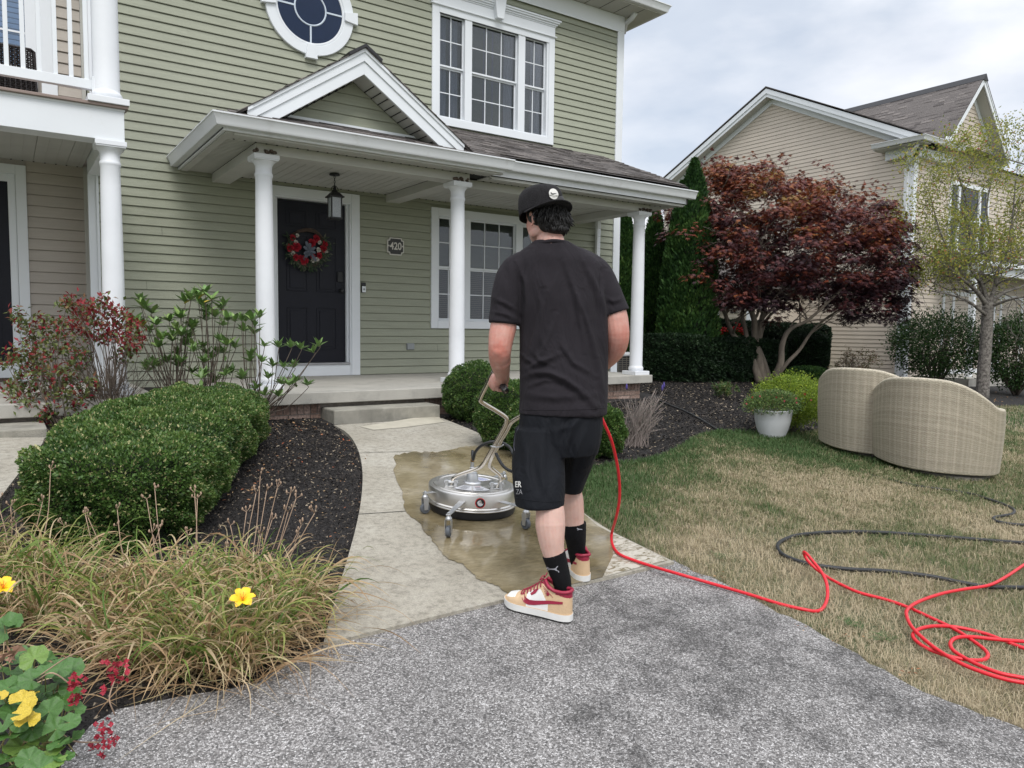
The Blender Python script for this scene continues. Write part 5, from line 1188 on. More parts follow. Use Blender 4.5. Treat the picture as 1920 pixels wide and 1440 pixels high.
# foliage pads: flattened clumps filling the crown's volume
r = np.random.default_rng(11); pads = []
CRa = np.array(CR, float); lo, hi = CRa.min(0), CRa.max(0); cx = (lo + hi) / 2
while len(pads) < 560:
    q = r.uniform(lo, hi)
    if not inpoly(q[None], CR)[0]: continue
    if q[1] > 568 and 1300 < q[0] < 1575 and r.random() < .85: continue
    if q[1] > 596: continue
    e = 1 - min(1, ((q[0] - 1480) / 245) ** 2 + ((q[1] - 470) / 190) ** 2); dz = 1.75 * math.sqrt(max(.04, e)); pads.append((q[0], q[1], MD + r.uniform(-dz, dz)))
P = []; Nn = []; Dn = []; hv = []
for (x, y, d) in pads:
    c = atD(x, y, d); n = int(r.uniform(55, 85)); s = r.uniform(.16, .30); a = r.uniform(0, 2 * np.pi, n); rr = s * np.sqrt(r.random(n)); th = r.normal(0, .055, n)
    Q = c + np.column_stack([rr * np.cos(a), rr * np.sin(a), th - rr * .35]); P.append(Q); Dn.append(np.column_stack([np.cos(a), np.sin(a), r.uniform(-.9, -.1, n)])); Nn.append(np.column_stack([r.normal(0, .35, n), r.normal(0, .35, n), np.ones(n)]))
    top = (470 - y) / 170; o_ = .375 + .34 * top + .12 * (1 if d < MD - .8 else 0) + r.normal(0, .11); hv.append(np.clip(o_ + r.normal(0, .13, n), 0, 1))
# loose sprigs sticking out at the top
for (x, y) in [(1338, 292), (1345, 300), (1325, 305), (1390, 297), (1412, 290), (1467, 292), (1473, 300), (1455, 318), (1462, 316), (1530, 308), (1548, 312), (1555, 320), (1600, 345), (1575, 335), (1640, 345), (1662, 352), (1300, 335), (1285, 360), (1440, 298), (1500, 322), (1360, 298), (1618, 350), (1315, 320), (1270, 378)]:
    c = atD(x, y, MD + r.uniform(-.5, .5)); n = 9; P.append(c + r.normal(0, .05, (n, 3))); Dn.append(rndir(n)); Nn.append(np.column_stack([r.normal(0, .5, n), r.normal(0, .5, n), np.ones(n)])); hv.append(np.clip(r.normal(.62, .12, n), 0, 1))
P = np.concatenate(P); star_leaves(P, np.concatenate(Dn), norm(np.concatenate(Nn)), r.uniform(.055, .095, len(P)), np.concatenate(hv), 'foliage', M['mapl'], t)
print('MAPLE', len(P))
# --- thin yellow green tree on the right
base = atD(1842, 745, 14.6); t = thing('small_tree', (base[0], base[1], gz(base[0], base[1])), 'half bare yellowing tree with rough grey trunk at the right edge', 'tree')
P, Rr = limb([(1842, 748, 14.6), (1844, 700, 14.6), (1848, 650, 14.6), (1851, 600, 14.6), (1853, 568, 14.6)], .118, .10)
MB().tube(P, Rr, 14).build('trunk', M['bark2'], t, smooth=True)
mb = MB(); tips = []; rs = random.Random(8)
BR = [[(1852, 575, 14.6), (1830, 545, 14.5), (1800, 520, 14.4), (1765, 492, 14.3), (1725, 470, 14.2)], [(1853, 572, 14.6), (1842, 535, 14.6), (1820, 500, 14.4), (1818, 440, 14.3), (1812, 380, 14.3), (1795, 320, 14.2)], [(1854, 570, 14.6), (1865, 540, 14.6), (1872, 505, 14.5), (1888, 470, 14.5), (1898, 410, 14.4), (1905, 330, 14.4)], [(1855, 572, 14.7), (1880, 550, 14.8), (1920, 535, 15.0), (1965, 510, 15.1)], [(1850, 570, 14.6), (1838, 520, 14.9), (1858, 460, 15.2), (1850, 390, 15.3), (1868, 300, 15.3)],
      [(1848, 590, 14.5), (1815, 565, 14.3), (1780, 552, 14.1), (1742, 545, 14.0)], [(1853, 572, 14.6), (1800, 505, 15.0), (1765, 440, 15.2), (1745, 370, 15.2)], [(1856, 575, 14.6), (1900, 560, 14.2), (1935, 556, 14.0)]]
for k, pts in enumerate(BR):
    P, Rr = limb(pts, .052 if k < 5 else .036, .010); MB().tube(P, Rr, 8).build('limb', M['bark2'], t, smooth=True)
    for j in range(4, len(P), 2):
        d_ = P[min(j + 1, len(P) - 1)] - P[j - 1]; d_ /= np.linalg.norm(d_); a = np.array([rs.gauss(0, 1), rs.gauss(0, 1), rs.gauss(0, .6)]); q = d_ * .6 + a * .7; q /= np.linalg.norm(q)
        grow(mb, P[j], q, rs.uniform(.4, .62), max(.008, Rr[j] * .45), 3, tips, rs, .55, .16, .04, .75, (2, 3), 4, .0032)
mb.build('branch', M['bark2'], t, smooth=True, kind='stuff')
r = np.random.default_rng(12); T = np.array([a for a, b in tips]); s_, px, py, w = seen(T, 500)
print('TIPS', len(T), mb and len(mb.f))
# leaves cling to the upper and outer twigs
prob = np.clip((575 - py) / 170, .05, 1); T = T[r.random(len(T)) < prob]
n = len(T) * 18; P = np.repeat(T, 18, 0) + r.normal(0, .12, (n, 3))
M['yl'] = leafmat('yellow green leaves', [(.13, .18, .035), (.25, .28, .055), (.37, .36, .08), (.48, .35, .08), (.40, .13, .08)], [0, .4, .75, .93, 1], .5, .4, .3)
add_leaves('foliage', P, norm(rndir(n) + np.array([0, 0, -.3])), rndir(n), r.uniform(.04, .07, n), r.uniform(.02, .035, n), M['yl'], t, np.clip(r.normal(.45, .27, n), 0, 1))
# --- broad shrubs
M['shr'] = leafmat('shrub leaves', [(.014, .040, .013), (.030, .072, .018), (.055, .11, .026), (.10, .15, .04), (.19, .12, .06)], [0, .4, .75, .95, 1], .5, .2, .3)
def bush(name, px, py, d, w_px, h_px, n, ln, m, label, seed, stems=10, v0=.45, cat='shrub', group=None, hollow=.45, droop=0, flat=1.0, wrat=.5, flo=None, star=None):
    """open shrub: stems fan out of the base and leaf clumps fill the outer shell"""
    r = np.random.default_rng(seed); rs = random.Random(seed); b = atD(px, py, d); b[2] = gz(b[0], b[1]); k = d / FPX; rx = w_px * k / 2; H = h_px * k
    t = thing(name, b, label, cat, group); mb = MB(); tips = []
    for j in range(stems):
        a = rs.uniform(0, 6.28); q = np.array([math.cos(a) * rs.uniform(.15, .8) * rx / H * 1.6, math.sin(a) * rs.uniform(.15, .8) * rx / H * 1.6, 1]); q /= np.linalg.norm(q)
        grow(mb, b + np.array([math.cos(a) * .04, math.sin(a) * .04, 0]), q, H * .45, max(.006, H * .012), 2, tips, rs, .45, .1, .1, .65, (2, 3), 5, .0025)
    mb.build('branch', M['twig'], t, smooth=True, kind='stuff')
    nc = n // 40; d_ = norm(r.normal(size=(nc, 3))); rad = hollow + (1 - hollow) * r.random(nc) ** .5
    C_ = b + np.array([0, 0, H * .56]) + d_ * np.array([rx, rx * flat, H * .46]) * rad[:, None] * .92
    P = np.repeat(C_, 40, 0) + r.normal(0, min(rx, H) * .10, (nc * 40, 3)); P = P[P[:, 2] > b[2] + H * .06]; n = len(P)
    N_ = norm(P - (b + np.array([0, 0, H * .4])) + rndir(n) * .3); D = norm(N_ + rndir(n) * .9 + np.array([0, 0, -droop])); L_ = ln * r.uniform(.65, 1.3, n)
    v = np.clip(v0 + r.normal(0, .2, n), 0, .97); v[r.random(n) < .006] = 1
    add_leaves('foliage', P, D, norm(N_ + rndir(n) * .6), L_, L_ * wrat, m, t, v, fold=.2)
    return t, b, rx, H
bush('green_shrub', 1752, 722, 16.4, 172, 142, 15000, .055, M['shr'], 'big loose green shrub left of the grey tree trunk', 31, 16, droop=.3)
bush('green_shrub', 1905, 738, 15.8, 150, 150, 14000, .055, M['shr'], 'big loose green shrub at the right edge behind the tree', 32, 16, droop=.3)
M['thin'] = leafmat('sparse autumn leaves', [(.06, .09, .03), (.13, .13, .05), (.20, .10, .06), (.10, .05, .03)], rough=.6, trans=.2)
bush('sparse_shrub', 1600, 705, 14.8, 90, 72, 1600, .035, M['thin'], 'thin twiggy shrub against the tan siding behind the chairs', 33, 12, hollow=.2)
M['spi'] = leafmat('yellow green shrub leaves', [(.06, .12, .020), (.13, .21, .026), (.24, .33, .035), (.36, .42, .05)], [0, .4, .8, 1], .5, .35, .3)
bush('golden_shrub', 1480, 806, 8.55, 140, 104, 22000, .022, M['spi'], 'bright yellow green shrub behind the white planter', 34, 10, v0=.62, hollow=.5)
M['gold'] = leafmat('gold leaves', [(.16, .16, .03), (.30, .25, .05), (.38, .30, .08)], rough=.6, trans=.3)
bush('golden_shrub', 1470, 640, 18.6, 100, 62, 3000, .06, M['gold'], 'distant golden shrub by the tan wing behind the maple', 35, 6, v0=.6)
bush('small_azalea', 1362, 736, 11.3, 52, 36, 700, .05, M['shr'], 'small low green shrub alone in the mulch before the yew hedge', 36, 7, v0=.8, hollow=.3, wrat=.3)

# --- flowering shrubs in front of the porch
M['rho'] = mat('rhododendron leaf green', (.115, .21, .055), .38, .25, 20, spec=.5)
M['rho2'] = mat('rhododendron leaf paler', (.19, .28, .085), .4, .25, 20)
M['rhoY'] = mat('yellowing leaf', (.42, .32, .04), .5, .25, 20)
M['rhoO'] = mat('orange leaf', (.75, .17, .05), .5, .2, 20)
def leafmesh(name, L_, W_, m, fold=.22, curl=.12, n=6):
    V = []; F = []
    for i in range(n + 1):
        t = i / n; w = W_ * .5 * (math.sin(math.pi * min(1, t * .92 + .04)) ** .8); z = -curl * L_ * t * t
        V += [(L_ * t, -w, z + w * fold), (L_ * t, 0, z), (L_ * t, w, z + w * fold)]
    for i in range(n):
        a = i * 3; F += [(a, a + 3, a + 4, a + 1), (a + 1, a + 4, a + 5, a + 2)]
    me = bpy.data.meshes.new(name); me.from_pydata(V, [], F); me.materials.append(m); me.polygons.foreach_set('use_smooth', [True] * len(F)); return me
def orient(loc, d, n_, parent, me, name='leaf', s=1.0):
    d = Vector([float(v) for v in d]).normalized(); n_ = Vector([float(v) for v in n_]); y = n_.cross(d).normalized(); z = d.cross(y)
    o = bpy.data.objects.new(name, me); COL.objects.link(o); o.parent = parent
    off = wloc(parent); mt = Matrix((d, y, z)).transposed().to_4x4(); mt = mt @ Matrix.Scale(s, 4); mt.translation = Vector([float(v) for v in loc]) - off; o.matrix_local = mt; return o
RW = [(270, 578), (285, 588), (252, 603), (267, 613), (293, 610), (338, 597), (318, 603), (303, 637), (297, 652), (323, 640), (330, 618), (340, 630), (360, 617), (353, 635), (363, 650), (347, 647), (347, 568), (357, 563), (372, 558), (385, 550), (397, 563), (378, 573), (387, 587), (415, 580), (403, 595), (387, 602), (427, 602), (440, 603), (460, 603), (473, 602), (487, 597), (477, 627), (425, 648), (440, 653), (273, 687), (287, 687), (297, 688), (313, 680), (330, 678), (340, 680), (363, 660), (380, 653), (387, 665), (397, 672), (382, 680), (377, 710), (422, 705), (453, 712), (472, 667), (495, 650), (522, 652), (545, 652), (563, 655), (597, 650), (588, 662), (490, 680), (511, 688), (532, 690), (551, 690), (503, 711), (528, 721), (542, 723), (553, 717), (576, 723), (497, 742), (522, 744), (405, 715), (435, 700), (360, 700), (480, 730)]
rb = [atD(395, 760, 6.75), atD(480, 772, 6.8), atD(330, 760, 6.7)]
for b in rb: b[2] = gz(b[0], b[1])
rh = thing('rhododendron', (rb[0][0], rb[0][1], rb[0][2]), 'leggy green rhododendron with a few orange leaves between the two left columns', 'shrub')
lg = [leafmesh('leaf', .112, .042, M['rho']), leafmesh('leaf', .112, .042, M['rho2']), leafmesh('leaf', .10, .038, M['rhoY']), leafmesh('leaf', .10, .032, M['rhoO'])]
rs = random.Random(21); cnt = 0; RW = RW + [(x + rs.gauss(0, 13), y + rs.gauss(0, 11)) for x, y in RW if rs.random() < .6 and x < 480]; SV = []; SF = []; SA = []; mb = MB()
ORG = {3: 2, 44: 3, 40: 0}
for i, (x, y) in enumerate(RW):
    c = atD(x, y, 6.65 + rs.uniform(-.28, .28)); bs = min(rb, key=lambda q: abs(q[0] - c[0]) + abs(q[1] - c[1]) * .3)
    mid = bs + (c - bs) * .5 + np.array([rs.uniform(-.05, .05), rs.uniform(-.05, .05), .0]) + np.array([0, 0, -.04]); k1 = bs + (mid - bs) * .5 + np.array([rs.uniform(-.03, .03), rs.uniform(-.03, .03), .03])
    P = smoothline([bs, k1, mid, c + (0, 0, -.03), c], 4); mb.tube(P, [.006 - .004 * j / len(P) for j in range(len(P))], 5)
    nl = rs.randint(8, 10)
    for k in range(nl):
        a = 6.283 * k / nl + rs.uniform(-.3, .3); el = rs.uniform(.25, 1.2); d = np.array([math.cos(a) * math.cos(el), math.sin(a) * math.cos(el), math.sin(el)]); n_ = np.array([-math.cos(a) * math.sin(el), -math.sin(a) * math.sin(el), math.cos(el)])
        me = lg[0] if rs.random() < .6 else lg[1]
        if i in ORG and k % 2: me = lg[ORG[i]] if ORG[i] else lg[3]
        elif rs.random() < .03: me = lg[rs.choice([2, 3])]; d = d * (1, 1, -.3)
        if cnt < 298: orient(c, d, n_, rh, me, s=rs.uniform(.75, 1.15)); cnt += 1
        else:
            SV.append((c, d, n_, rs.uniform(.08, .115), rs.uniform(.3, .9)))
mb.build('branch', M['twig'], rh, smooth=True, kind='stuff')
if SV:
    M['rhl'] = leafmat('rhododendron small leaves', [(.09, .18, .05), (.17, .27, .08)], rough=.4)
    add_leaves('foliage', np.array([a[0] for a in SV]), np.array([a[1] for a in SV]), np.array([a[2] for a in SV]), np.array([a[3] for a in SV]), np.array([a[3] * .36 for a in SV]), M['rhl'], rh, np.array([a[4] for a in SV]))
# the red and green azalea with bare fan of stems
ab = [atD(205, 768, 6.25), atD(120, 795, 6.0)]
for b in ab: b[2] = gz(b[0], b[1])
az = thing('azalea', (ab[0][0], ab[0][1], ab[0][2]), 'azalea with crimson and olive leaves in front of the left white column', 'shrub')
AW = [(125, 572), (137, 570), (148, 580), (165, 570), (178, 585), (192, 565), (200, 578), (212, 590), (226, 588), (240, 600), (150, 600), (172, 603), (188, 610), (205, 612), (222, 615), (238, 622), (250, 608), (140, 622), (162, 628), (178, 632), (196, 636), (214, 632), (232, 640), (248, 640), (258, 632), (32, 588), (38, 604), (48, 615), (60, 632), (75, 618), (82, 600), (100, 612), (118, 606), (130, 640), (112, 630), (95, 640), (66, 650), (50, 655), (32, 660), (18, 672), (12, 682), (40, 680), (58, 676), (78, 668), (98, 662), (118, 660), (140, 662), (160, 670), (150, 690), (130, 692), (108, 700), (88, 705), (66, 702), (48, 690), (40, 718), (28, 730), (18, 726), (60, 728), (82, 732), (104, 736), (126, 742), (148, 728), (170, 720), (182, 728), (160, 748), (140, 760), (118, 762), (96, 770), (75, 765), (50, 756), (36, 770), (58, 780), (82, 784), (104, 788), (92, 800), (72, 795), (170, 745), (232, 660), (246, 660), (225, 675), (35, 745), (100, 720), (120, 720), (75, 690), (130, 710)]
mb = MB(); rs = random.Random(31); Ps = []; vs_ = []
for i, (x, y) in enumerate(AW):
    c = atD(x, y, 6.15 + rs.uniform(-.3, .3)); bs = ab[0] if x > 125 else ab[1]
    mid = bs + (c - bs) * .55 + np.array([rs.uniform(-.07, .07), rs.uniform(-.07, .07), -.05 if x < 120 else .02]); P = smoothline([bs + np.array([rs.uniform(-.06, .06), rs.uniform(-.06, .06), 0]), mid, c], 5); mb.tube(P, [.0055 - .0035 * j / len(P) for j in range(len(P))], 5)
    red = .72 if (x > 130 and y < 660) else .30
    for k in range(46):
        Ps.append(c + np.array([rs.gauss(0, .036), rs.gauss(0, .036), rs.gauss(0, .03)])); vs_.append(rs.uniform(.6, 1) if rs.random() < red else rs.uniform(0, .5))
for k in range(46):
    bs = ab[0]; a = rs.uniform(0, 6.28); q = np.array([math.cos(a) * .45, math.sin(a) * .35, 1.0]); grow(mb, bs + np.array([math.cos(a) * .05, math.sin(a) * .05, 0]), q / np.linalg.norm(q), rs.uniform(.2, .32), .0045, 2, [], rs, .4, .1, .1, .7, (1, 2), 4, .0018)
mb.build('branch', M['twig'], az, smooth=True, kind='stuff')
M['aza'] = leafmat('azalea leaves', [(.07, .10, .03), (.17, .21, .07), (.22, .22, .09), (.24, .045, .04), (.30, .02, .04)], [0, .4, .55, .7, 1], .5, .3, .3)
Ps = np.array(Ps); n = len(Ps); add_leaves('foliage', Ps, rndir(n) + np.array([0, 0, .25]), rndir(n) * .5 + np.array([0, 0, 1]), rng.uniform(.036, .058, n), rng.uniform(.019, .029, n), M['aza'], az, np.array(vs_))
# lavender-like grey shrub
lb = gp(1188, 836); lv = thing('russian_sage', lb, 'dry grey lavender stems with two purple tips beside the porch brick', 'shrub')
mb = MB(); rs = random.Random(41); Q = []; vv = []
for k in range(190):
    x = rs.gauss(1190, 26); y = rs.uniform(742, 812)
    if rs.random() < .35: x = rs.uniform(1195, 1250); y = rs.uniform(735, 800) if x < 1225 else rs.uniform(728, 790)
    top = atD(x, y, 7.2 + rs.uniform(-.2, .2)); b = lb + np.array([rs.gauss(0, .06), rs.gauss(0, .06), .0]); m_ = b + (top - b) * .5 + np.array([rs.gauss(0, .02), rs.gauss(0, .02), .03])
    P = smoothline([b, m_, top], 4); mb.tube(P, .0022, 4)
    for j in range(9):
        t = rs.uniform(.35, 1); q = P[int(t * (len(P) - 1))]; Q.append(q + np.array([rs.gauss(0, .008)] * 3)); vv.append(rs.random())
mb.build('stem', mat('dry lavender stems', (.17, .14, .125), .9, .3), lv, kind='stuff')
M['lav'] = leafmat('lavender leaves', [(.08, .085, .07), (.15, .155, .125), (.20, .15, .13)], rough=.8, trans=.1)
Q = np.array(Q); n = len(Q); add_leaves('foliage', Q, rndir(n) + np.array([0, 0, .6]), rndir(n), rng.uniform(.015, .03, n), rng.uniform(.004, .007, n), M['lav'], lv, np.array(vv))
for x, y in ((1242, 727), (1245, 722), (1175, 725)):
    c = atD(x, y, 7.2); MB().lathe([(.004, -.03), (.011, -.01), (.008, .015), (.002, .03)], c, 8).build('flower_spike', mat('purple bloom', (.07, .05, .22), .8), lv, smooth=True)

# --- daylilies: arching straw and green blades, dry flower stalks, two yellow blooms
M['day'] = leafmat('daylily blades', [(.30, .19, .10), (.42, .29, .16), (.56, .45, .29), (.32, .30, .10), (.16, .235, .045), (.075, .15, .028)], [0, .28, .52, .68, .84, 1], .55, .25, .3)
M['stalk'] = mat('dry flower stalk', (.33, .23, .16), .8, .25, 30)
def strap(C_, th, ln, wd, arch, rnd, twist, n=9, z0=None):
    """arching grass blades as ribbons, all arrays"""
    N_ = len(C_); d = np.stack([np.cos(th), np.sin(th), np.zeros(N_)], 1); s = np.stack([-np.sin(th), np.cos(th), np.zeros(N_)], 1); Vs = []
    for i in range(n + 1):
        t = i / n; x = ln * (t - .15 * t * t) * np.sin(arch) ; z = ln * (np.sin(np.minimum(t * (1.3 + arch * .9), 3.0)) * np.cos(arch * .75) * .62)
        w = wd * (1 - t ** 3 * .95) * (.6 + .4 * min(1, t * 5)); tw = twist * t; bend = np.sin(t * 2.6 + twist * 1.7) * ln * (.05 + .09 * np.abs(np.sin(twist * 9)))
        p = C_ + d * x[:, None] + s * bend[:, None]; zz = np.maximum(C_[:, 2] + z, gz(p[:, 0], p[:, 1]) + .012 + .02 * rnd); p = np.column_stack([p[:, 0], p[:, 1], zz])
        e = s * np.cos(tw)[:, None] + np.array([0, 0, 1]) * np.sin(tw)[:, None]; Vs += [p - e * w[:, None] / 2, p + e * w[:, None] / 2]
    V = np.stack(Vs, 1).reshape(-1, 3); m = 2 * (n + 1); i0 = np.arange(N_) * m
    F = np.concatenate([np.stack([i0 + 2 * i, i0 + 2 * i + 1, i0 + 2 * i + 3, i0 + 2 * i + 2], 1) for i in range(n)]); return V, F, np.repeat(rnd, m)
def daylily(centers, label, stalks, seed, nper=150, ln=(.22, .5), green=.42, hs=.5):
    r = np.random.default_rng(seed); c0 = gp(*centers[0]); t = thing('daylily', c0, label, 'plant'); Cs = []; th = []; gr = []
    for (x, y) in centers:
        c = gp(x, y); n = nper; Cs.append(c + np.column_stack([r.normal(0, .045, n), r.normal(0, .045, n), np.zeros(n)])); th.append(r.uniform(0, 2 * np.pi, n)); gr.append(np.full(n, r.uniform(-.12, .18)))
    C_ = np.concatenate(Cs); th = np.concatenate(th); gr = np.concatenate(gr); n = len(C_); is_g = r.random(n) < (green + gr); rnd = np.where(is_g, r.uniform(.6, 1, n), r.uniform(0, .6, n))
    arch = np.where(is_g, r.uniform(.4, 1.35, n), r.uniform(.6, 1.75, n)); V, F, A = strap(C_, th, r.uniform(ln[0], ln[1], n), r.uniform(.0035, .0105, n) * r.choice([.6, 1, 1.15], n), arch, rnd, r.normal(0, 1.1, n))
    np_mesh('blade', V, F, M['day'], t, attr={'rnd': A}, kind='stuff'); rs = random.Random(seed)
    k = n // 3; C2 = C_[:k * 3:3][:k] + np.column_stack([r.normal(0, .08, k), r.normal(0, .08, k), np.zeros(k)]); V, F, A = strap(C2, r.uniform(0, 6.28, k), r.uniform(.25, .5, k), r.uniform(.003, .007, k), r.uniform(1.5, 2.0, k), r.uniform(0, .62, k), r.normal(0, 1.6, k)); np_mesh('dry_blade', V, F, M['day'], t, attr={'rnd': A}, kind='stuff')
    for (bx, by, tx, ty, dd) in stalks:
        b = gp(bx, by); tp = atD(tx, ty, float((b - CAM) @ FW) + dd); mid = (b + tp) / 2 + np.array([rs.uniform(-.02, .02), rs.uniform(-.02, .02), 0]); mb = MB(); mb.tube(smoothline([b, mid, tp], 5), [.0024] * 6 + [.0018] * 5, 5)
        for k in range(3):
            e = tp + np.array([rs.uniform(-.02, .02), rs.uniform(-.02, .02), rs.uniform(.005, .03)]); mb.tube([tp, e], .0014, 4); mb.lathe([(.001, -.006), (.0045, 0), (.0035, .006), (.001, .010)], e, 6)
        mb.build('flower_stalk', M['stalk'], t, smooth=True)
    return t
def bloom(x, y, d, parent, s=.042, seed=0):
    rs = random.Random(seed); c = atD(x, y, d); fm = bpy.data.materials.get('yellow petal') or mat('yellow petal', (.80, .50, .005), .5, .1, 30); ax = Vector([float(v) for v in (CAM - c)]).normalized() * .75 + Vector((0, 0, .8)); ax.normalize(); q = ax.to_track_quat('Z', 'Y'); mb = MB()
    for k in range(6):
        a = math.pi / 3 * k + (.1 if k % 2 else 0); w = s * (.42 if k % 2 else .30); P = []
        for t, ww, z in ((.05, .25, -.25), (.5, 1, .15), (.85, .8, .22), (1.05, .15, .10)):
            for sg in (-1, 0, 1): P.append(q @ Vector((s * t * math.cos(a) - sg * w * ww * math.sin(a), s * t * math.sin(a) + sg * w * ww * math.cos(a), s * (z + abs(sg) * .10 * rs.uniform(.5, 1.5)))))
        P = [tuple(Vector([float(v) for v in c]) + p) for p in P]; mb.add(P, [(i * 3 + j, i * 3 + j + 1, i * 3 + j + 4, i * 3 + j + 3) for i in range(3) for j in range(2)])
    mb.build('flower', fm, parent, smooth=True)
    mb = MB()
    for k in range(5):
        a = k * 1.26; e = Vector([float(v) for v in c]) + q @ Vector((s * .25 * math.cos(a), s * .25 * math.sin(a), s * .55)); mb.tube([tuple(Vector([float(v) for v in c]) + q @ Vector((0, 0, -s * .2))), tuple(e)], .0008, 4)
    mb.build('stamen', M['rhoO'], parent)
ST = [(455, 1100, 462, 960, .1), (450, 1095, 432, 985, .1), (460, 1100, 480, 925, .15), (465, 1090, 488, 892, .2), (470, 1100, 500, 920, .1), (478, 1095, 520, 915, .1), (485, 1098, 545, 925, .1), (490, 1100, 555, 935, .05), (500, 1110, 590, 962, 0), (495, 1105, 565, 985, .05), (480, 1110, 510, 975, .1), (470, 1110, 490, 1000, .1), (488, 1105, 540, 960, .1), (455, 1120, 420, 1030, 0), (360, 1110, 365, 925, .2), (355, 1115, 370, 935, .1), (345, 1110, 352, 1005, .0), (300, 1100, 275, 935, .2), (310, 1105, 290, 915, .2), (250, 1100, 220, 955, .1), (240, 1095, 222, 985, .1), (200, 1100, 165, 970, .1), (190, 1100, 160, 965, .1), (270, 1110, 300, 990, 0), (320, 1110, 285, 1000, .1), (505, 1120, 560, 1000, 0)]
dl = daylily([(455, 1130), (525, 1150), (400, 1150), (465, 1190), (345, 1180), (300, 1130), (395, 1235), (255, 1190), (535, 1185), (330, 1255), (420, 1262), (480, 1235), (215, 1235)], 'large clump of dried daylily leaves with one yellow bloom beside the walk', ST, 51, nper=185)
bloom(455, 1122, 2.52, dl, .040, 1)
dl2 = daylily([(30, 1120), (120, 1110), (-40, 1060), (180, 1150), (80, 1170), (-60, 1150)], 'greener daylily clump at the left edge with one yellow bloom', [(60, 1080, 95, 880, .2), (40, 1080, 30, 980, .1), (10, 1060, 20, 950, .1), (100, 1090, 120, 985, .1), (50, 1070, 80, 940, .1), (20, 1080, -5, 940, .1)], 52, nper=150, green=.5)
bloom(6, 1100, 2.55, dl2, .038, 2)
# --- geranium in the near left corner
M['ger'] = mat('geranium leaf green', (.050, .125, .022), .5, .25, 25, .15, 120); M['ger2'] = mat('geranium leaf pale', (.115, .20, .035), .5, .25, 25, .15, 120); M['gerY'] = mat('geranium leaf yellow', (.46, .34, .03), .55, .3, 25)
def gerleaf(m, seed):
    rs = random.Random(seed); V = [(0, 0, 0)]; n = 44; F = []
    for k in range(n + 1):
        a = -2.75 + 5.5 * k / n; lob = 1 + .035 * math.cos(a * 6.9) + .028 * math.cos(a * 24); r_ = .5 * lob * (1 if abs(a) < 2.5 else .93)
        V.append((r_ * .55 * math.cos(a), r_ * .55 * math.sin(a), .05 + .02 * math.cos(a * 7))); V.append((r_ * math.cos(a), r_ * math.sin(a), .07 + .035 * math.cos(a * 6.9 + .5) + .012 * rs.uniform(-1, 1)))
    for k in range(n): a = 1 + 2 * k; F += [(0, a, a + 2), (a, a + 1, a + 3, a + 2)]
    me = bpy.data.meshes.new('leaf'); me.from_pydata(V, [], F); me.materials.append(m); me.polygons.foreach_set('use_smooth', [True] * len(F)); return me
GL = [gerleaf(M['ger'], 1), gerleaf(M['ger'], 2), gerleaf(M['ger2'], 3), gerleaf(M['gerY'], 4)]
gb_ = gp(60, 1420); ge = thing('geranium', gb_, 'geranium with round green and yellow leaves and dark red flower heads, near left corner', 'plant')
GP = [(12, 1180, 52), (8, 1172, 30), (35, 1290, 40), (60, 1275, 36), (85, 1262, 34), (110, 1255, 36), (130, 1258, 40), (88, 1240, 34), (65, 1235, 40), (45, 1262, 34), (15, 1290, 44), (100, 1290, 30), (120, 1310, 48), (135, 1290, 34), (92, 1335, 42), (70, 1320, 30), (78, 1352, 32), (105, 1368, 36), (130, 1355, 34), (135, 1385, 34), (110, 1395, 30), (25, 1338, 50), (10, 1320, 44), (38, 1360, 30), (62, 1300, 32), (40, 1400, 46), (18, 1380, 40), (75, 1402, 40), (98, 1425, 44), (55, 1425, 40), (10, 1425, 46), (120, 1420, 30), (45, 1312, 34), (60, 1370, 36), (35, 1230, 34), (5, 1258, 30), (85, 1300, 30), (140, 1330, 30), (30, 1442, 44), (75, 1445, 44), (5, 1360, 40), (115, 1270, 26), (90, 1380, 26), (50, 1345, 34)]
YL = [(42, 1315, 34, 0), (40, 1340, 30, 0), (55, 1328, 26, 0), (52, 1352, 34, 0), (30, 1358, 26, 0), (60, 1300, 22, 0), (2, 1305, 20, 0)]
rs = random.Random(61); mbs = MB()
for i, (x, y, w) in enumerate([(a, b, c) for a, b, c in GP] + [(a, b, c) for a, b, c, _ in YL]):
    yel = i >= len(GP); d = 1.72 + (1440 - y) * .0011 + rs.uniform(-.06, .06) - (.07 if yel else 0); c = atD(x, y, d); n_ = np.array([rs.gauss(0, .35), rs.gauss(0, .35) - .35, 1]); dd = np.array([rs.gauss(0, 1), rs.gauss(0, 1), 0]); dd -= n_ * (dd @ n_) / (n_ @ n_)
    orient(c, dd, n_, ge, GL[3] if yel else GL[rs.choice([0, 1, 0, 1, 2])], s=w * d / FPX * rs.uniform(1.15, 1.4))
    b = gb_ + np.array([rs.gauss(0, .05), rs.gauss(0, .05), 0]); mbs.tube(smoothline([b, (b + c) / 2 + np.array([0, 0, .02]), c], 4), .0015, 5)
mbs.build('stem', mat('geranium stalk', (.25, .22, .08), .6), ge, smooth=True, kind='stuff')
M['gred'] = mat('dark red geranium petals', (.26, .006, .022), .6, .35, 60)
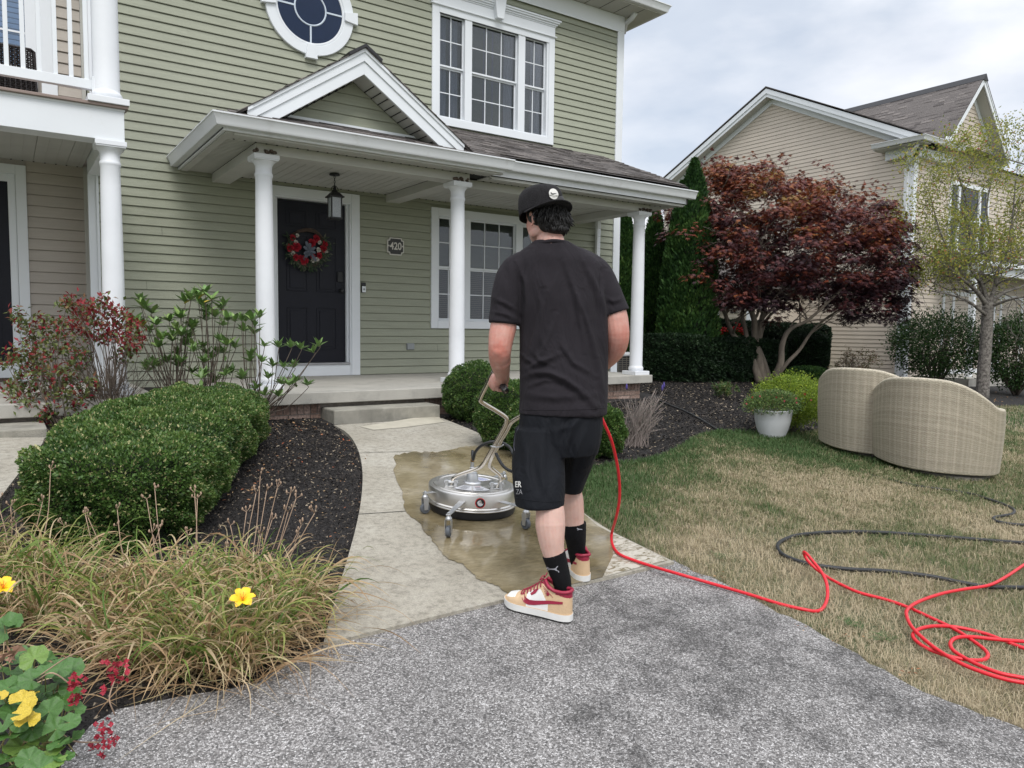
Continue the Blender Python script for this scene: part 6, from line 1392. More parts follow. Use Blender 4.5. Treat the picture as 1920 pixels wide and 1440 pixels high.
for i, (x, y, s, n) in enumerate([(147, 1280, 26, 22), (143, 1310, 20, 14), (218, 1258, 32, 30), (195, 1240, 10, 5), (198, 1293, 10, 5), (190, 1368, 26, 18), (205, 1392, 24, 16), (178, 1395, 14, 8), (188, 1416, 9, 5)]):
    d = 1.86 if x > 160 else 1.84; c = atD(x, y, d); mb = MB(); k_ = d / FPX * s
    for k in range(n):
        q = c + np.array([rs.uniform(-1, 1), rs.uniform(-1, 1), rs.uniform(-1, 1)]) * k_ * .6; ax = np.array([rs.gauss(0, 1), rs.gauss(0, 1) - .6, rs.gauss(0, 1) + .4]); ax /= np.linalg.norm(ax); u = np.cross(ax, (0, .3, 1)); u /= np.linalg.norm(u); v = np.cross(ax, u); rr = .0062
        for j in range(4):
            a = j * 1.57; e = (u * math.cos(a) + v * math.sin(a)); f = (-u * math.sin(a) + v * math.cos(a)); mb.add([q, q + e * rr * .6 + f * rr * .55, q + e * rr * 1.2 + ax * rr * .3, q + e * rr * .6 - f * rr * .55], [(0, 1, 2, 3)])
    mb.build('flower_head', M['gred'], ge)
for (x0, y0, x1, y1, x2, y2) in ((70, 1275, 100, 1262, 140, 1290), (90, 1340, 120, 1345, 135, 1325), (115, 1375, 140, 1390, 188, 1392), (215, 1340, 205, 1310, 215, 1275), (70, 1270, 130, 1230, 185, 1210)):
    MB().tube(smoothline([atD(x0, y0, 1.86), atD(x1, y1, 1.84), atD(x2, y2, 1.86)], 5), .0018, 6).build('flower_stalk', M['stalk'], ge, smooth=True)
mb = MB()
for k in range(9):
    q = atD(20 + rs.uniform(-16, 22), 1222 + rs.uniform(-14, 14), 1.9); mb.add([q + np.array([rs.gauss(0, .010), rs.gauss(0, .010), rs.gauss(0, .010)]) for _ in range(5)], [(0, 1, 2), (0, 2, 3), (0, 3, 4)])
mb.build('dead_bloom', mat('withered petals', (.26, .15, .10), .9, .3), ge)
# ------------------------------------------------------------------ planter, chairs, unit, background pieces
def follow(o_):
    pass
pc = gp(1456, 822); pc = np.array([pc[0] + .06, pc[1] + .1, gz(pc[0], pc[1])])
pt_ = thing('white_planter', pc, 'white textured round planter on the lawn holding a small rose bush', 'planter')
def dimple():
    m, nt, b = newmat('white basket weave plastic'); n, l = nt.nodes, nt.links; b.inputs['Base Color'].default_value = (.66, .68, .70, 1); b.inputs['Roughness'].default_value = .5
    tc = n.new('ShaderNodeTexCoord'); sx_ = n.new('ShaderNodeSeparateXYZ'); l.new(tc.outputs['Object'], sx_.inputs[0]); at = n.new('ShaderNodeMath'); at.operation = 'ARCTAN2'; l.new(sx_.outputs[1], at.inputs[0]); l.new(sx_.outputs[0], at.inputs[1])
    cb = n.new('ShaderNodeCombineXYZ'); l.new(at.outputs[0], cb.inputs[0]); l.new(sx_.outputs[2], cb.inputs[1]); mp = n.new('ShaderNodeMapping'); mp.inputs['Scale'].default_value = (9, 45, 1); l.new(cb.outputs[0], mp.inputs[0])
    br = n.new('ShaderNodeTexBrick'); br.inputs['Scale'].default_value = 1; br.inputs['Mortar Size'].default_value = .12; br.inputs['Color1'].default_value = (1, 1, 1, 1); br.inputs['Color2'].default_value = (.8, .8, .8, 1); br.inputs['Mortar'].default_value = (0, 0, 0, 1); br.inputs['Brick Width'].default_value = .6; br.inputs['Row Height'].default_value = .5; l.new(mp.outputs[0], br.inputs[0])
    bp = n.new('ShaderNodeBump'); bp.inputs['Strength'].default_value = .8; bp.inputs['Distance'].default_value = .01; l.new(br.outputs[0], bp.inputs['Height']); l.new(bp.outputs[0], b.inputs['Normal']); return m
M['dimp'] = dimple()
MB().lathe([(.125, -.02), (.13, .0), (.165, .09), (.188, .18), (.200, .285), (.206, .30), (.200, .305), (.188, .300), (.17, .25)], pc, 40, caps=False).build('pot', M['dimp'], pt_, smooth=True)
MB().lathe([(.0, .262), (.182, .262)], pc, 24, caps=False).build('soil', M['mulch'], pt_)
M['rosel'] = leafmat('rose bush leaves', [(.055, .10, .035), (.11, .18, .055), (.20, .28, .08), (.25, .12, .07)], [0, .5, .93, 1], .55, .2, .3)
kk = 7.7 / FPX
rb_ = thing('rose_bush', pc + np.array([0, 0, .27]), 'small rose bush with a few pink and red blooms in the white planter', 'shrub')
r = np.random.default_rng(71); n = 8000; dd = norm(r.normal(size=(n, 3))); dd[:, 2] = np.abs(dd[:, 2]) * np.where(r.random(n) < .8, 1, -.5); P = pc + np.array([.0, 0, .33]) + dd * np.array([.35, .25, .19]) * (.45 + .55 * r.random(n) ** .5)[:, None]
P += RT * r.normal(0, .03, n)[:, None]; L_ = r.uniform(.012, .026, n); add_leaves('foliage', P, norm(dd + rndir(n)), rndir(n) + np.array([0, 0, .5]), L_, L_ * .55, M['rosel'], rb_, r.random(n))
mb = MB(); rs = random.Random(3)
for k in range(24):
    a = rs.uniform(0, 6.28); q = np.array([math.cos(a) * .5, math.sin(a) * .4, 1]); grow(mb, pc + np.array([math.cos(a) * .05, math.sin(a) * .05, .262]), q / np.linalg.norm(q), .15, .004, 1, [], rs, .5, .1, .1, .7, (1, 2), 4, .002)
mb.build('branch', M['twig'], rb_, kind='stuff')
M['pink'] = mat('faded pink petals', (.55, .10, .14), .7, .2, 40)
for i, (x, y) in enumerate([(1455, 745), (1492, 747), (1493, 755), (1410, 745), (1399, 757), (1424, 743), (1508, 739), (1470, 752), (1520, 750)]):
    c = atD(x, y, 7.55); rose(c, .013 if i != 6 else .018, M['pink'] if i % 3 else M['rose'], rb_, 'bloom', 10, i)

# wicker barrel chairs
def wickermat():
    m, nt, b = newmat('tan resin wicker'); n, l = nt.nodes, nt.links; at = n.new('ShaderNodeAttribute'); at.attribute_name = 'rnd'; cr = n.new('ShaderNodeValToRGB'); e = cr.color_ramp.elements
    e[0].color = (.25, .21, .155, 1); e[1].color = (.70, .65, .54, 1); q = e.new(.5); q.color = (.50, .45, .355, 1); l.new(at.outputs['Fac'], cr.inputs[0]); l.new(cr.outputs[0], b.inputs['Base Color']); b.inputs['Roughness'].default_value = .55; return m
M['wick'] = wickermat()
M['stone'] = mat('grey base disc', (.16, .15, .13), .7, .15, 10)
def barrel(cpx, cpy, d, label, seed):
    c = atD(cpx, cpy, d); c[2] = gz(c[0], c[1]); t = thing('wicker_barrel_chair', c, label, 'chair', 'wicker swivel chairs on the lawn'); r = np.random.default_rng(seed)
    Rh = np.array([RT[0], RT[1]]); Rh /= np.linalg.norm(Rh); Fh = np.array([-Rh[1], Rh[0]]) # away
    A0 = R(240); span = R(114); nu, z0 = 232, .065
    def rim(a): # height of the rim by angle from the back
        if a < 0: return float(np.interp(math.degrees(-a), [0, 12, 30, 45, 60, 75, 95, 117], [.848, .846, .832, .812, .775, .715, .64, .60]))
        return float(np.interp(math.degrees(abs(a)), [0, 7, 13, 24, 35, 43, 51, 57, 62, 66, 77, 117], [.848, .846, .840, .816, .777, .74, .697, .664, .638, .628, .618, .60]))
    def pos(a, z, out):
        ang = A0 + a; ca, sa = math.cos(ang), math.sin(ang); e = 2.5; rr = 1 / ((abs(ca) ** e + abs(sa) ** e) ** (1 / e)); rad = (.505 * rr) * (.955 + .06 * math.sin(min(1, z / .5) * 1.5)) + out
        h = Rh * ca * rad + Fh * sa * rad * .93; x, y = c[0] + h[0], c[1] + h[1]; return np.array([x, y, gz(x, y) + z])
    V = []; A = []; F = []; rows = 168; rn = r.random(rows + 2); rcol = r.random(nu + 1)
    for j in range(rows + 1):
        for i in range(nu + 1):
            a = -span + 2 * span * i / nu; zt = rim(a); z = z0 + (zt - z0) * j / rows
            strand = j // 2; ridge = j % 2; out = .0045 * math.sin(math.pi * i / 2 + math.pi * strand) * 1.0 + (.004 if ridge else 0)
            V.append(pos(a, z, out)); base = .52 + .14 * (1 if (i // 2) % 4 == 0 else 0) - (.33 if not ridge else 0); A.append(np.clip(base + .20 * (rn[strand] - .5) + .13 * (rcol[i] - .5) + r.normal(0, .06), 0, 1))
    for j in range(rows):
        for i in range(nu): a = j * (nu + 1) + i; F.append((a, a + 1, a + nu + 2, a + nu + 1))
    np_mesh('shell', V, F, M['wick'], t, attr={'rnd': A}, smooth=True)
    V = []; F = []
    for i in range(61):
        a = -span + 2 * span * i / 60; zt = rim(a)
        V += [pos(a, z0, -.05), pos(a, zt, -.05)]
    for i in range(60): F.append((2 * i, 2 * i + 2, 2 * i + 3, 2 * i + 1))
    np_mesh('inner_shell', V, F, M['wick'], t, attr={'rnd': np.full(len(V), .4)})
    ends = [pos(s * span, z, o) for s in (-1, 1) for z, o in ((z0, 0), (z0, -.05), (rim(span), -.05), (rim(span), 0))]
    np_mesh('arm_end', ends, [(0, 1, 2, 3), (7, 6, 5, 4)], M['wick'], t, attr={'rnd': np.full(8, .5)})
    P = [pos(-span + 2 * span * i / 90, rim(-span + 2 * span * i / 90) + .004, -.018) for i in range(91)]
    o = MB().tube(P, .021, 8).build('rim', mat('pale woven rim', (.50, .45, .35), .6, .25, 60, 1, 120) if 'pale woven rim' not in bpy.data.materials else bpy.data.materials['pale woven rim'], t, smooth=True)
    P = [pos(-span + 2 * span * i / 90, z0, -.012) for i in range(91)]; MB().tube(P, .013, 6).build('bottom_rim', bpy.data.materials['pale woven rim'], t, smooth=True)
    mb = MB(); vs = []
    for k in range(40):
        a = 2 * math.pi * k / 40; h = Rh * math.cos(a) * .44 + Fh * math.sin(a) * .40; vs.append((c[0] + h[0], c[1] + h[1], gz(c[0] + h[0], c[1] + h[1]) + .30))
    mb.prism(vs, (0, 0, .05)); mb.build('seat', M['wick'], t)
    off = Rh * .04 - Fh * .03
    vs = [(c[0] + off[0] + (Rh * math.cos(a) * .40 + Fh * math.sin(a) * .40)[0], c[1] + off[1] + (Rh * math.cos(a) * .40 + Fh * math.sin(a) * .40)[1]) for a in [2 * math.pi * k / 40 for k in range(40)]]
    MB().prism([(x, y, gz(x, y) - .0) for x, y in vs], (0, 0, .03)).build('base_disc', M['stone'], t)
    MB().lathe([(.06, .03), (.06, .30)], c, 16).build('swivel_post', M['black'], t)
    return t
barrel(1751, 860, 6.95, 'wicker barrel chair with its low arm end showing, the right hand one of the two', 81)
barrel(1636, 830, 7.62, 'wicker barrel chair half hidden behind the other, the left hand one of the two', 82)

# air conditioner beside the house
ac = thing('air_conditioner', (9.1, .85, gz(9.1, .8)), 'grey air conditioning unit behind the right porch column', 'air conditioner')
MB().box(8.78, 9.5, .5, 1.2, -.03, .46).build('cabinet', M['fan'], ac)
mb = MB()
for k in range(12):
    z = .01 + k * .037; mb.box(8.77, 9.51, .49, .499, z, z + .012)
for k in range(8): mb.box(8.79 + k * .1, 8.80 + k * .1, .48, .489, 0, .46)
mb.build('grille', M['stone'], ac)
MB().box(8.75, 9.53, .47, 1.23, .46, .52).build('lid', M['gutter'], ac, bevel=.02)
# seats and red geraniums beyond the yew hedge
for i, (x0, x1, yt, lab) in enumerate(((1297, 1318, 626, 'rounded top of a weathered garden chair above the hedge, left of the pair'), (1330, 1353, 624, 'rounded top of a weathered garden chair beside the red geraniums'))):
    d = 15.6; c = atD((x0 + x1) / 2, yt, d); t = thing('garden_chair', (c[0], c[1], gz(c[0], c[1])), lab, 'chair', 'garden chairs behind the hedge'); w = (x1 - x0) * d / FPX / 2; Rh = np.array([RT[0], RT[1], 0]); g0 = gz(c[0], c[1])
    P = [c + Rh * w * math.cos(a) + np.array([0, 0, -w * 1.0 + w * 1.0 * math.sin(a)]) for a in [math.pi * k / 10 for k in range(11)]]; P = [tuple(p) for p in P] + [tuple(P[-1] + np.array([0, 0, -.45])), tuple(P[0] + np.array([0, 0, -.45]))]
    MB().prism(P, tuple(np.array([-RT[1], RT[0], 0]) * .04)).build('backrest', M['deck'] if i else M['stone'], t)
    MB().box(c[0] - .25, c[0] + .25, c[1], c[1] + .45, g0 + .4, g0 + .44).build('seat', M['deck'], t)
    for dx in (-.23, .2):
        for dy in (.02, .4): MB().box(c[0] + dx, c[0] + dx + .04, c[1] + dy, c[1] + dy + .04, g0, g0 + .40).build('leg', M['deck'], t)
d = 15.4; c = atD(1371, 634, d); g0 = gz(c[0], c[1]); t = thing('flower_pot', (c[0], c[1], g0), 'dark pot of bright red geraniums standing behind the yew hedge', 'planter')
MB().lathe([(.14, 0), (.20, c[2] - g0 - .02), (.21, c[2] - g0)], (c[0], c[1], g0), 20).build('pot', M['black'], t, smooth=True)
r = np.random.default_rng(5); n = 700; dd = rndir(n); P = c + np.array([0, 0, .08]) + dd * np.array([.24, .2, .10]); add_leaves('foliage', P, rndir(n), rndir(n), np.full(n, .05), np.full(n, .045), M['shr'], t, r.uniform(.5, 1, n))
M['vred'] = mat('bright red petals', (.75, .012, .010), .6, .2, 30)
for (x, y, w) in ((1358, 620, 17), (1382, 616, 19), (1370, 622, 12), (1352, 625, 8), (1390, 622, 10)):
    q = atD(x, y, d - .1); mb = MB()
    for k in range(26):
        e = q + np.array([rs.gauss(0, .5), rs.gauss(0, .5), rs.gauss(0, .35)]) * w * d / FPX * .55; mb.lathe([(.001, -.02), (.026, 0), (.001, .02)], e, 5)
    mb.build('flower_head', M['vred'], t)

# ------------------------------------------------------------------ hoses
def hosemat(name, col, rough): return mat(name, col, rough, .06, 8, .05, 200, spec=.5)
M['redh'] = hosemat('red rubber hose', (.62, .010, .022), .38); M['blkh'] = hosemat('black rubber hose', (.012, .013, .014), .5)
def gpath(L_, h): return [gp(x, y, h) for x, y in L_]
A_ = [(1160, 1038), (1190, 1051), (1230, 1064), (1275, 1077), (1330, 1093), (1400, 1113), (1435, 1124), (1468, 1134), (1508, 1143)]
hang = [atD(1122, 770, 3.62), atD(1131, 790, 3.63), atD(1145, 822, 3.68), atD(1155, 860, 3.76), atD(1161, 900, 3.84), atD(1161, 940, 3.92), atD(1154, 975, 4.02), gp(1147, 1000, .035), gp(1148, 1020, .025)]
loopup = [gp(1530, 1146, .02), gp(1543, 1140, .02)]
def arcp(x, y, d): return atD(x, y, d)
dl_ = float((gp(1545, 1138) - CAM) @ FW)
loopup += [arcp(1551, 1122, dl_ + .04), arcp(1551, 1100, dl_ + .10), arcp(1546, 1083, dl_ + .16), arcp(1537, 1068, dl_ + .22), arcp(1520, 1047, dl_ + .32), arcp(1511, 1037, dl_ + .38), arcp(1507, 1036, dl_ + .42), arcp(1512, 1048, dl_ + .42), arcp(1526, 1063, dl_ + .36)]
restA = gpath([(1548, 1080), (1573, 1094), (1611, 1111), (1660, 1124), (1703, 1139), (1747, 1159), (1787, 1178), (1822, 1200), (1847, 1219), (1852, 1231), (1839, 1238), (1806, 1236), (1774, 1229), (1739, 1216), (1717, 1201), (1712, 1189), (1725, 1179), (1752, 1174), (1793, 1176), (1847, 1188), (1887, 1203), (1930, 1218), (1990, 1228), (2010, 1218), (1985, 1206)], .026)
restC = gpath([(1923, 1203), (1870, 1199), (1820, 1194), (1793, 1196), (1782, 1206), (1787, 1219), (1806, 1232), (1833, 1246), (1874, 1262), (1923, 1272), (1990, 1285), (2020, 1295), (1990, 1294)], .034)
restB = gpath([(1923, 1281), (1887, 1274), (1847, 1262), (1806, 1246), (1768, 1225), (1739, 1204), (1711, 1177), (1700, 1155), (1703, 1141), (1725, 1127), (1766, 1113), (1806, 1105), (1855, 1097), (1887, 1081), (1920, 1059), (1980, 1020)], .042)
hp = smoothline(hang + gpath(A_[:4], .036) + gpath(A_[4:], .024) + loopup + restA + restC + restB, 7)
tag(MB().tube(hp, .0078, 10).build('pressure_hose', M['redh'], None, smooth=True), 'long bright red pressure hose looping from the man across the lawn edge', 'hose')
b1 = smoothline(gpath([(1960, 1021), (1920, 1018), (1850, 1013), (1750, 1005), (1640, 998), (1560, 998), (1500, 1003), (1475, 1010), (1461, 1018), (1458, 1028), (1468, 1040), (1490, 1050), (1515, 1057), (1550, 1063), (1600, 1068), (1660, 1071), (1740, 1080), (1800, 1092), (1850, 1100), (1920, 1102), (1960, 1101)], .022), 8)
tag(MB().tube(b1, .0115, 10).build('garden_hose', M['blkh'], None, smooth=True), 'thick black hose lying in a long bend on the lawn near the red hose', 'hose')
b2 = smoothline([gp(1550, 872, .0), gp(1610, 884, .0), gp(1640, 893, .004), gp(1715, 910, .012), gp(1770, 918, .014), gp(1820, 926, .010)] + gpath([(1850, 935), (1880, 945), (1900, 955), (1897, 964), (1865, 970), (1868, 977), (1900, 983), (1950, 986)], .022), 8)
tag(MB().tube(b2, .0105, 10).build('garden_hose', M['blkh'], None, smooth=True), 'thinner black hose curling in the grass at the right below the chairs', 'hose')
b3 = smoothline(gpath([(1236, 751), (1262, 762), (1285, 771), (1310, 784), (1330, 796), (1346, 806)], .02), 6)
tag(MB().tube(b3, .014, 8).build('drip_line', M['blkh'], None, smooth=True), 'black irrigation pipe crossing the mulch right of the porch', 'pipe')

# ------------------------------------------------------------------ surface cleaner
def steelmat(name, col, rough, sc=(1, 1, 60)):
    m, nt, b = newmat(name); n, l = nt.nodes, nt.links; b.inputs['Base Color'].default_value = (*col, 1); b.inputs['Metallic'].default_value = 1
    tc = n.new('ShaderNodeTexCoord'); mp = n.new('ShaderNodeMapping'); mp.inputs['Scale'].default_value = sc; l.new(tc.outputs['Object'], mp.inputs[0]); ns = n.new('ShaderNodeTexNoise'); ns.inputs['Scale'].default_value = 12; ns.inputs['Detail'].default_value = 5; l.new(mp.outputs[0], ns.inputs['Vector'])
    mr = n.new('ShaderNodeMapRange'); mr.inputs['To Min'].default_value = rough * .6; mr.inputs['To Max'].default_value = rough * 1.6; l.new(ns.outputs[0], mr.inputs[0]); l.new(mr.outputs[0], b.inputs['Roughness']); return m
M['steel'] = steelmat('brushed stainless steel', (.62, .60, .57), .34); M['tubes'] = steelmat('polished steel tube', (.66, .62, .56), .20, (1, 1, 1)); M['zinc'] = steelmat('zinc hardware', (.55, .56, .57), .4)
M['rubber'] = mat('grey rubber wheel', (.085, .095, .11), .6, .1); M['label'] = mat('white label', (.60, .60, .62), .4, .05); M['lblue'] = mat('blue print', (.06, .10, .35), .5); M['lred'] = mat('red print', (.55, .03, .03), .5); M['brass'] = mat('brass fitting', (.30, .18, .07), .35, .1, metal=1)
CC = np.array([2.315, -5.455, 0.0]); CC[2] = gz(CC[0], CC[1]); wgnd = .026
sc_ = thing('surface_cleaner', CC, 'round stainless steel surface cleaner with caster wheels on the wet walk', 'surface cleaner')
def tilt(o_):
    """lie on the sloping walk"""
    me = o_.data; off = wloc(o_); co = np.empty(len(me.vertices) * 3); me.vertices.foreach_get('co', co); co = co.reshape(-1, 3); X_, Y_ = co[:, 0] + off.x, co[:, 1] + off.y; co[:, 2] += gz(X_, Y_) - gz(CC[0], CC[1]) + wgnd; me.vertices.foreach_set('co', co.ravel()); me.update(); return o_
tilt(MB().lathe([(.20, .004), (.255, .004), (.262, .02), (.262, .056)], CC, 64).build('brush_skirt', M['black'], sc_, auto=40))
tilt(MB().lathe([(.262, .050), (.270, .050), (.272, .054), (.270, .059), (.264, .062), (.264, .064), (.268, .066), (.266, .070), (.262, .073), (.262, .140), (.259, .147), (.252, .151), (.236, .152), (.233, .157), (.205, .159), (.201, .155), (.196, .155), (.0, .157)], CC, 96).build('drum', M['steel'], sc_, auto=30))
tilt(MB().lathe([(.052, .156), (.054, .162), (.048, .168), (.036, .170), (.035, .205), (.031, .212), (.030, .222), (.016, .226), (.016, .250), (.011, .254), (.011, .285)], CC, 32).build('swivel', M['zinc'], sc_, auto=35))
tilt(MB().lathe([(.010, .285), (.013, .287), (.013, .300), (.009, .303), (.009, .320)], CC, 6).build('brass_fitting', M['brass'], sc_))
def ontop(x, y, h=.157): return gp(x, y, h + wgnd)
# labels on the lid
def sector(r0, r1, a0, a1, z, n=12):
    P = [(CC[0] + r1 * math.cos(a), CC[1] + r1 * math.sin(a), CC[2] + z) for a in np.linspace(a0, a1, n)] + [(CC[0] + r0 * math.cos(a), CC[1] + r0 * math.sin(a), CC[2] + z) for a in np.linspace(a1, a0, n)]
    return MB().add(P, [tuple(range(2 * n))])
va = math.atan2(CAM[1] - CC[1], CAM[0] - CC[0])
lb1 = tilt(sector(.085, .185, va - .62, va - .02, .1585).build('label', M['label'], sc_)); lb2 = tilt(sector(.085, .185, va + .04, va + .62, .1585).build('label', M['label'], sc_)); lb3 = tilt(sector(.07, .15, va + 2.2, va + 3.0, .1587).build('label', M['label'], sc_))
for k in range(6):
    r0 = .10 + k * .013; tilt(sector(r0, r0 + .004, va - .52, va - .12 - (.1 if k % 2 else 0), .1592).build('print_line', M['rubber'], lb1, kind='stuff')); tilt(sector(r0, r0 + .004, va + .14, va + .52 - (.12 if k % 3 else 0), .1592).build('print_line', M['lred'] if k == 0 else M['rubber'], lb2, kind='stuff'))
for k in range(3): tilt(sector(.09 + k * .018, .097 + k * .018, va + 2.3, va + 2.85, .1592).build('print_line', M['lblue'], lb3, kind='stuff'))
# round warning emblem on the side of the drum facing the lawn edge of the walk
ea = math.atan2(*(gp(899, 985)[:2] - CC[:2])[::-1]); en = np.array([math.cos(ea), math.sin(ea), 0]); et = np.array([-en[1], en[0], 0])
def onside(pts, off, name, m, parent):
    V = []
    for u, v in pts:
        a = ea + u / .262; V.append((CC[0] + (.262 + off) * math.cos(a), CC[1] + (.262 + off) * math.sin(a), CC[2] + .108 + v))
    return tilt(MB().add(V, [tuple(range(len(V)))]).build(name, m, parent))
circ = lambda r_: [(r_ * math.cos(a), r_ * math.sin(a)) for a in [2 * math.pi * k / 28 for k in range(28)]]
em = onside(circ(.030), .0012, 'emblem', M['lred'], sc_); onside(circ(.0255), .0018, 'emblem_field', M['black'], em); onside([(-.018, .004), (-.010, .014), (.0, .016), (-.004, .004), (.006, .002), (.012, -.004), (.018, -.002), (.010, -.014), (-.002, -.018), (-.014, -.010)], .0024, 'emblem_mark', M['label'], em)
onside([(-.004, .018), (.003, .018), (.009, .002), (.002, -.002)], .0029, 'emblem_mark', M['steel'], em)
# casters
def caster(px, py):
    w = gp(px, py, wgnd + .031); q = w[:2] - CC[:2]; L0 = np.linalg.norm(q); e = q / L0; f = np.array([-e[1], e[0]]); root = np.array([CC[0], CC[1]]) + e * .255; g0 = gz(*w[:2]) + wgnd
    P = lambda a, b, z: (root[0] + e[0] * a + f[0] * b, root[1] + e[1] * a + f[1] * b, g0 + z)
    L1 = L0 - .255
    arm = MB().hexa([P(-.01, -.02, .118), P(L1 + .012, -.012, .118), P(L1 + .012, .012, .118), P(-.01, .02, .118), P(-.01, -.02, .124), P(L1 + .012, -.012, .124), P(L1 + .012, .012, .124), P(-.01, .02, .124)]).build('caster_arm', M['zinc'], sc_, bevel=.001)
    MB().lathe([(.017, .092), (.019, .098), (.017, .104), (.012, .110), (.012, .118)], (w[0], w[1], g0), 16).lathe([(.009, .124), (.009, .131), (.005, .133)], (w[0], w[1], g0), 6).build('caster_swivel', M['zinc'], arm, auto=40)
    fm = MB()
    for s in (-1, 1): fm.hexa([P(L1 - .012, s * .0165 - .0015, .024), P(L1 + .012, s * .0165 - .0015, .024), P(L1 + .012, s * .0165 + .0015, .024), P(L1 - .012, s * .0165 + .0015, .024), P(L1 - .017, s * .0165 - .0015, .092), P(L1 + .017, s * .0165 - .0015, .092), P(L1 + .017, s * .0165 + .0015, .092), P(L1 - .017, s * .0165 + .0015, .092)])
    fm.build('caster_fork', M['zinc'], arm)
    wl_ = MB().lathe([(.020, -.012), (.028, -.011), (.031, -.006), (.031, .006), (.028, .011), (.020, .012)], (w[0], w[1], g0 + .031), 28, axis=(f[0], f[1], 0)).build('caster_wheel', M['rubber'], sc_, auto=40)
    MB().lathe([(.006, -.015), (.010, -.0125), (.010, .0125), (.006, .015)], (w[0], w[1], g0 + .031), 14, axis=(f[0], f[1], 0)).build('wheel_hub', M['zinc'], wl_)
caster(797, 953); caster(841, 996); caster(986, 982); caster(945, 912)
# handle: two mirrored tubes from brackets on the lid, meeting, then spreading to hand grips
HL = [(846, 919, 4.40), (848, 902, 4.40), (857, 892, 4.38), (893, 879, 4.34), (905, 871, 4.31), (915, 855, 4.26), (930, 829, 4.17), (943, 806, 4.08), (950, 790, 4.02), (948, 782, 3.99), (930, 770, 3.93), (908, 757, 3.86), (901, 751, 3.83), (903, 742, 3.81), (914, 720, 3.76), (925, 698, 3.69), (929, 696, 3.62), (934, 705, 3.54), (942, 722, 3.44), (948, 733, 3.37)]
HRt = [(931, 916, 4.42), (936, 905, 4.42), (940, 897, 4.41), (936, 890, 4.40), (922, 878, 4.36), (918, 872, 4.33), (922, 858, 4.27), (936, 832, 4.18), (950, 808, 4.09), (956, 796, 4.04), (962, 789, 4.00), (975, 781, 3.95), (1000, 770, 3.88), (1020, 760, 3.84), (1030, 745, 3.80), (1036, 722, 3.75), (1044, 705, 3.66), (1050, 715, 3.58), (1054, 728, 3.5)]
for pts in (HL, HRt):
    P = smoothline([atD(*p) for p in pts], 6); o = MB().tube(P, .0115, 16).build('handle_tube', M['tubes'], sc_, smooth=True)
    MB().tube(P[-20:], .0155, 14).build('grip', M['black'], o, smooth=True)
for (x, y, d) in ((846, 919, 4.40), (931, 916, 4.42)):
    c = atD(x, y, d); z0 = gz(c[0], c[1]) + wgnd + .155; e = np.array([RT[0], RT[1]]); e /= np.linalg.norm(e); f = np.array([-e[1], e[0]]); Q = lambda a, b, z: (c[0] + e[0] * a + f[0] * b, c[1] + e[1] * a + f[1] * b, z0 + z); mb = MB()
    for a0, a1, h in ((-.036, -.017, .040), (.017, .036, .040), (-.017, .017, .006)): mb.hexa([Q(a0, -.02, 0), Q(a1, -.02, 0), Q(a1, .02, 0), Q(a0, .02, 0), Q(a0, -.02, h), Q(a1, -.02, h), Q(a1, .02, h), Q(a0, .02, h)])
    o = mb.build('bracket', M['zinc'], sc_, bevel=.002)
    MB().lathe([(.006, -.042), (.009, -.040), (.009, .040), (.006, .042)], Q(0, 0, .026), 10, axis=(e[0], e[1], 0)).build('bolt', M['zinc'], o)
P = smoothline([atD(919, 836, 4.19), atD(927, 838, 4.17), atD(936, 838, 4.17), atD(944, 834, 4.15)], 3); MB().tube(P, .004, 8).build('clamp', M['zinc'], sc_, smooth=True)
top = np.array([CC[0], CC[1], CC[2] + .32 + wgnd])
P = smoothline([top, top + np.array([0, 0, .03]), atD(887, 862, 4.40), atD(891, 848, 4.38), atD(902, 836, 4.34), atD(918, 829, 4.32), atD(938, 829, 4.32), atD(955, 838, 4.28), atD(962, 852, 4.2)], 6)
hz_ = MB().tube(P, .0085, 10).build('whip_hose', M['blkh'], sc_, smooth=True)
P = smoothline([atD(930, 850, 4.14), atD(938, 866, 4.1), atD(948, 878, 4.05), atD(962, 884, 4.0), atD(985, 880, 3.9), atD(1010, 850, 3.8), atD(1030, 800, 3.7)], 6); MB().tube(P, .0085, 10).build('whip_hose', M['blkh'], sc_, smooth=True)

# ------------------------------------------------------------------ fallen leaves and weeds
M['lit'] = leafmat('fallen leaves', [(.30, .16, .08), (.42, .26, .13), (.36, .09, .04), (.50, .40, .22)], rough=.8, trans=.1)
def litter(pts, n, label, sp, ln=(.012, .035)):
    P = []
    for k in range(n):
        x, y = pts[rs.randrange(len(pts))]; P.append(gp(x + rs.gauss(0, sp), y + rs.gauss(0, sp * .4), .012 + rs.uniform(0, .012)))
    P = np.array(P); m = len(P); dd = np.column_stack([rng.normal(size=m), rng.normal(size=m), rng.normal(0, .25, m)]); L_ = rng.uniform(ln[0], ln[1], m)
    V, F = leaves(P, dd, np.column_stack([rng.normal(0, .4, m), rng.normal(0, .4, m), np.ones(m)]), L_, L_ * rng.uniform(.2, .6, m), .3); o = np_mesh('leaf_litter', V, F, M['lit'], attr={'rnd': np.repeat(rng.random(m), 4)}); tag(o, label, 'leaves', kind='stuff')
rs = random.Random(77)
litter([(520, 795), (560, 790), (600, 800), (505, 830), (540, 850), (490, 880), (470, 920)], 150, 'brown fallen leaves and needles on the mulch beside the step', 22)
litter([(640, 830), (665, 860), (672, 900), (665, 950), (650, 1000), (600, 900), (580, 960), (430, 1010), (300, 1030)], 120, 'scattered dry leaves on the mulch along the edge of the walk', 25, (.010, .025))
litter([(1650, 740), (1720, 745), (1800, 745), (1880, 748), (1840, 752)], 110, 'orange fallen leaves on the far mulch bed under the small tree', 30, (.03, .06))
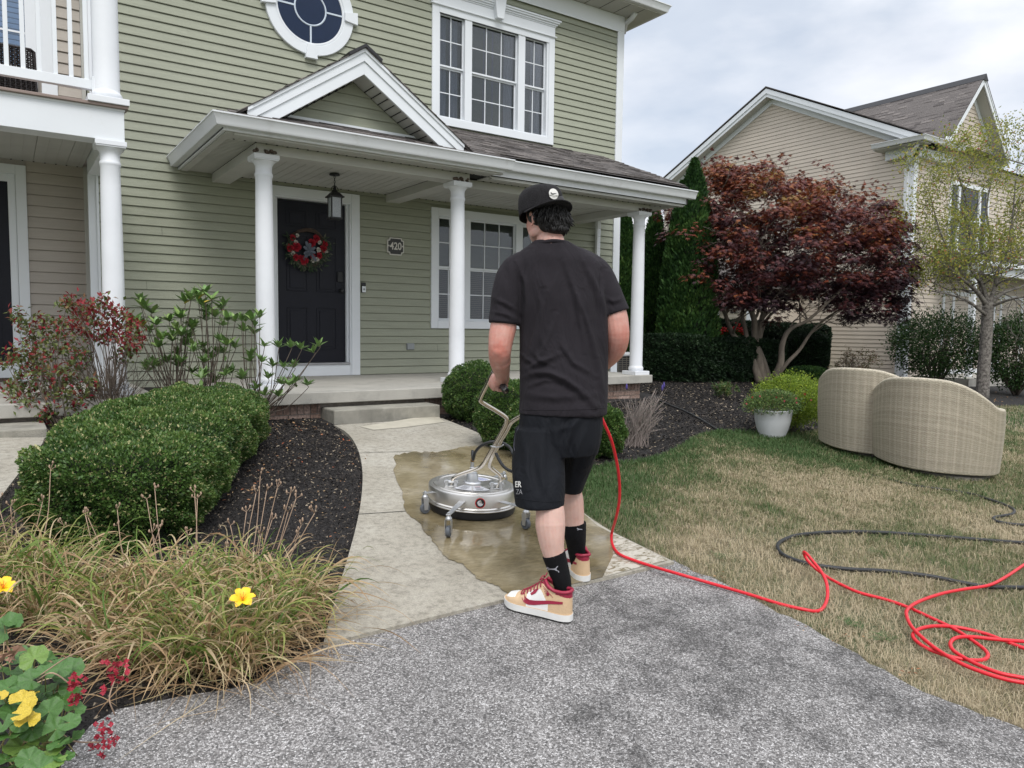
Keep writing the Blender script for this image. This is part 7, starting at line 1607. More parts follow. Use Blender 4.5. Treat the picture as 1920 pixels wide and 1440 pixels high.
litter([(1290, 1078), (1400, 1122), (1590, 1195), (1690, 1260), (1330, 1085), (600, 1215), (520, 1262), (1500, 1170)], 60, 'a few curled leaves along the lawn and bed edges of the driveway', 18, (.010, .022))
M['weed'] = leafmat('coarse green weeds', [(.05, .11, .03), (.10, .18, .05)], trans=.3)
Cw = []; 
for (x, y) in ((1592, 1176), (1600, 1182), (1665, 1200), (1655, 1206), (1350, 1050), (1210, 955), (1280, 940), (1640, 1040)):
    c = gp(x, y); Cw += [c + np.array([rs.gauss(0, .02), rs.gauss(0, .02), 0]) for _ in range(45)]
Cw = np.array(Cw); m = len(Cw); V, F, A = strap(Cw, rng.uniform(0, 6.28, m), rng.uniform(.03, .075, m), rng.uniform(.0015, .003, m), rng.uniform(.3, 1.2, m), rng.random(m), rng.normal(0, .6, m), 5)
tag(np_mesh('weed_tufts', V, F, M['weed'], attr={'rnd': A}), 'dark green grass tufts standing in the dry lawn', 'grass', kind='stuff')
# ------------------------------------------------------------------ the man
from mathutils.bvhtree import BVHTree
DM = 3.28
Rh3 = np.array([RT[0], RT[1], 0.0]); Rh3 /= np.linalg.norm(Rh3); Fh3 = np.array([-Rh3[1], Rh3[0], 0.0]); Z3 = np.array([0, 0, 1.0])
def m_(x, y, d=0.0): return atD(x, y, DM + d)
PXM = DM / FPX
class Blob:
    """closed pieces merged into one continuous skin by a fine remesh"""
    def __init__(s): s.mb = MB()
    def ell(s, c, ax, n=20):
        vs = []; fs = []; a, b, cc = [np.array(v, float) for v in ax]; m = n
        for i in range(m + 1):
            p = math.pi * i / m
            for k in range(n):
                t = 2 * math.pi * k / n; vs.append(np.array(c) + a * math.sin(p) * math.cos(t) + b * math.sin(p) * math.sin(t) + cc * math.cos(p))
        for i in range(m):
            for k in range(n): fs.append((i * n + k, (i + 1) * n + k, (i + 1) * n + (k + 1) % n, i * n + (k + 1) % n))
        s.mb.add(vs, fs); return s
    def tube(s, pts, rad, seg=18, k=5, flat=0):
        P = smoothline(pts, k); r0 = np.interp(np.linspace(0, len(pts) - 1, len(P)), range(len(pts)), rad); n = len(P)
        s.mb.tube(P, r0, seg)
        if flat != 2: s.ell(P[0], (Rh3 * r0[0] * .98, Fh3 * r0[0] * .98, Z3 * r0[0] * .98), 14)
        if flat != 1: s.ell(P[-1], (Rh3 * r0[-1] * .98, Fh3 * r0[-1] * .98, Z3 * r0[-1] * .98), 14)
        return s
    def loft(s, rings, seg=36, e=2.0, k=4):
        """rings: centre, half vector a, half vector b"""
        A = np.array([np.concatenate([np.array(c), np.array(a), np.array(b)]) for c, a, b in rings]); A = np.array(smoothline(A, k)); vs = []; fs = []; n = len(A)
        for row in A:
            for j in range(seg):
                t = 2 * math.pi * j / seg; ct, st_ = math.cos(t), math.sin(t); x = math.copysign(abs(ct) ** (2 / e), ct); y = math.copysign(abs(st_) ** (2 / e), st_); vs.append(row[:3] + row[3:6] * x + row[6:9] * y)
        for i in range(n - 1):
            for j in range(seg): fs.append((i * seg + j, i * seg + (j + 1) % seg, (i + 1) * seg + (j + 1) % seg, (i + 1) * seg + j))
        fs += [tuple(range(seg))[::-1], tuple(range((n - 1) * seg, n * seg))]; s.mb.add(vs, fs); return s
    def build(s, name, m, parent, vox=.006, smooth=6, fac=.5, post=None):
        o = s.mb.build(name, m, parent); md = o.modifiers.new('r', 'REMESH'); md.mode = 'VOXEL'; md.voxel_size = vox; md.use_smooth_shade = True
        if smooth: sm = o.modifiers.new('s', 'SMOOTH'); sm.factor = fac; sm.iterations = smooth
        bpy.context.view_layer.update(); dg = bpy.context.evaluated_depsgraph_get(); me = bpy.data.meshes.new_from_object(o.evaluated_get(dg)); o.modifiers.clear(); o.data = me
        if not me.materials: me.materials.append(m)
        me.polygons.foreach_set('use_smooth', [True] * len(me.polygons))
        if post: post(o)
        return o
def coords(o):
    n = len(o.data.vertices); co = np.empty(n * 3, np.float32); o.data.vertices.foreach_get('co', co); no = np.empty(n * 3, np.float32); o.data.vertices.foreach_get('normal', no); off = np.array(wloc(o)); return co.reshape(-1, 3).astype(float) + off, no.reshape(-1, 3).astype(float), off
def setco(o, P, off): o.data.vertices.foreach_set('co', (P - off).astype(np.float32).ravel()); o.data.update()
def bvh(o):
    P, N_, off = coords(o); return BVHTree.FromPolygons([tuple(p) for p in P], [tuple(f.vertices) for f in o.data.polygons])
def skinmat():
    m, nt, b = newmat('skin'); n, l = nt.nodes, nt.links; tc = n.new('ShaderNodeTexCoord'); ns = n.new('ShaderNodeTexNoise'); ns.inputs['Scale'].default_value = 14; ns.inputs['Detail'].default_value = 5; l.new(tc.outputs['Object'], ns.inputs['Vector'])
    at = n.new('ShaderNodeAttribute'); at.attribute_name = 'flush'; cr = n.new('ShaderNodeValToRGB'); cr.color_ramp.elements[0].color = (.56, .365, .305, 1); cr.color_ramp.elements[1].color = (.50, .18, .135, 1); n9 = n.new('ShaderNodeTexNoise'); n9.inputs['Scale'].default_value = 32; n9.inputs['Detail'].default_value = 6; n9.inputs['Roughness'].default_value = .65; l.new(tc.outputs['Object'], n9.inputs['Vector']); m9 = n.new('ShaderNodeMapRange'); m9.inputs['From Min'].default_value = .3; m9.inputs['From Max'].default_value = .7; m9.inputs['To Min'].default_value = -.22; m9.inputs['To Max'].default_value = .22; l.new(n9.outputs[0], m9.inputs[0]); a9 = n.new('ShaderNodeMath'); a9.operation = 'ADD'; a9.use_clamp = True; l.new(at.outputs['Fac'], a9.inputs[0]); l.new(m9.outputs[0], a9.inputs[1]); l.new(a9.outputs[0], cr.inputs[0])
    mr = n.new('ShaderNodeMapRange'); mr.inputs['From Min'].default_value = .3; mr.inputs['From Max'].default_value = .7; mr.inputs['To Min'].default_value = .9; mr.inputs['To Max'].default_value = 1.1; l.new(ns.outputs[0], mr.inputs[0]); sc = n.new('ShaderNodeVectorMath'); sc.operation = 'SCALE'; l.new(cr.outputs[0], sc.inputs[0]); l.new(mr.outputs[0], sc.inputs['Scale']); l.new(sc.outputs[0], b.inputs['Base Color'])
    b.inputs['Roughness'].default_value = .5; b.inputs['Subsurface Weight'].default_value = .12; b.inputs['Subsurface Radius'].default_value = (.02, .008, .004); b.inputs['Subsurface Scale'].default_value = .5
    n3 = n.new('ShaderNodeTexNoise'); n3.inputs['Scale'].default_value = 260; l.new(tc.outputs['Object'], n3.inputs['Vector']); bp = n.new('ShaderNodeBump'); bp.inputs['Strength'].default_value = .12; bp.inputs['Distance'].default_value = .002; l.new(n3.outputs[0], bp.inputs['Height']); l.new(bp.outputs[0], b.inputs['Normal']); return m
M['skin'] = skinmat()
def cloth(name, col, rough, sc=340, st=.25, sheen=.25):
    m = mat(name, col, rough, .14, 4, st, sc); m.node_tree.nodes['Principled BSDF'].inputs['Sheen Weight'].default_value = sheen; m.node_tree.nodes['Principled BSDF'].inputs['Specular IOR Level'].default_value = .18
    nt, n, l = m.node_tree, m.node_tree.nodes, m.node_tree.links; b = n['Principled BSDF']; old = b.inputs['Normal'].links[0].from_node; tc = n.new('ShaderNodeTexCoord'); mp = n.new('ShaderNodeMapping'); mp.inputs['Scale'].default_value = (1, 1, .45); l.new(tc.outputs['Object'], mp.inputs[0]); ns = n.new('ShaderNodeTexNoise'); ns.inputs['Scale'].default_value = 9; ns.inputs['Detail'].default_value = 3; ns.inputs['Distortion'].default_value = .8; l.new(mp.outputs[0], ns.inputs['Vector']); bp = n.new('ShaderNodeBump'); bp.inputs['Strength'].default_value = .75; bp.inputs['Distance'].default_value = .035; l.new(ns.outputs[0], bp.inputs['Height']); l.new(bp.outputs[0], old.inputs['Normal'])
    return m
M['tee'] = cloth('washed black cotton', (.0190, .0165, .0200), .9, 340, .25, .02); M['shorts'] = cloth('black knit shorts', (.0060, .0070, .0098), .75, 300, .2, .01); M['sock'] = cloth('black ribbed sock', (.005, .005, .006), .9, 400, .4, .01)
M['capm'] = cloth('faded black cap', (.0165, .0155, .0170), .85, 260, .5, .02); M['hair'] = mat('black hair', (.0065, .0055, .0055), .6, .3, 40)
man = thing('person', gp(1040, 1130), 'man in black T-shirt and shorts, backwards black cap and tan sneakers, pushing the surface cleaner', 'person')

# head pose: facing away, turned about thirty degrees to his left and slightly down
ty = R(35); hf = Fh3 * math.cos(ty) - Rh3 * math.sin(ty); hs = np.cross(hf, Z3)  # hs = his right
pit = R(12); hF = hf * math.cos(pit) - Z3 * math.sin(pit); hU = Z3 * math.cos(pit) + hf * math.sin(pit)
HC = m_(1022, 404, .02)
def H(f, s, u): return HC + hF * f + hs * s + hU * u
B = Blob()
B.ell(H(-.004, 0, .012), (hF * .098, hs * .076, hU * .098)); B.ell(H(.025, 0, -.035), (hF * .078, hs * .066, hU * .085)); B.ell(H(.045, 0, -.075), (hF * .052, hs * .050, hU * .042))
B.ell(H(.062, .0, -.088), (hF * .026, hs * .024, hU * .02)); B.ell(H(.098, 0, -.030), (hF * .018, hs * .012, hU * .016)); B.ell(H(.09, 0, -.010), (hF * .012, hs * .008, hU * .028))
B.ell(H(.078, 0, -.065), (hF * .016, hs * .024, hU * .010)); B.ell(H(.070, 0, .012), (hF * .022, hs * .050, hU * .012))
for s in (-1, 1):
    B.ell(H(.060, s * .036, -.030), (hF * .024, hs * .022, hU * .026)); B.ell(H(.02, s * .05, -.075), (hF * .04, hs * .016, hU * .022))
    # ear: rim, lobe and inner hollow left between
    c0 = H(-.008, s * .074, -.026); en_ = hs * s * .9 - hF * .45; en_ /= np.linalg.norm(en_); ea_ = np.cross(en_, hU)
    pts = [c0 + hU * (.030 * math.cos(a)) * 1.0 + (-hF * .4 + hs * s * .6) * (.018 * (1 - math.cos(a)) * .2) + (np.array(-hF) * .017 * math.sin(a)) + hs * s * (.010 + .005 * math.sin(a)) for a in [R(-50 + 250 * k / 8) for k in range(9)]]
    B.tube(pts, [.0042] * 7 + [.005, .006], 8, 3); B.ell(c0 - hF * .005 + hs * s * .004, (hF * .012, hs * .005, hU * .024), 12)
B.tube([H(-.012, 0, -.04), m_(1029, 440, .02), m_(1035, 466, .0), m_(1040, 500, .01)], [.062, .059, .063, .075])
B.tube([m_(1010, 490, .02), m_(970, 515, .02)], [.035, .035]); B.tube([m_(1070, 490, .02), m_(1112, 518, .03)], [.035, .035]); B.loft([(m_(1043, 492, .03), Rh3 * .075, Fh3 * .05), (m_(1050, 540, .03), Rh3 * .13, Fh3 * .08), (m_(1055, 650, .03), Rh3 * .13, Fh3 * .08), (m_(1055, 780, .03), Rh3 * .12, Fh3 * .08)])
# arms
LA = [(962, 515, .01, .046), (950, 560, .0, .052), (944.5, 598, .0, .055), (944, 612, .0, .0585), (940, 632, -.01, .056), (937, 660, -.01, .050), (938, 680, .05, .046), (941, 698, .11, .036), (943, 712, .16, .030)]
B.tube([m_(a, b, c) for a, b, c, _ in LA], [v[3] for v in LA]); B.ell(m_(935, 658, -.045), (Rh3 * .028, Fh3 * .02, Z3 * .028))
B.ell(m_(938, 676, .03), (Rh3 * .047, Fh3 * .05, Z3 * .05))
RA = [(1118, 520, .03, .044), (1140, 555, .02, .050), (1151, 582, .02, .052), (1154, 600, .02, .0565), (1158, 630, .02, .052), (1152, 655, .07, .049), (1128, 680, .18, .044), (1095, 705, .30, .033), (1060, 722, .36, .029)]
B.tube([m_(a, b, c) for a, b, c, _ in RA], [v[3] for v in RA]); B.ell(m_(1167, 630, -.0), (Rh3 * .026, Fh3 * .022, Z3 * .03))
# left hand closed round the grip: palm block, four fingers of different length, thumb
def hand(wr_, gA, gB, out, B, mir=1):
    """gA->gB axis of the grip, out = direction from the grip to the back of the hand"""
    ax = gB - gA; L_ = np.linalg.norm(ax); ax = ax / L_; out = out - ax * (out @ ax); out /= np.linalg.norm(out); sd = np.cross(ax, out) * mir
    pc_ = gA + out * .022
    B.tube([wr_, pc_ * .45 + wr_ * .55, pc_ + out * .006], [.028, .030, .030], 14, 4); B.ell(pc_ + out * .010, (ax * .042, out * .021, sd * .036)); B.ell(pc_ + out * .004 - sd * .02, (ax * .036, out * .019, sd * .024))
    for k, (o, ln, rr) in enumerate(((-.0325, .92, .0086), (-.0105, 1.05, .0092), (.0115, 1.0, .0090), (.0325, .82, .0080))):
        c = gA + ax * o; P = []
        for a, q in ((20, 1.25), (62, 1.32), (112, 1.2), (165, 1.1), (215, 1.05), (215 + 35 * ln, 1.0)):
            t = R(a); P.append(c + (out * math.cos(t) + sd * math.sin(t)) * .0215 * q)
        B.tube(P, [rr * 1.12, rr * 1.1, rr, rr * .95, rr * .88, rr * .72], 10, 3)
        B.ell(c + (out * math.cos(R(48)) + sd * math.sin(R(48))) * .031, (ax * .0085, out * .008, sd * .008), 10)
    tb = pc_ - ax * .030 - sd * .018; P = [tb, gA - ax * .040 - sd * .030 + out * .002, gA - ax * .030 - sd * .026 - out * .016, gA - ax * .016 - sd * .014 - out * .024, gA - ax * .004 - sd * .002 - out * .0235]; B.tube(P, [.015, .0125, .0110, .0105, .0080], 10, 3)
gA, gB = atD(938, 717, 3.47), atD(948, 733, 3.37)
hand(m_(941, 706, .14), gA, gB, m_(925, 722, .14) - gA + Rh3 * -.02 + Z3 * -.012, B, 1)
gA2, gB2 = atD(1046, 712, 3.64), atD(1054, 728, 3.5)
hand(m_(1060, 722, .36), gA2, gB2, m_(1075, 716, .36) - gA2, B, -1)
# legs
LL = [(1015, 830, -.02, .065), (1018, 880, -.06, .062), (1024, 925, -.09, .058), (1031, 955, -.12, .0610), (1032, 985, -.13, .0640), (1034, 1012, -.14, .055), (1038, 1037, -.14, .046), (1045, 1062, -.14, .040), (1052, 1090, -.15, .034), (1055, 1106, -.15, .030)]
B.tube([m_(a, b, c) for a, b, c, _ in LL], [v[3] for v in LL])
RL = [(1086, 830, .06, .055), (1078, 880, .13, .052), (1071, 912, .18, .0475), (1072, 940, .20, .0555), (1073, 965, .21, .0560), (1076, 990, .215, .047), (1079, 1015, .235, .041), (1081, 1040, .265, .034), (1084, 1058, .285, .028)]
B.tube([m_(a, b, c) for a, b, c, _ in RL], [v[3] for v in RL])
def skinpost(o):
    P, N_, off = coords(o); s, px, py, w = seen(P, 9999)
    # arms and neck are sun flushed, legs pale
    fl = np.where(py < 760, .50, .02); fl = fl + .5 * np.exp(-(((px - 937) / 13) ** 2 + ((py - 655) / 14) ** 2)) + .35 * np.exp(-(((px - 990) / 8) ** 2 + ((py - 420) / 14) ** 2)) + .25 * np.exp(-(((px - 1172) / 12) ** 2 + ((py - 630) / 18) ** 2)) + .12 * np.sin((py - 600) / 30) * (py < 760)
    fl = np.where((py < 500) & (px > 975), .28 + .4 * np.exp(-(((px - 988) / 8) ** 2 + ((py - 420) / 14) ** 2)), fl); a = o.data.attributes.new('flush', 'FLOAT', 'POINT'); a.data.foreach_set('value', np.clip(fl, 0, 1).astype(np.float32))
body = B.build('body', M['skin'], man, .0031, 4, .5, skinpost)

# hair: a cap of hair over the back and sides of the head with loose locks at the nape
B = Blob(); B.ell(H(-.014, 0, .014), (hF * .100, hs * .083, hU * .098)); B.ell(H(-.056, .004, -.055), (hF * .046, hs * .060, hU * .050)); B.ell(H(-.045, .03, -.062), (hF * .040, hs * .045, hU * .042)); B.ell(H(-.040, -.035, -.050), (hF * .032, hs * .034, hU * .042))
hair = B.build('hair', M['hair'], man, .005, 3)
mb = MB(); rs = random.Random(91)
for k in range(560):
    a = rs.uniform(-1.25, 1.75); u0 = rs.uniform(-.03, .02); b0 = H(-math.cos(a) * .098, math.sin(a) * .080, u0); fl = rs.uniform(.020, .055) * (1 if abs(a) < 1.1 else .6)
    dn = -hU * fl + (-hF * math.cos(a) + hs * math.sin(a)) * rs.uniform(-.012, .018) + (hs * rs.gauss(0, .012)); mid = b0 + dn * .5 + (-hF * math.cos(a) + hs * math.sin(a)) * rs.uniform(.002, .012); end = b0 + dn + (-hF * math.cos(a) + hs * math.sin(a)) * rs.uniform(-.014, .014)
    mb.tube(smoothline([b0, mid, end], 3), [.0055, .0062, .0060, .0052, .0040, .0026, .0010], 5)
for k in range(420):
    a = rs.uniform(-1.0, 1.25); u0 = rs.uniform(-.080, -.02); rr = .101 - .25 * max(0, -.06 - u0); b0 = H(-.010 - math.cos(a) * (rr - .012), .004 + math.sin(a) * (rr - .038), u0); o_ = (-hF * math.cos(a) + hs * math.sin(a)); dn = -hU * rs.uniform(.014, .028) + o_ * rs.uniform(-.014, .004) + hs * rs.gauss(0, .010)
    mb.tube(smoothline([b0, b0 + dn * .5 + o_ * .004, b0 + dn], 3), [.0030, .0044, .0048, .0044, .0034, .0022, .0010], 5)
mb.build('hair_locks', M['hair'], man, smooth=True, kind='stuff')
# cap worn backwards: crown, band, flat brim towards the camera, white round patch
cy = R(27); cf = -(Fh3 * math.cos(cy)) + Rh3 * math.sin(cy); cs2 = np.cross(cf, Z3); ctl = R(9); cF = cf * math.cos(ctl) + Z3 * math.sin(ctl); cU = Z3 - cF * (Z3 @ cF); cU /= np.linalg.norm(cU); cS = np.cross(cF, cU)
CC0 = H(.0, 0, .018) - Rh3 * .016
def Cp(f, s, u): return CC0 + cF * f + cS * s + cU * u
cap = None; V = []; F = []; nt_ = 48; nr_ = 16
prof = [(1.0, -.014), (1.005, .0), (1.012, .02), (1.012, .042), (.985, .062), (.925, .078), (.81, .091), (.62, .100), (.38, .1055), (.15, .108), (.0, .1085)]
for r_, z in prof:
    for k in range(nt_):
        t = 2 * math.pi * k / nt_; fr_ = 1 + (.035 * max(0, math.cos(t)) if .03 < z < .10 else 0); seam = 1 + .006 * abs(math.sin(3 * t)) ** .3
        V.append(Cp(.108 * r_ * math.cos(t) * fr_ * seam, .0915 * r_ * math.sin(t) * seam, z - (.012 * max(0, -math.cos(t)) if z < .01 else 0)))
for i in range(len(prof) - 1):
    for k in range(nt_): F.append((i * nt_ + k, i * nt_ + (k + 1) % nt_, (i + 1) * nt_ + (k + 1) % nt_, (i + 1) * nt_ + k))
crown = MB().add(V, F).build('cap', M['capm'], man, smooth=True); sl = crown.modifiers.new('thick', 'SOLIDIFY'); sl.thickness = .003
MB().lathe([(.007, 0), (.008, .003), (.004, .006), (.0, .0065)], Cp(0, 0, .1075), 12, axis=cU, caps=False).build('button', M['capm'], crown, smooth=True)
V = []; F = []; nb_, ns_ = 8, 24
for i in range(nb_ + 1):
    for j in range(ns_ + 1):
        a = R(-86 + 172 * j / ns_); t = i / nb_; r0 = (.108 * math.cos(a), .0915 * math.sin(a)); o_ = (.108 * math.cos(a) + .078 * max(0, math.cos(a)) ** .55, .0915 * math.sin(a) * (1 + .20 * math.cos(a) ** .5))
        f = r0[0] + (o_[0] - r0[0]) * t; s = r0[1] + (o_[1] - r0[1]) * t; V.append(Cp(f, s, -.002 - .004 * t - .009 * (s / .0915) ** 2 * (1 + .6 * t)))
for i in range(nb_):
    for j in range(ns_): a = i * (ns_ + 1) + j; F.append((a, a + 1, a + ns_ + 2, a + ns_ + 1))
br_ = MB().add(V, F).build('brim', M['capm'], crown, smooth=True); sl = br_.modifiers.new('thick', 'SOLIDIFY'); sl.thickness = .0045; sl.offset = 0
# patch follows the crown's front
def oncap(u, v, off):
    t = u / .100; zz = v; r_ = np.interp(zz, [p[1] for p in prof], [p[0] for p in prof]); fr_ = 1.035 if .03 < zz < .1 else 1.0
    p0 = Cp(.108 * r_ * math.cos(t) * fr_, .0915 * r_ * math.sin(t), zz); nn = cF * math.cos(t) + cS * math.sin(t) + cU * .25; return p0 + nn / np.linalg.norm(nn) * off
pu, pv, pr = -.0, .040, .0235
rings_ = [[oncap(pu + pr * q * math.cos(a), pv + pr * q * math.sin(a), .0085) for a in [2 * math.pi * k / 28 for k in range(28)]] for q in (.001, .35, .7, 1.0)]
V = [p for rg in rings_ for p in rg]; F = [(i * 28 + k, i * 28 + (k + 1) % 28, (i + 1) * 28 + (k + 1) % 28, (i + 1) * 28 + k) for i in range(3) for k in range(28)]
M['patch'] = mat('white patch', (.62, .61, .58), .6, .05)
pt0 = MB().add(V, F).build('patch', M['patch'], crown)
SWO = [(-.95, .28), (-1.0, .0), (-.85, -.25), (-.55, -.36), (-.2, -.32), (.3, -.12), (1.0, .22), (.2, .04), (-.2, -.04), (-.5, -.07), (-.68, -.0), (-.72, .12)]
sg_ = 1 if (oncap(.01, .05, 0) - oncap(-.01, .05, 0)) @ Rh3 > 0 else -1
MB().add([oncap(pu + sg_ * x * .0165, pv + y * .017 + .001, .0096) for x, y in SWO], [tuple(range(len(SWO)))]).build('patch_mark', M['black'], pt0)

# T-shirt
B = Blob()
def S(xc, y, hw, d, hd): return (m_(xc, y, d), Rh3 * hw * PXM, Fh3 * hd)
B.loft([S(1033, 452, 31, .015, .064), S(1036, 460, 44, .015, .076), S(1038, 469, 60, .02, .090), (m_(1046, 486, .02), Rh3 * 80 * PXM + Z3 * -.004, Fh3 * .108), S(1050, 512, 88, .03, .124), S(1054, 560, 87, .03, .138), S(1057, 610, 84, .03, .140), S(1057, 660, 83.5, .025, .142), S(1057, 710, 84, .02, .145), S(1056, 748, 83, .02, .145), S(1054, 775, 82.5, .02, .142)], 48, 2.35, 5)
B.tube([m_(1000, 494, .02), m_(966, 510, .01), m_(953, 545, .0), m_(948, 580, .0), m_(945.5, 607, .0)], [.070, .071, .068, .066, .0690], 24, 5, 1)
B.tube([m_(1080, 492, .03), m_(1116, 510, .03), m_(1138, 545, .02), m_(1149, 572, .02), m_(1154, 588, .02)], [.070, .070, .066, .0645, .0665], 24, 5, 1)
FOLDS = [([(1062, 500), (1078, 545), (1090, 600), (1097, 650)], 6, .006), ([(1100, 500), (1122, 545), (1138, 600)], 6, .007), ([(1085, 560), (1100, 600), (1118, 660)], 5, .005), ([(985, 705), (1005, 698), (1032, 700), (1060, 712), (1085, 730), (1108, 752)], 7, .010), ([(990, 690), (1015, 678), (1040, 668)], 6, .007), ([(1000, 720), (1020, 712), (1040, 714)], 5, .006), ([(1022, 560), (1008, 610), (996, 655), (985, 690)], 7, .007), ([(1040, 600), (1020, 650), (1000, 690)], 6, .005), ([(972, 500), (985, 530), (988, 570), (980, 610)], 6, .006), ([(1135, 520), (1128, 560), (1130, 600), (1136, 650)], 6, .006), ([(990, 740), (1040, 745), (1100, 740)], 8, .004), ([(930, 560), (950, 570), (972, 585)], 5, .004), ([(925, 585), (948, 590), (970, 600)], 4, .003), ([(1140, 560), (1150, 565), (1165, 560)], 5, .004), ([(1050, 640), (1075, 680), (1110, 700)], 6, .005), ([(1110, 640), (1125, 690), (1132, 740)], 6, .005), ([(1000, 660), (1012, 675), (1030, 682)], 5, .005), ([(975, 660), (985, 672), (1000, 680)], 5, .006)]
def foldpost(folds, noise_amp, seed, flat=None):
    def f(o):
        P, N_, off = coords(o); s, px, py, w = seen(P, 9999); fc = np.clip(-(N_ @ FW), 0, 1); D_ = np.zeros(len(P))
        for pts, wd, am in folds:
            best = np.full(len(P), 1e9); side = np.zeros(len(P)); par = np.zeros(len(P))
            for i in range(len(pts) - 1):
                a = np.array(pts[i], float); b = np.array(pts[i + 1], float); e = b - a; t = np.clip(((px - a[0]) * e[0] + (py - a[1]) * e[1]) / (e @ e), 0, 1); dx = px - a[0] - e[0] * t; dy = py - a[1] - e[1] * t; d = np.hypot(dx, dy); m = d < best; best[m] = d[m]; side[m] = (e[0] * dy - e[1] * dx)[m] / np.linalg.norm(e); par[m] = ((i + t) / (len(pts) - 1))[m]
            env = np.sin(np.pi * np.clip(par, .03, .97)) ** .5; D_ += am * env * (np.exp(-(side / wd) ** 2) * (best < wd * 3) - .8 * np.exp(-((side - wd * 1.9) / (wd * 1.2)) ** 2) * (best < wd * 4))
        nz = np.zeros(len(P)); h = P[:, 2] * 3
        for k, (sc, am) in enumerate(((6, 1), (13, .5), (27, .22))):
            nz += am * (vnoise(np.column_stack([px * .0022 * sc + h * .2, P[:, 2] * sc * .7 + px * .001 * sc]), 1.0, seed + k) - .5)
        setco(o, P + N_ * ((D_ * fc) + nz * noise_amp)[:, None], off)
    return f
tee = B.build('t_shirt', M['tee'], man, .0052, 7, .5, foldpost([(a, b * .8, c * 1.55) for a, b, c in FOLDS], .011, 100))
tb_ = bvh(tee)
def onsurf(tree, p, dr, off):
    h = tree.ray_cast(Vector([float(v) for v in p]), Vector([float(v) for v in dr]).normalized(), 2.0)
    if h[0] is None: h = tree.find_nearest(Vector([float(v) for v in p]))
    return np.array(h[0]) + np.array(h[1]) * off * (1 if Vector(h[1]).dot(Vector([float(v) for v in dr])) < 0 else -1)
def seamline(tree, pts, m, parent, rad, off, name, d0=2.3, seg=6):
    P = [onsurf(tree, atD(x, y, d0), ray(x, y), off) for x, y in [tuple(q) for q in smoothline(pts, 6)] if tree.ray_cast(Vector([float(v) for v in atD(x, y, d0)]), Vector([float(v) for v in ray(x, y)]).normalized(), 2.0)[0] is not None]
    if len(P) < 3: return None
    return MB().tube(P, rad, seg).build(name, m, parent, smooth=True)
NC = m_(1033, 464, .012)
MB().tube([NC + Rh3 * .080 * math.cos(a) + Fh3 * .068 * math.sin(a) + Z3 * (-.030 * math.sin(a) - .006 * math.cos(a) * -1 - .010) for a in [2 * math.pi * k / 40 for k in range(40)]], .0095, 8, closed=True).build('collar', M['tee'], tee, smooth=True)
seamline(tb_, [(970, 767), (1000, 768.5), (1050, 768.5), (1100, 767), (1134, 764)], M['tee'], tee, .0016, .0004, 'hem_stitch')
seamline(tb_, [(921, 600), (945, 602), (968, 603)], M['tee'], tee, .0016, .0004, 'sleeve_stitch'); seamline(tb_, [(1138, 590), (1155, 587), (1171, 579)], M['tee'], tee, .0016, .0004, 'sleeve_stitch')
seamline(tb_, [(963, 487), (972, 500), (977, 520), (979, 550)], M['tee'], tee, .0016, .0002, 'shoulder_seam'); seamline(tb_, [(1128, 497), (1124, 520), (1126, 550)], M['tee'], tee, .0016, .0002, 'shoulder_seam')
# shorts
B = Blob()
B.loft([S(1052, 755, 76, .02, .125), S(1051, 790, 80, .02, .140), S(1048, 825, 80, .02, .145), S(1046, 850, 76, .02, .135)], 40, 2.3, 4)
B.loft([S(1010, 800, 46, -.0, .12), S(1010, 850, 49, -.03, .118), S(1011, 900, 47.5, -.07, .112), S(1013, 947, 44.5, -.10, .10)], 36, 2.2, 4)
B.loft([S(1090, 800, 42, .05, .12), S(1084, 850, 36, .10, .112), S(1076, 890, 29, .15, .10), S(1069, 921, 22.5, .18, .088)], 36, 2.2, 4)
SF_ = [([(975, 800), (985, 850), (990, 900)], 7, .005), ([(1075, 790), (1062, 830), (1058, 870)], 6, .008), ([(1100, 800), (1080, 850), (1070, 890)], 6, .006), ([(1040, 800), (1050, 850), (1045, 920)], 8, .004), ([(1020, 830), (1015, 880), (1022, 930)], 7, .004), ([(1090, 785), (1070, 800), (1050, 805)], 6, .005)]
shorts = B.build('shorts', M['shorts'], man, .0055, 6, .5, foldpost([(a, b, c * 1.4) for a, b, c in SF_], .010, 130)); sb = bvh(shorts)
seamline(sb, [(968, 933), (1000, 939), (1030, 941), (1052, 939)], M['shorts'], shorts, .0016, .0004, 'hem_stitch')
seamline(sb, [(973, 800), (967, 815), (964, 832), (965, 846)], mat('grey zip', (.05, .05, .07), .4), shorts, .0015, .0006, 'zip')
def dtext(s, x, y, w, h, m, tree, name, parent, off=.002, bold=.02, outline=False):
    cu = bpy.data.curves.new(name, 'FONT'); cu.body = s; cu.size = 1; cu.align_x = 'CENTER'; cu.align_y = 'CENTER'; cu.offset = bold; cu.space_character = 1.02
    o = bpy.data.objects.new(name, cu); COL.objects.link(o); bpy.context.view_layer.update(); me = bpy.data.meshes.new_from_object(o); bpy.data.objects.remove(o)
    V = np.array([v.co[:2] for v in me.vertices]); lo, hi = V.min(0), V.max(0); V = (V - (lo + hi) / 2) / (hi - lo) * np.array([w, h]); P = [onsurf(tree, atD(x + a, y - b, 2.3), ray(x + a, y - b), off) for a, b in V]
    return MB().add(P, [tuple(f.vertices) for f in me.polygons]).build(name, m, parent)
dtext('ER', 972.5, 908, 11.5, 11, M['patch'], sb, 'lettering', shorts, bold=.02); dtext('ZA', 974, 922, 11.5, 9, mat('grey outline print', (.25, .25, .26), .6), sb, 'lettering', shorts, bold=.0)

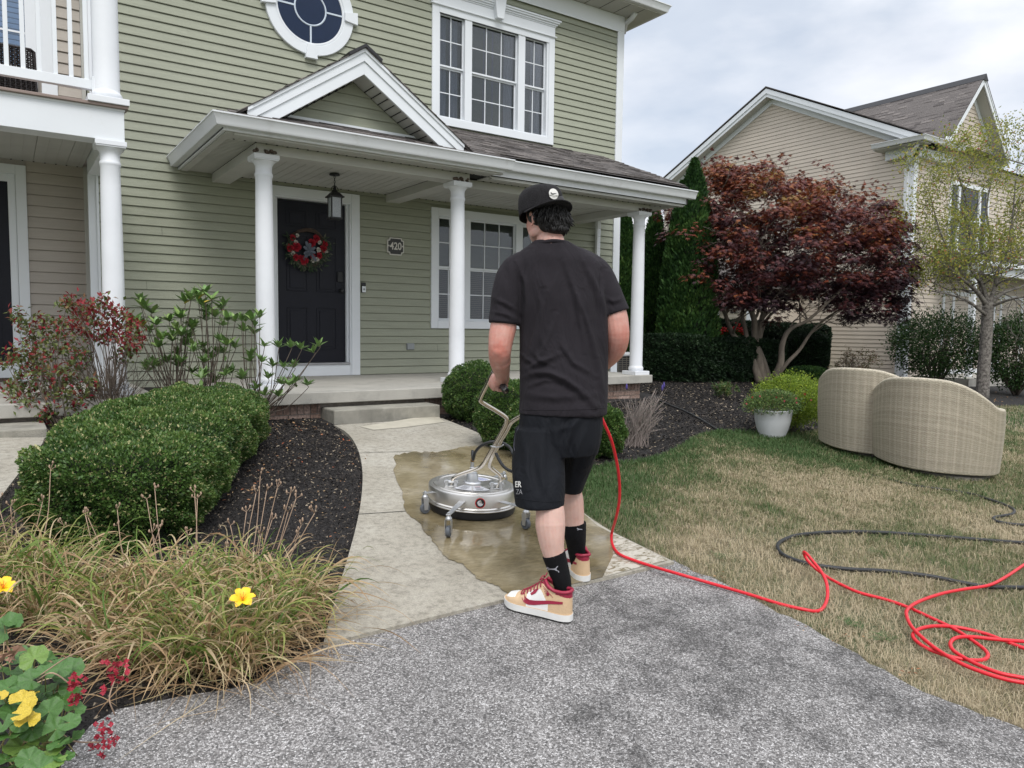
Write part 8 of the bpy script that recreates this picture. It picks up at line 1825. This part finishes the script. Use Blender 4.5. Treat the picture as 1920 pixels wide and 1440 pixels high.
# socks
def sock(pts, name, label=None):
    B = Blob(); B.tube([m_(a, b, c) for a, b, c, _ in pts], [v[3] for v in pts], 22, 5, 2); o = B.build(name, M['sock'], man, .0042, 4); return o
sL = sock([(1038, 1038, -.14, .0505), (1046, 1064, -.14, .0455), (1053, 1088, -.15, .0400), (1056, 1106, -.15, .0355), (1056, 1125, -.15, .0320)], 'sock'); sR = sock([(1076.5, 980, .215, .0570), (1078, 1000, .222, .0530), (1080, 1018, .24, .0465), (1081, 1036, .26, .0400), (1084, 1058, .285, .0345), (1086, 1075, .295, .030)], 'sock')
lb_ = bvh(sL); rb2 = bvh(sR)
M['logo'] = mat('grey logo print', (.30, .30, .33), .6)
PUMA = [(-1.0, .62), (-.78, .60), (-.62, .42), (-.30, .28), (.10, .26), (.38, .36), (.52, .62), (.72, .86), (.80, .74), (.62, .46), (.52, .20), (.66, -.12), (.92, -.30), (.96, -.62), (.84, -.62), (.78, -.36), (.48, -.22), (.20, -.02), (-.20, .02), (-.52, -.02), (-.80, -.22), (-.90, -.14), (-.70, .12), (-.92, .20), (-1.0, .36), (-.86, .42)]
def decal(poly, x, y, w, h, m, tree, name, parent, off=.0022, rot=0, skew=0):
    c, s = math.cos(rot), math.sin(rot); P = []
    for a, b in poly: u = a * w; v = b * h; px_ = x + u * c - v * s; py_ = y - (u * s + v * c); P.append(onsurf(tree, atD(px_, py_, 2.3), ray(px_, py_), off))
    return MB().add(P, [tuple(range(len(P)))]).build(name, m, parent)
decal(PUMA, 1037, 1068, 12, 8.5, M['logo'], lb_, 'sock_logo', sL); decal([p for p in PUMA if p[0] < .3], 1090, 993, 9, 5.5, M['logo'], rb2, 'sock_logo', sR)

# sneakers
M['tan'] = mat('tan leather', (.58, .41, .25), .55, .08, 14, .2, 160); M['shoew'] = mat('white leather', (.74, .73, .71), .5, .04, 14, .1, 160); M['crim'] = mat('crimson padded collar', (.28, .014, .042), .5, .1, 20, .2, 120); M['solew'] = mat('white rubber sole', (.68, .68, .66), .55, .06, 20); M['outs'] = mat('black outsole', (.02, .02, .02), .8)
SX = [0, .0015, .006, .013, .024, .04, .08, .12, .16, .20, .235, .265, .285, .295, .300]; SWd = [.0, .011, .0195, .0275, .034, .0385, .039, .0395, .043, .048, .050, .046, .036, .022, .004]
TOPX = [0, .03, .07, .100, .118, .135, .165, .195, .22, .25, .28, .300]; TOPZ = [.128, .122, .122, .138, .152, .132, .108, .086, .071, .066, .056, .030]
def shoe(heel, toe_dir, side, label):
    """side=+1: the shoe's outer side is to the left of the toe direction"""
    f = np.array(toe_dir, float); f[2] = 0; f /= np.linalg.norm(f); l = np.array([-f[1], f[0], 0.0]); f = f + Z3 * (GB * f[1] + GC * f[0]); k = 1.0
    root = MB(); base = np.array(heel, float)
    def Q(x, y, z): return base + f * x * k + l * y * k + Z3 * z * k
    def hw(x): return float(np.interp(x, SX, SWd)); 
    def tz(x): return float(np.interp(x, TOPX, TOPZ))
    def surf(x, v, off=0): # v in 0..1 up the side, 1 = top centre line
        h = tz(x) - .022; w = hw(x); open_ = x < .11
        z1, y1 = .022 + h * v, w * (1 - .10 * v ** 2) * (1 - .12 * v)
        t = v * math.pi / 2; y2 = w * math.cos(t) ** (.62 if x < .22 else .75); z2 = .022 + h * math.sin(t) ** .9
        b_ = min(1, max(0, (x - .085) / .05)); b_ = b_ * b_ * (3 - 2 * b_); y = y1 + (y2 - y1) * b_; z = z1 + (z2 - z1) * b_
        return y + off, z
    def U(x, v, s, off=0):
        y, z = surf(x, v); y2, z2 = surf(x, min(1, v + .02)); n_ = np.array([z2 - z, -(y2 - y)]); n_ = n_ / (np.linalg.norm(n_) or 1) if np.linalg.norm(n_) > 1e-6 else np.array([0, 1]); return Q(x, s * (y + n_[0] * off), z + n_[1] * off)
    def UZ(x, z, s, off=0):
        lo_, hi_ = 0.0, .97
        for _ in range(14):
            md_ = (lo_ + hi_) / 2
            if surf(x, md_)[1] < z: lo_ = md_
            else: hi_ = md_
        return U(x, lo_, s, off)
    # sole
    V = []; xs = [.0005 + .299 * (.5 - .5 * math.cos(math.pi * i / 40)) for i in range(41)]; 
    def ring_(z, g): return [Q(x, (hw(x) + g), z) for x in xs] + [Q(x, -(hw(x) + g), z) for x in xs[::-1]]
    toe = lambda x: .010 * max(0, (x - .24) / .06) ** 2
    def solid(z0, z1, g, m, name, parent):
        a = []; b = []
        for s in (1, -1):
            rng_ = xs if s == 1 else xs[::-1]
            for x in rng_: a.append(Q(x + (g if x > .29 else (-g if x < .01 else 0)), s * (hw(x) + g), z0 + toe(x))); b.append(Q(x + (g if x > .29 else (-g if x < .01 else 0)), s * (hw(x) + g), z1 + toe(x) * .8))
        n = len(a); return MB().add(a + b, [tuple(range(n))[::-1], tuple(range(n, 2 * n))] + [(i, (i + 1) % n, (i + 1) % n + n, i + n) for i in range(n)]).build(name, m, parent, auto=50)
    up = MB(); nx, nv = 150, 44
    X_ = [.0 + .2995 * (.5 - .5 * math.cos(math.pi * i / nx)) for i in range(nx + 1)]
    for s in (1, -1):
        V = [U(x, v / nv, s) for x in X_ for v in range(nv + 1)]; F = []; mi = []
        b0 = len(up.v); up.v += [tuple(p) for p in V]
        for i in range(nx):
            for v in range(nv):
                a = b0 + i * (nv + 1) + v; q = (a, a + nv + 1, a + nv + 2, a + 1); q = q if s == -1 else q[::-1]; x = X_[i] / .3; vv = (v + .5) / nv; zz = .022 + (tz(X_[i]) - .022) * vv
                m = 0
                if x > .80 and zz > .045 - (x - .80) * .05 and vv > .42: m = 1                       # white toe box
                if .30 < x < .62 and zz < .088 - max(0, .42 - x) * .25 - max(0, x - .50) * .15: m = 1  # white quarter
                if x < .42 and zz > .118 - .05 * max(0, .16 - x) - (.0 if x > .2 else .012): m = 2        # collar
                if x < .30 and vv > .93: m = 2
                if .34 < x < .47 and .118 < zz: m = 2
                up.f.append(q); up.m.append(m)
    o = up.build('shoe', [M['tan'], M['shoew'], M['crim']], man, smooth=True, label=label)
    sl = o.modifiers.new('thick', 'SOLIDIFY'); sl.thickness = .0025; sl.offset = -1
    solid(.0, .006, .002, M['outs'], 'outsole', o); solid(.0022, .029, .003, M['solew'], 'midsole', o); solid(.0292, .0312, .0015, M['tan'], 'welt', o)
    # swoosh on the outer side, and a second one inside
    SWH = [(.215, .071), (.205, .050), (.180, .040), (.150, .040), (.110, .052), (.030, .068), (.030, .082), (.110, .068), (.150, .060), (.172, .060), (.190, .064), (.203, .074)]
    def panel(poly, off, m, name, s):
        pts = []
        for i in range(len(poly)):
            a = np.array(poly[i]); b = np.array(poly[(i + 1) % len(poly)])
            for t in (0, .34, .67): pts.append(a + (b - a) * t)
        return MB().add([UZ(x, z, s, off) for x, z in pts], [tuple(range(len(pts)))]).build(name, m, o)
    for s in (side, -side):
        # fine strip build keeps the swoosh on the curved side
        n = 22; Vv = []
        xs_ = np.linspace(.028, .214, n + 1)
        lo = np.interp(xs_, [.028, .08, .12, .15, .175, .195, .208, .214], [.074, .064, .053, .044, .040, .045, .058, .070]); hi_ = np.interp(xs_, [.028, .08, .12, .15, .172, .188, .202, .214], [.084, .078, .069, .063, .061, .066, .076, .078])
        for x, a, b in zip(xs_, lo, hi_): Vv += [UZ(x, a, s, .0022), UZ(x, b, s, .0022)]
        MB().add(Vv, [(2 * i, 2 * i + 2, 2 * i + 3, 2 * i + 1) for i in range(n)]).build('swoosh', M['crim'], o)
    panel([(.148, .092), (.136, .112), (.150, .108), (.172, .085), (.165, .080)], .0022, M['crim'], 'side_patch', side)
    # small winged mark as thin strokes
    mb = MB()
    for j in range(5):
        mb.tube([U(.070 + .006 * j, (.092 + .003 * j - .022) / (tz(.07) - .022), side, .0022), U(.118 - .004 * j, (.104 - .0045 * j - .022) / (tz(.11) - .022), side, .0022)], .0010, 4)
    mb.lathe([(.0055, 0), (.0055, .0012)], U(.093, (.098 - .022) / (tz(.093) - .022), side, .0022), 12, axis=l * side); mb.build('wing_mark', M['crim'], o)
    # laces
    mb = MB()
    for j in range(7):
        x = .128 + j * .0145; hh = .62 if j < 6 else .7; P = [U(x, hh, 1, .003), U(x + .004, .85, 1, .006), U(x + .005, 1, 1, .007), U(x + .004, .85, -1, .006), U(x, hh, -1, .003)]; mb.tube(smoothline(P, 3), .0026, 6)
    c0 = U(.118, 1, 1, .008)
    for s in (1, -1): P = [c0, c0 + l * s * .02 + Z3 * .012, c0 + l * s * .034 + f * .008 - Z3 * .002, c0 + l * s * .02 + f * .012 - Z3 * .008, c0]; mb.tube(smoothline(P, 3), .0022, 6)
    mb.build('laces', M['crim'], o, smooth=True)
    # padded collar roll
    P = [U(x, .985, 1, .002) for x in np.linspace(.115, .004, 12)] + [U(x, .985, -1, .002) for x in np.linspace(.004, .115, 12)]; MB().tube(smoothline(P, 2), .0072, 8).build('collar', M['crim'], o, smooth=True)
    return o
hL = gp(1072, 1166, .01); tL = gp(975, 1140, .01)
shoe(hL + (tL - hL) * .0 + np.array([0, 0, .004]), tL - hL, +1, 'left sneaker seen from its outer side')
hR = gp(1097, 1096, .01); shoe(hR + np.array([-.0, 0, .012]), Fh3 * 1.0 - Rh3 * .28, -1, 'right sneaker seen from behind')
print('FOOT', hL, tL, np.linalg.norm(tL - hL), (hL - CAM) @ FW, (tL - CAM) @ FW)
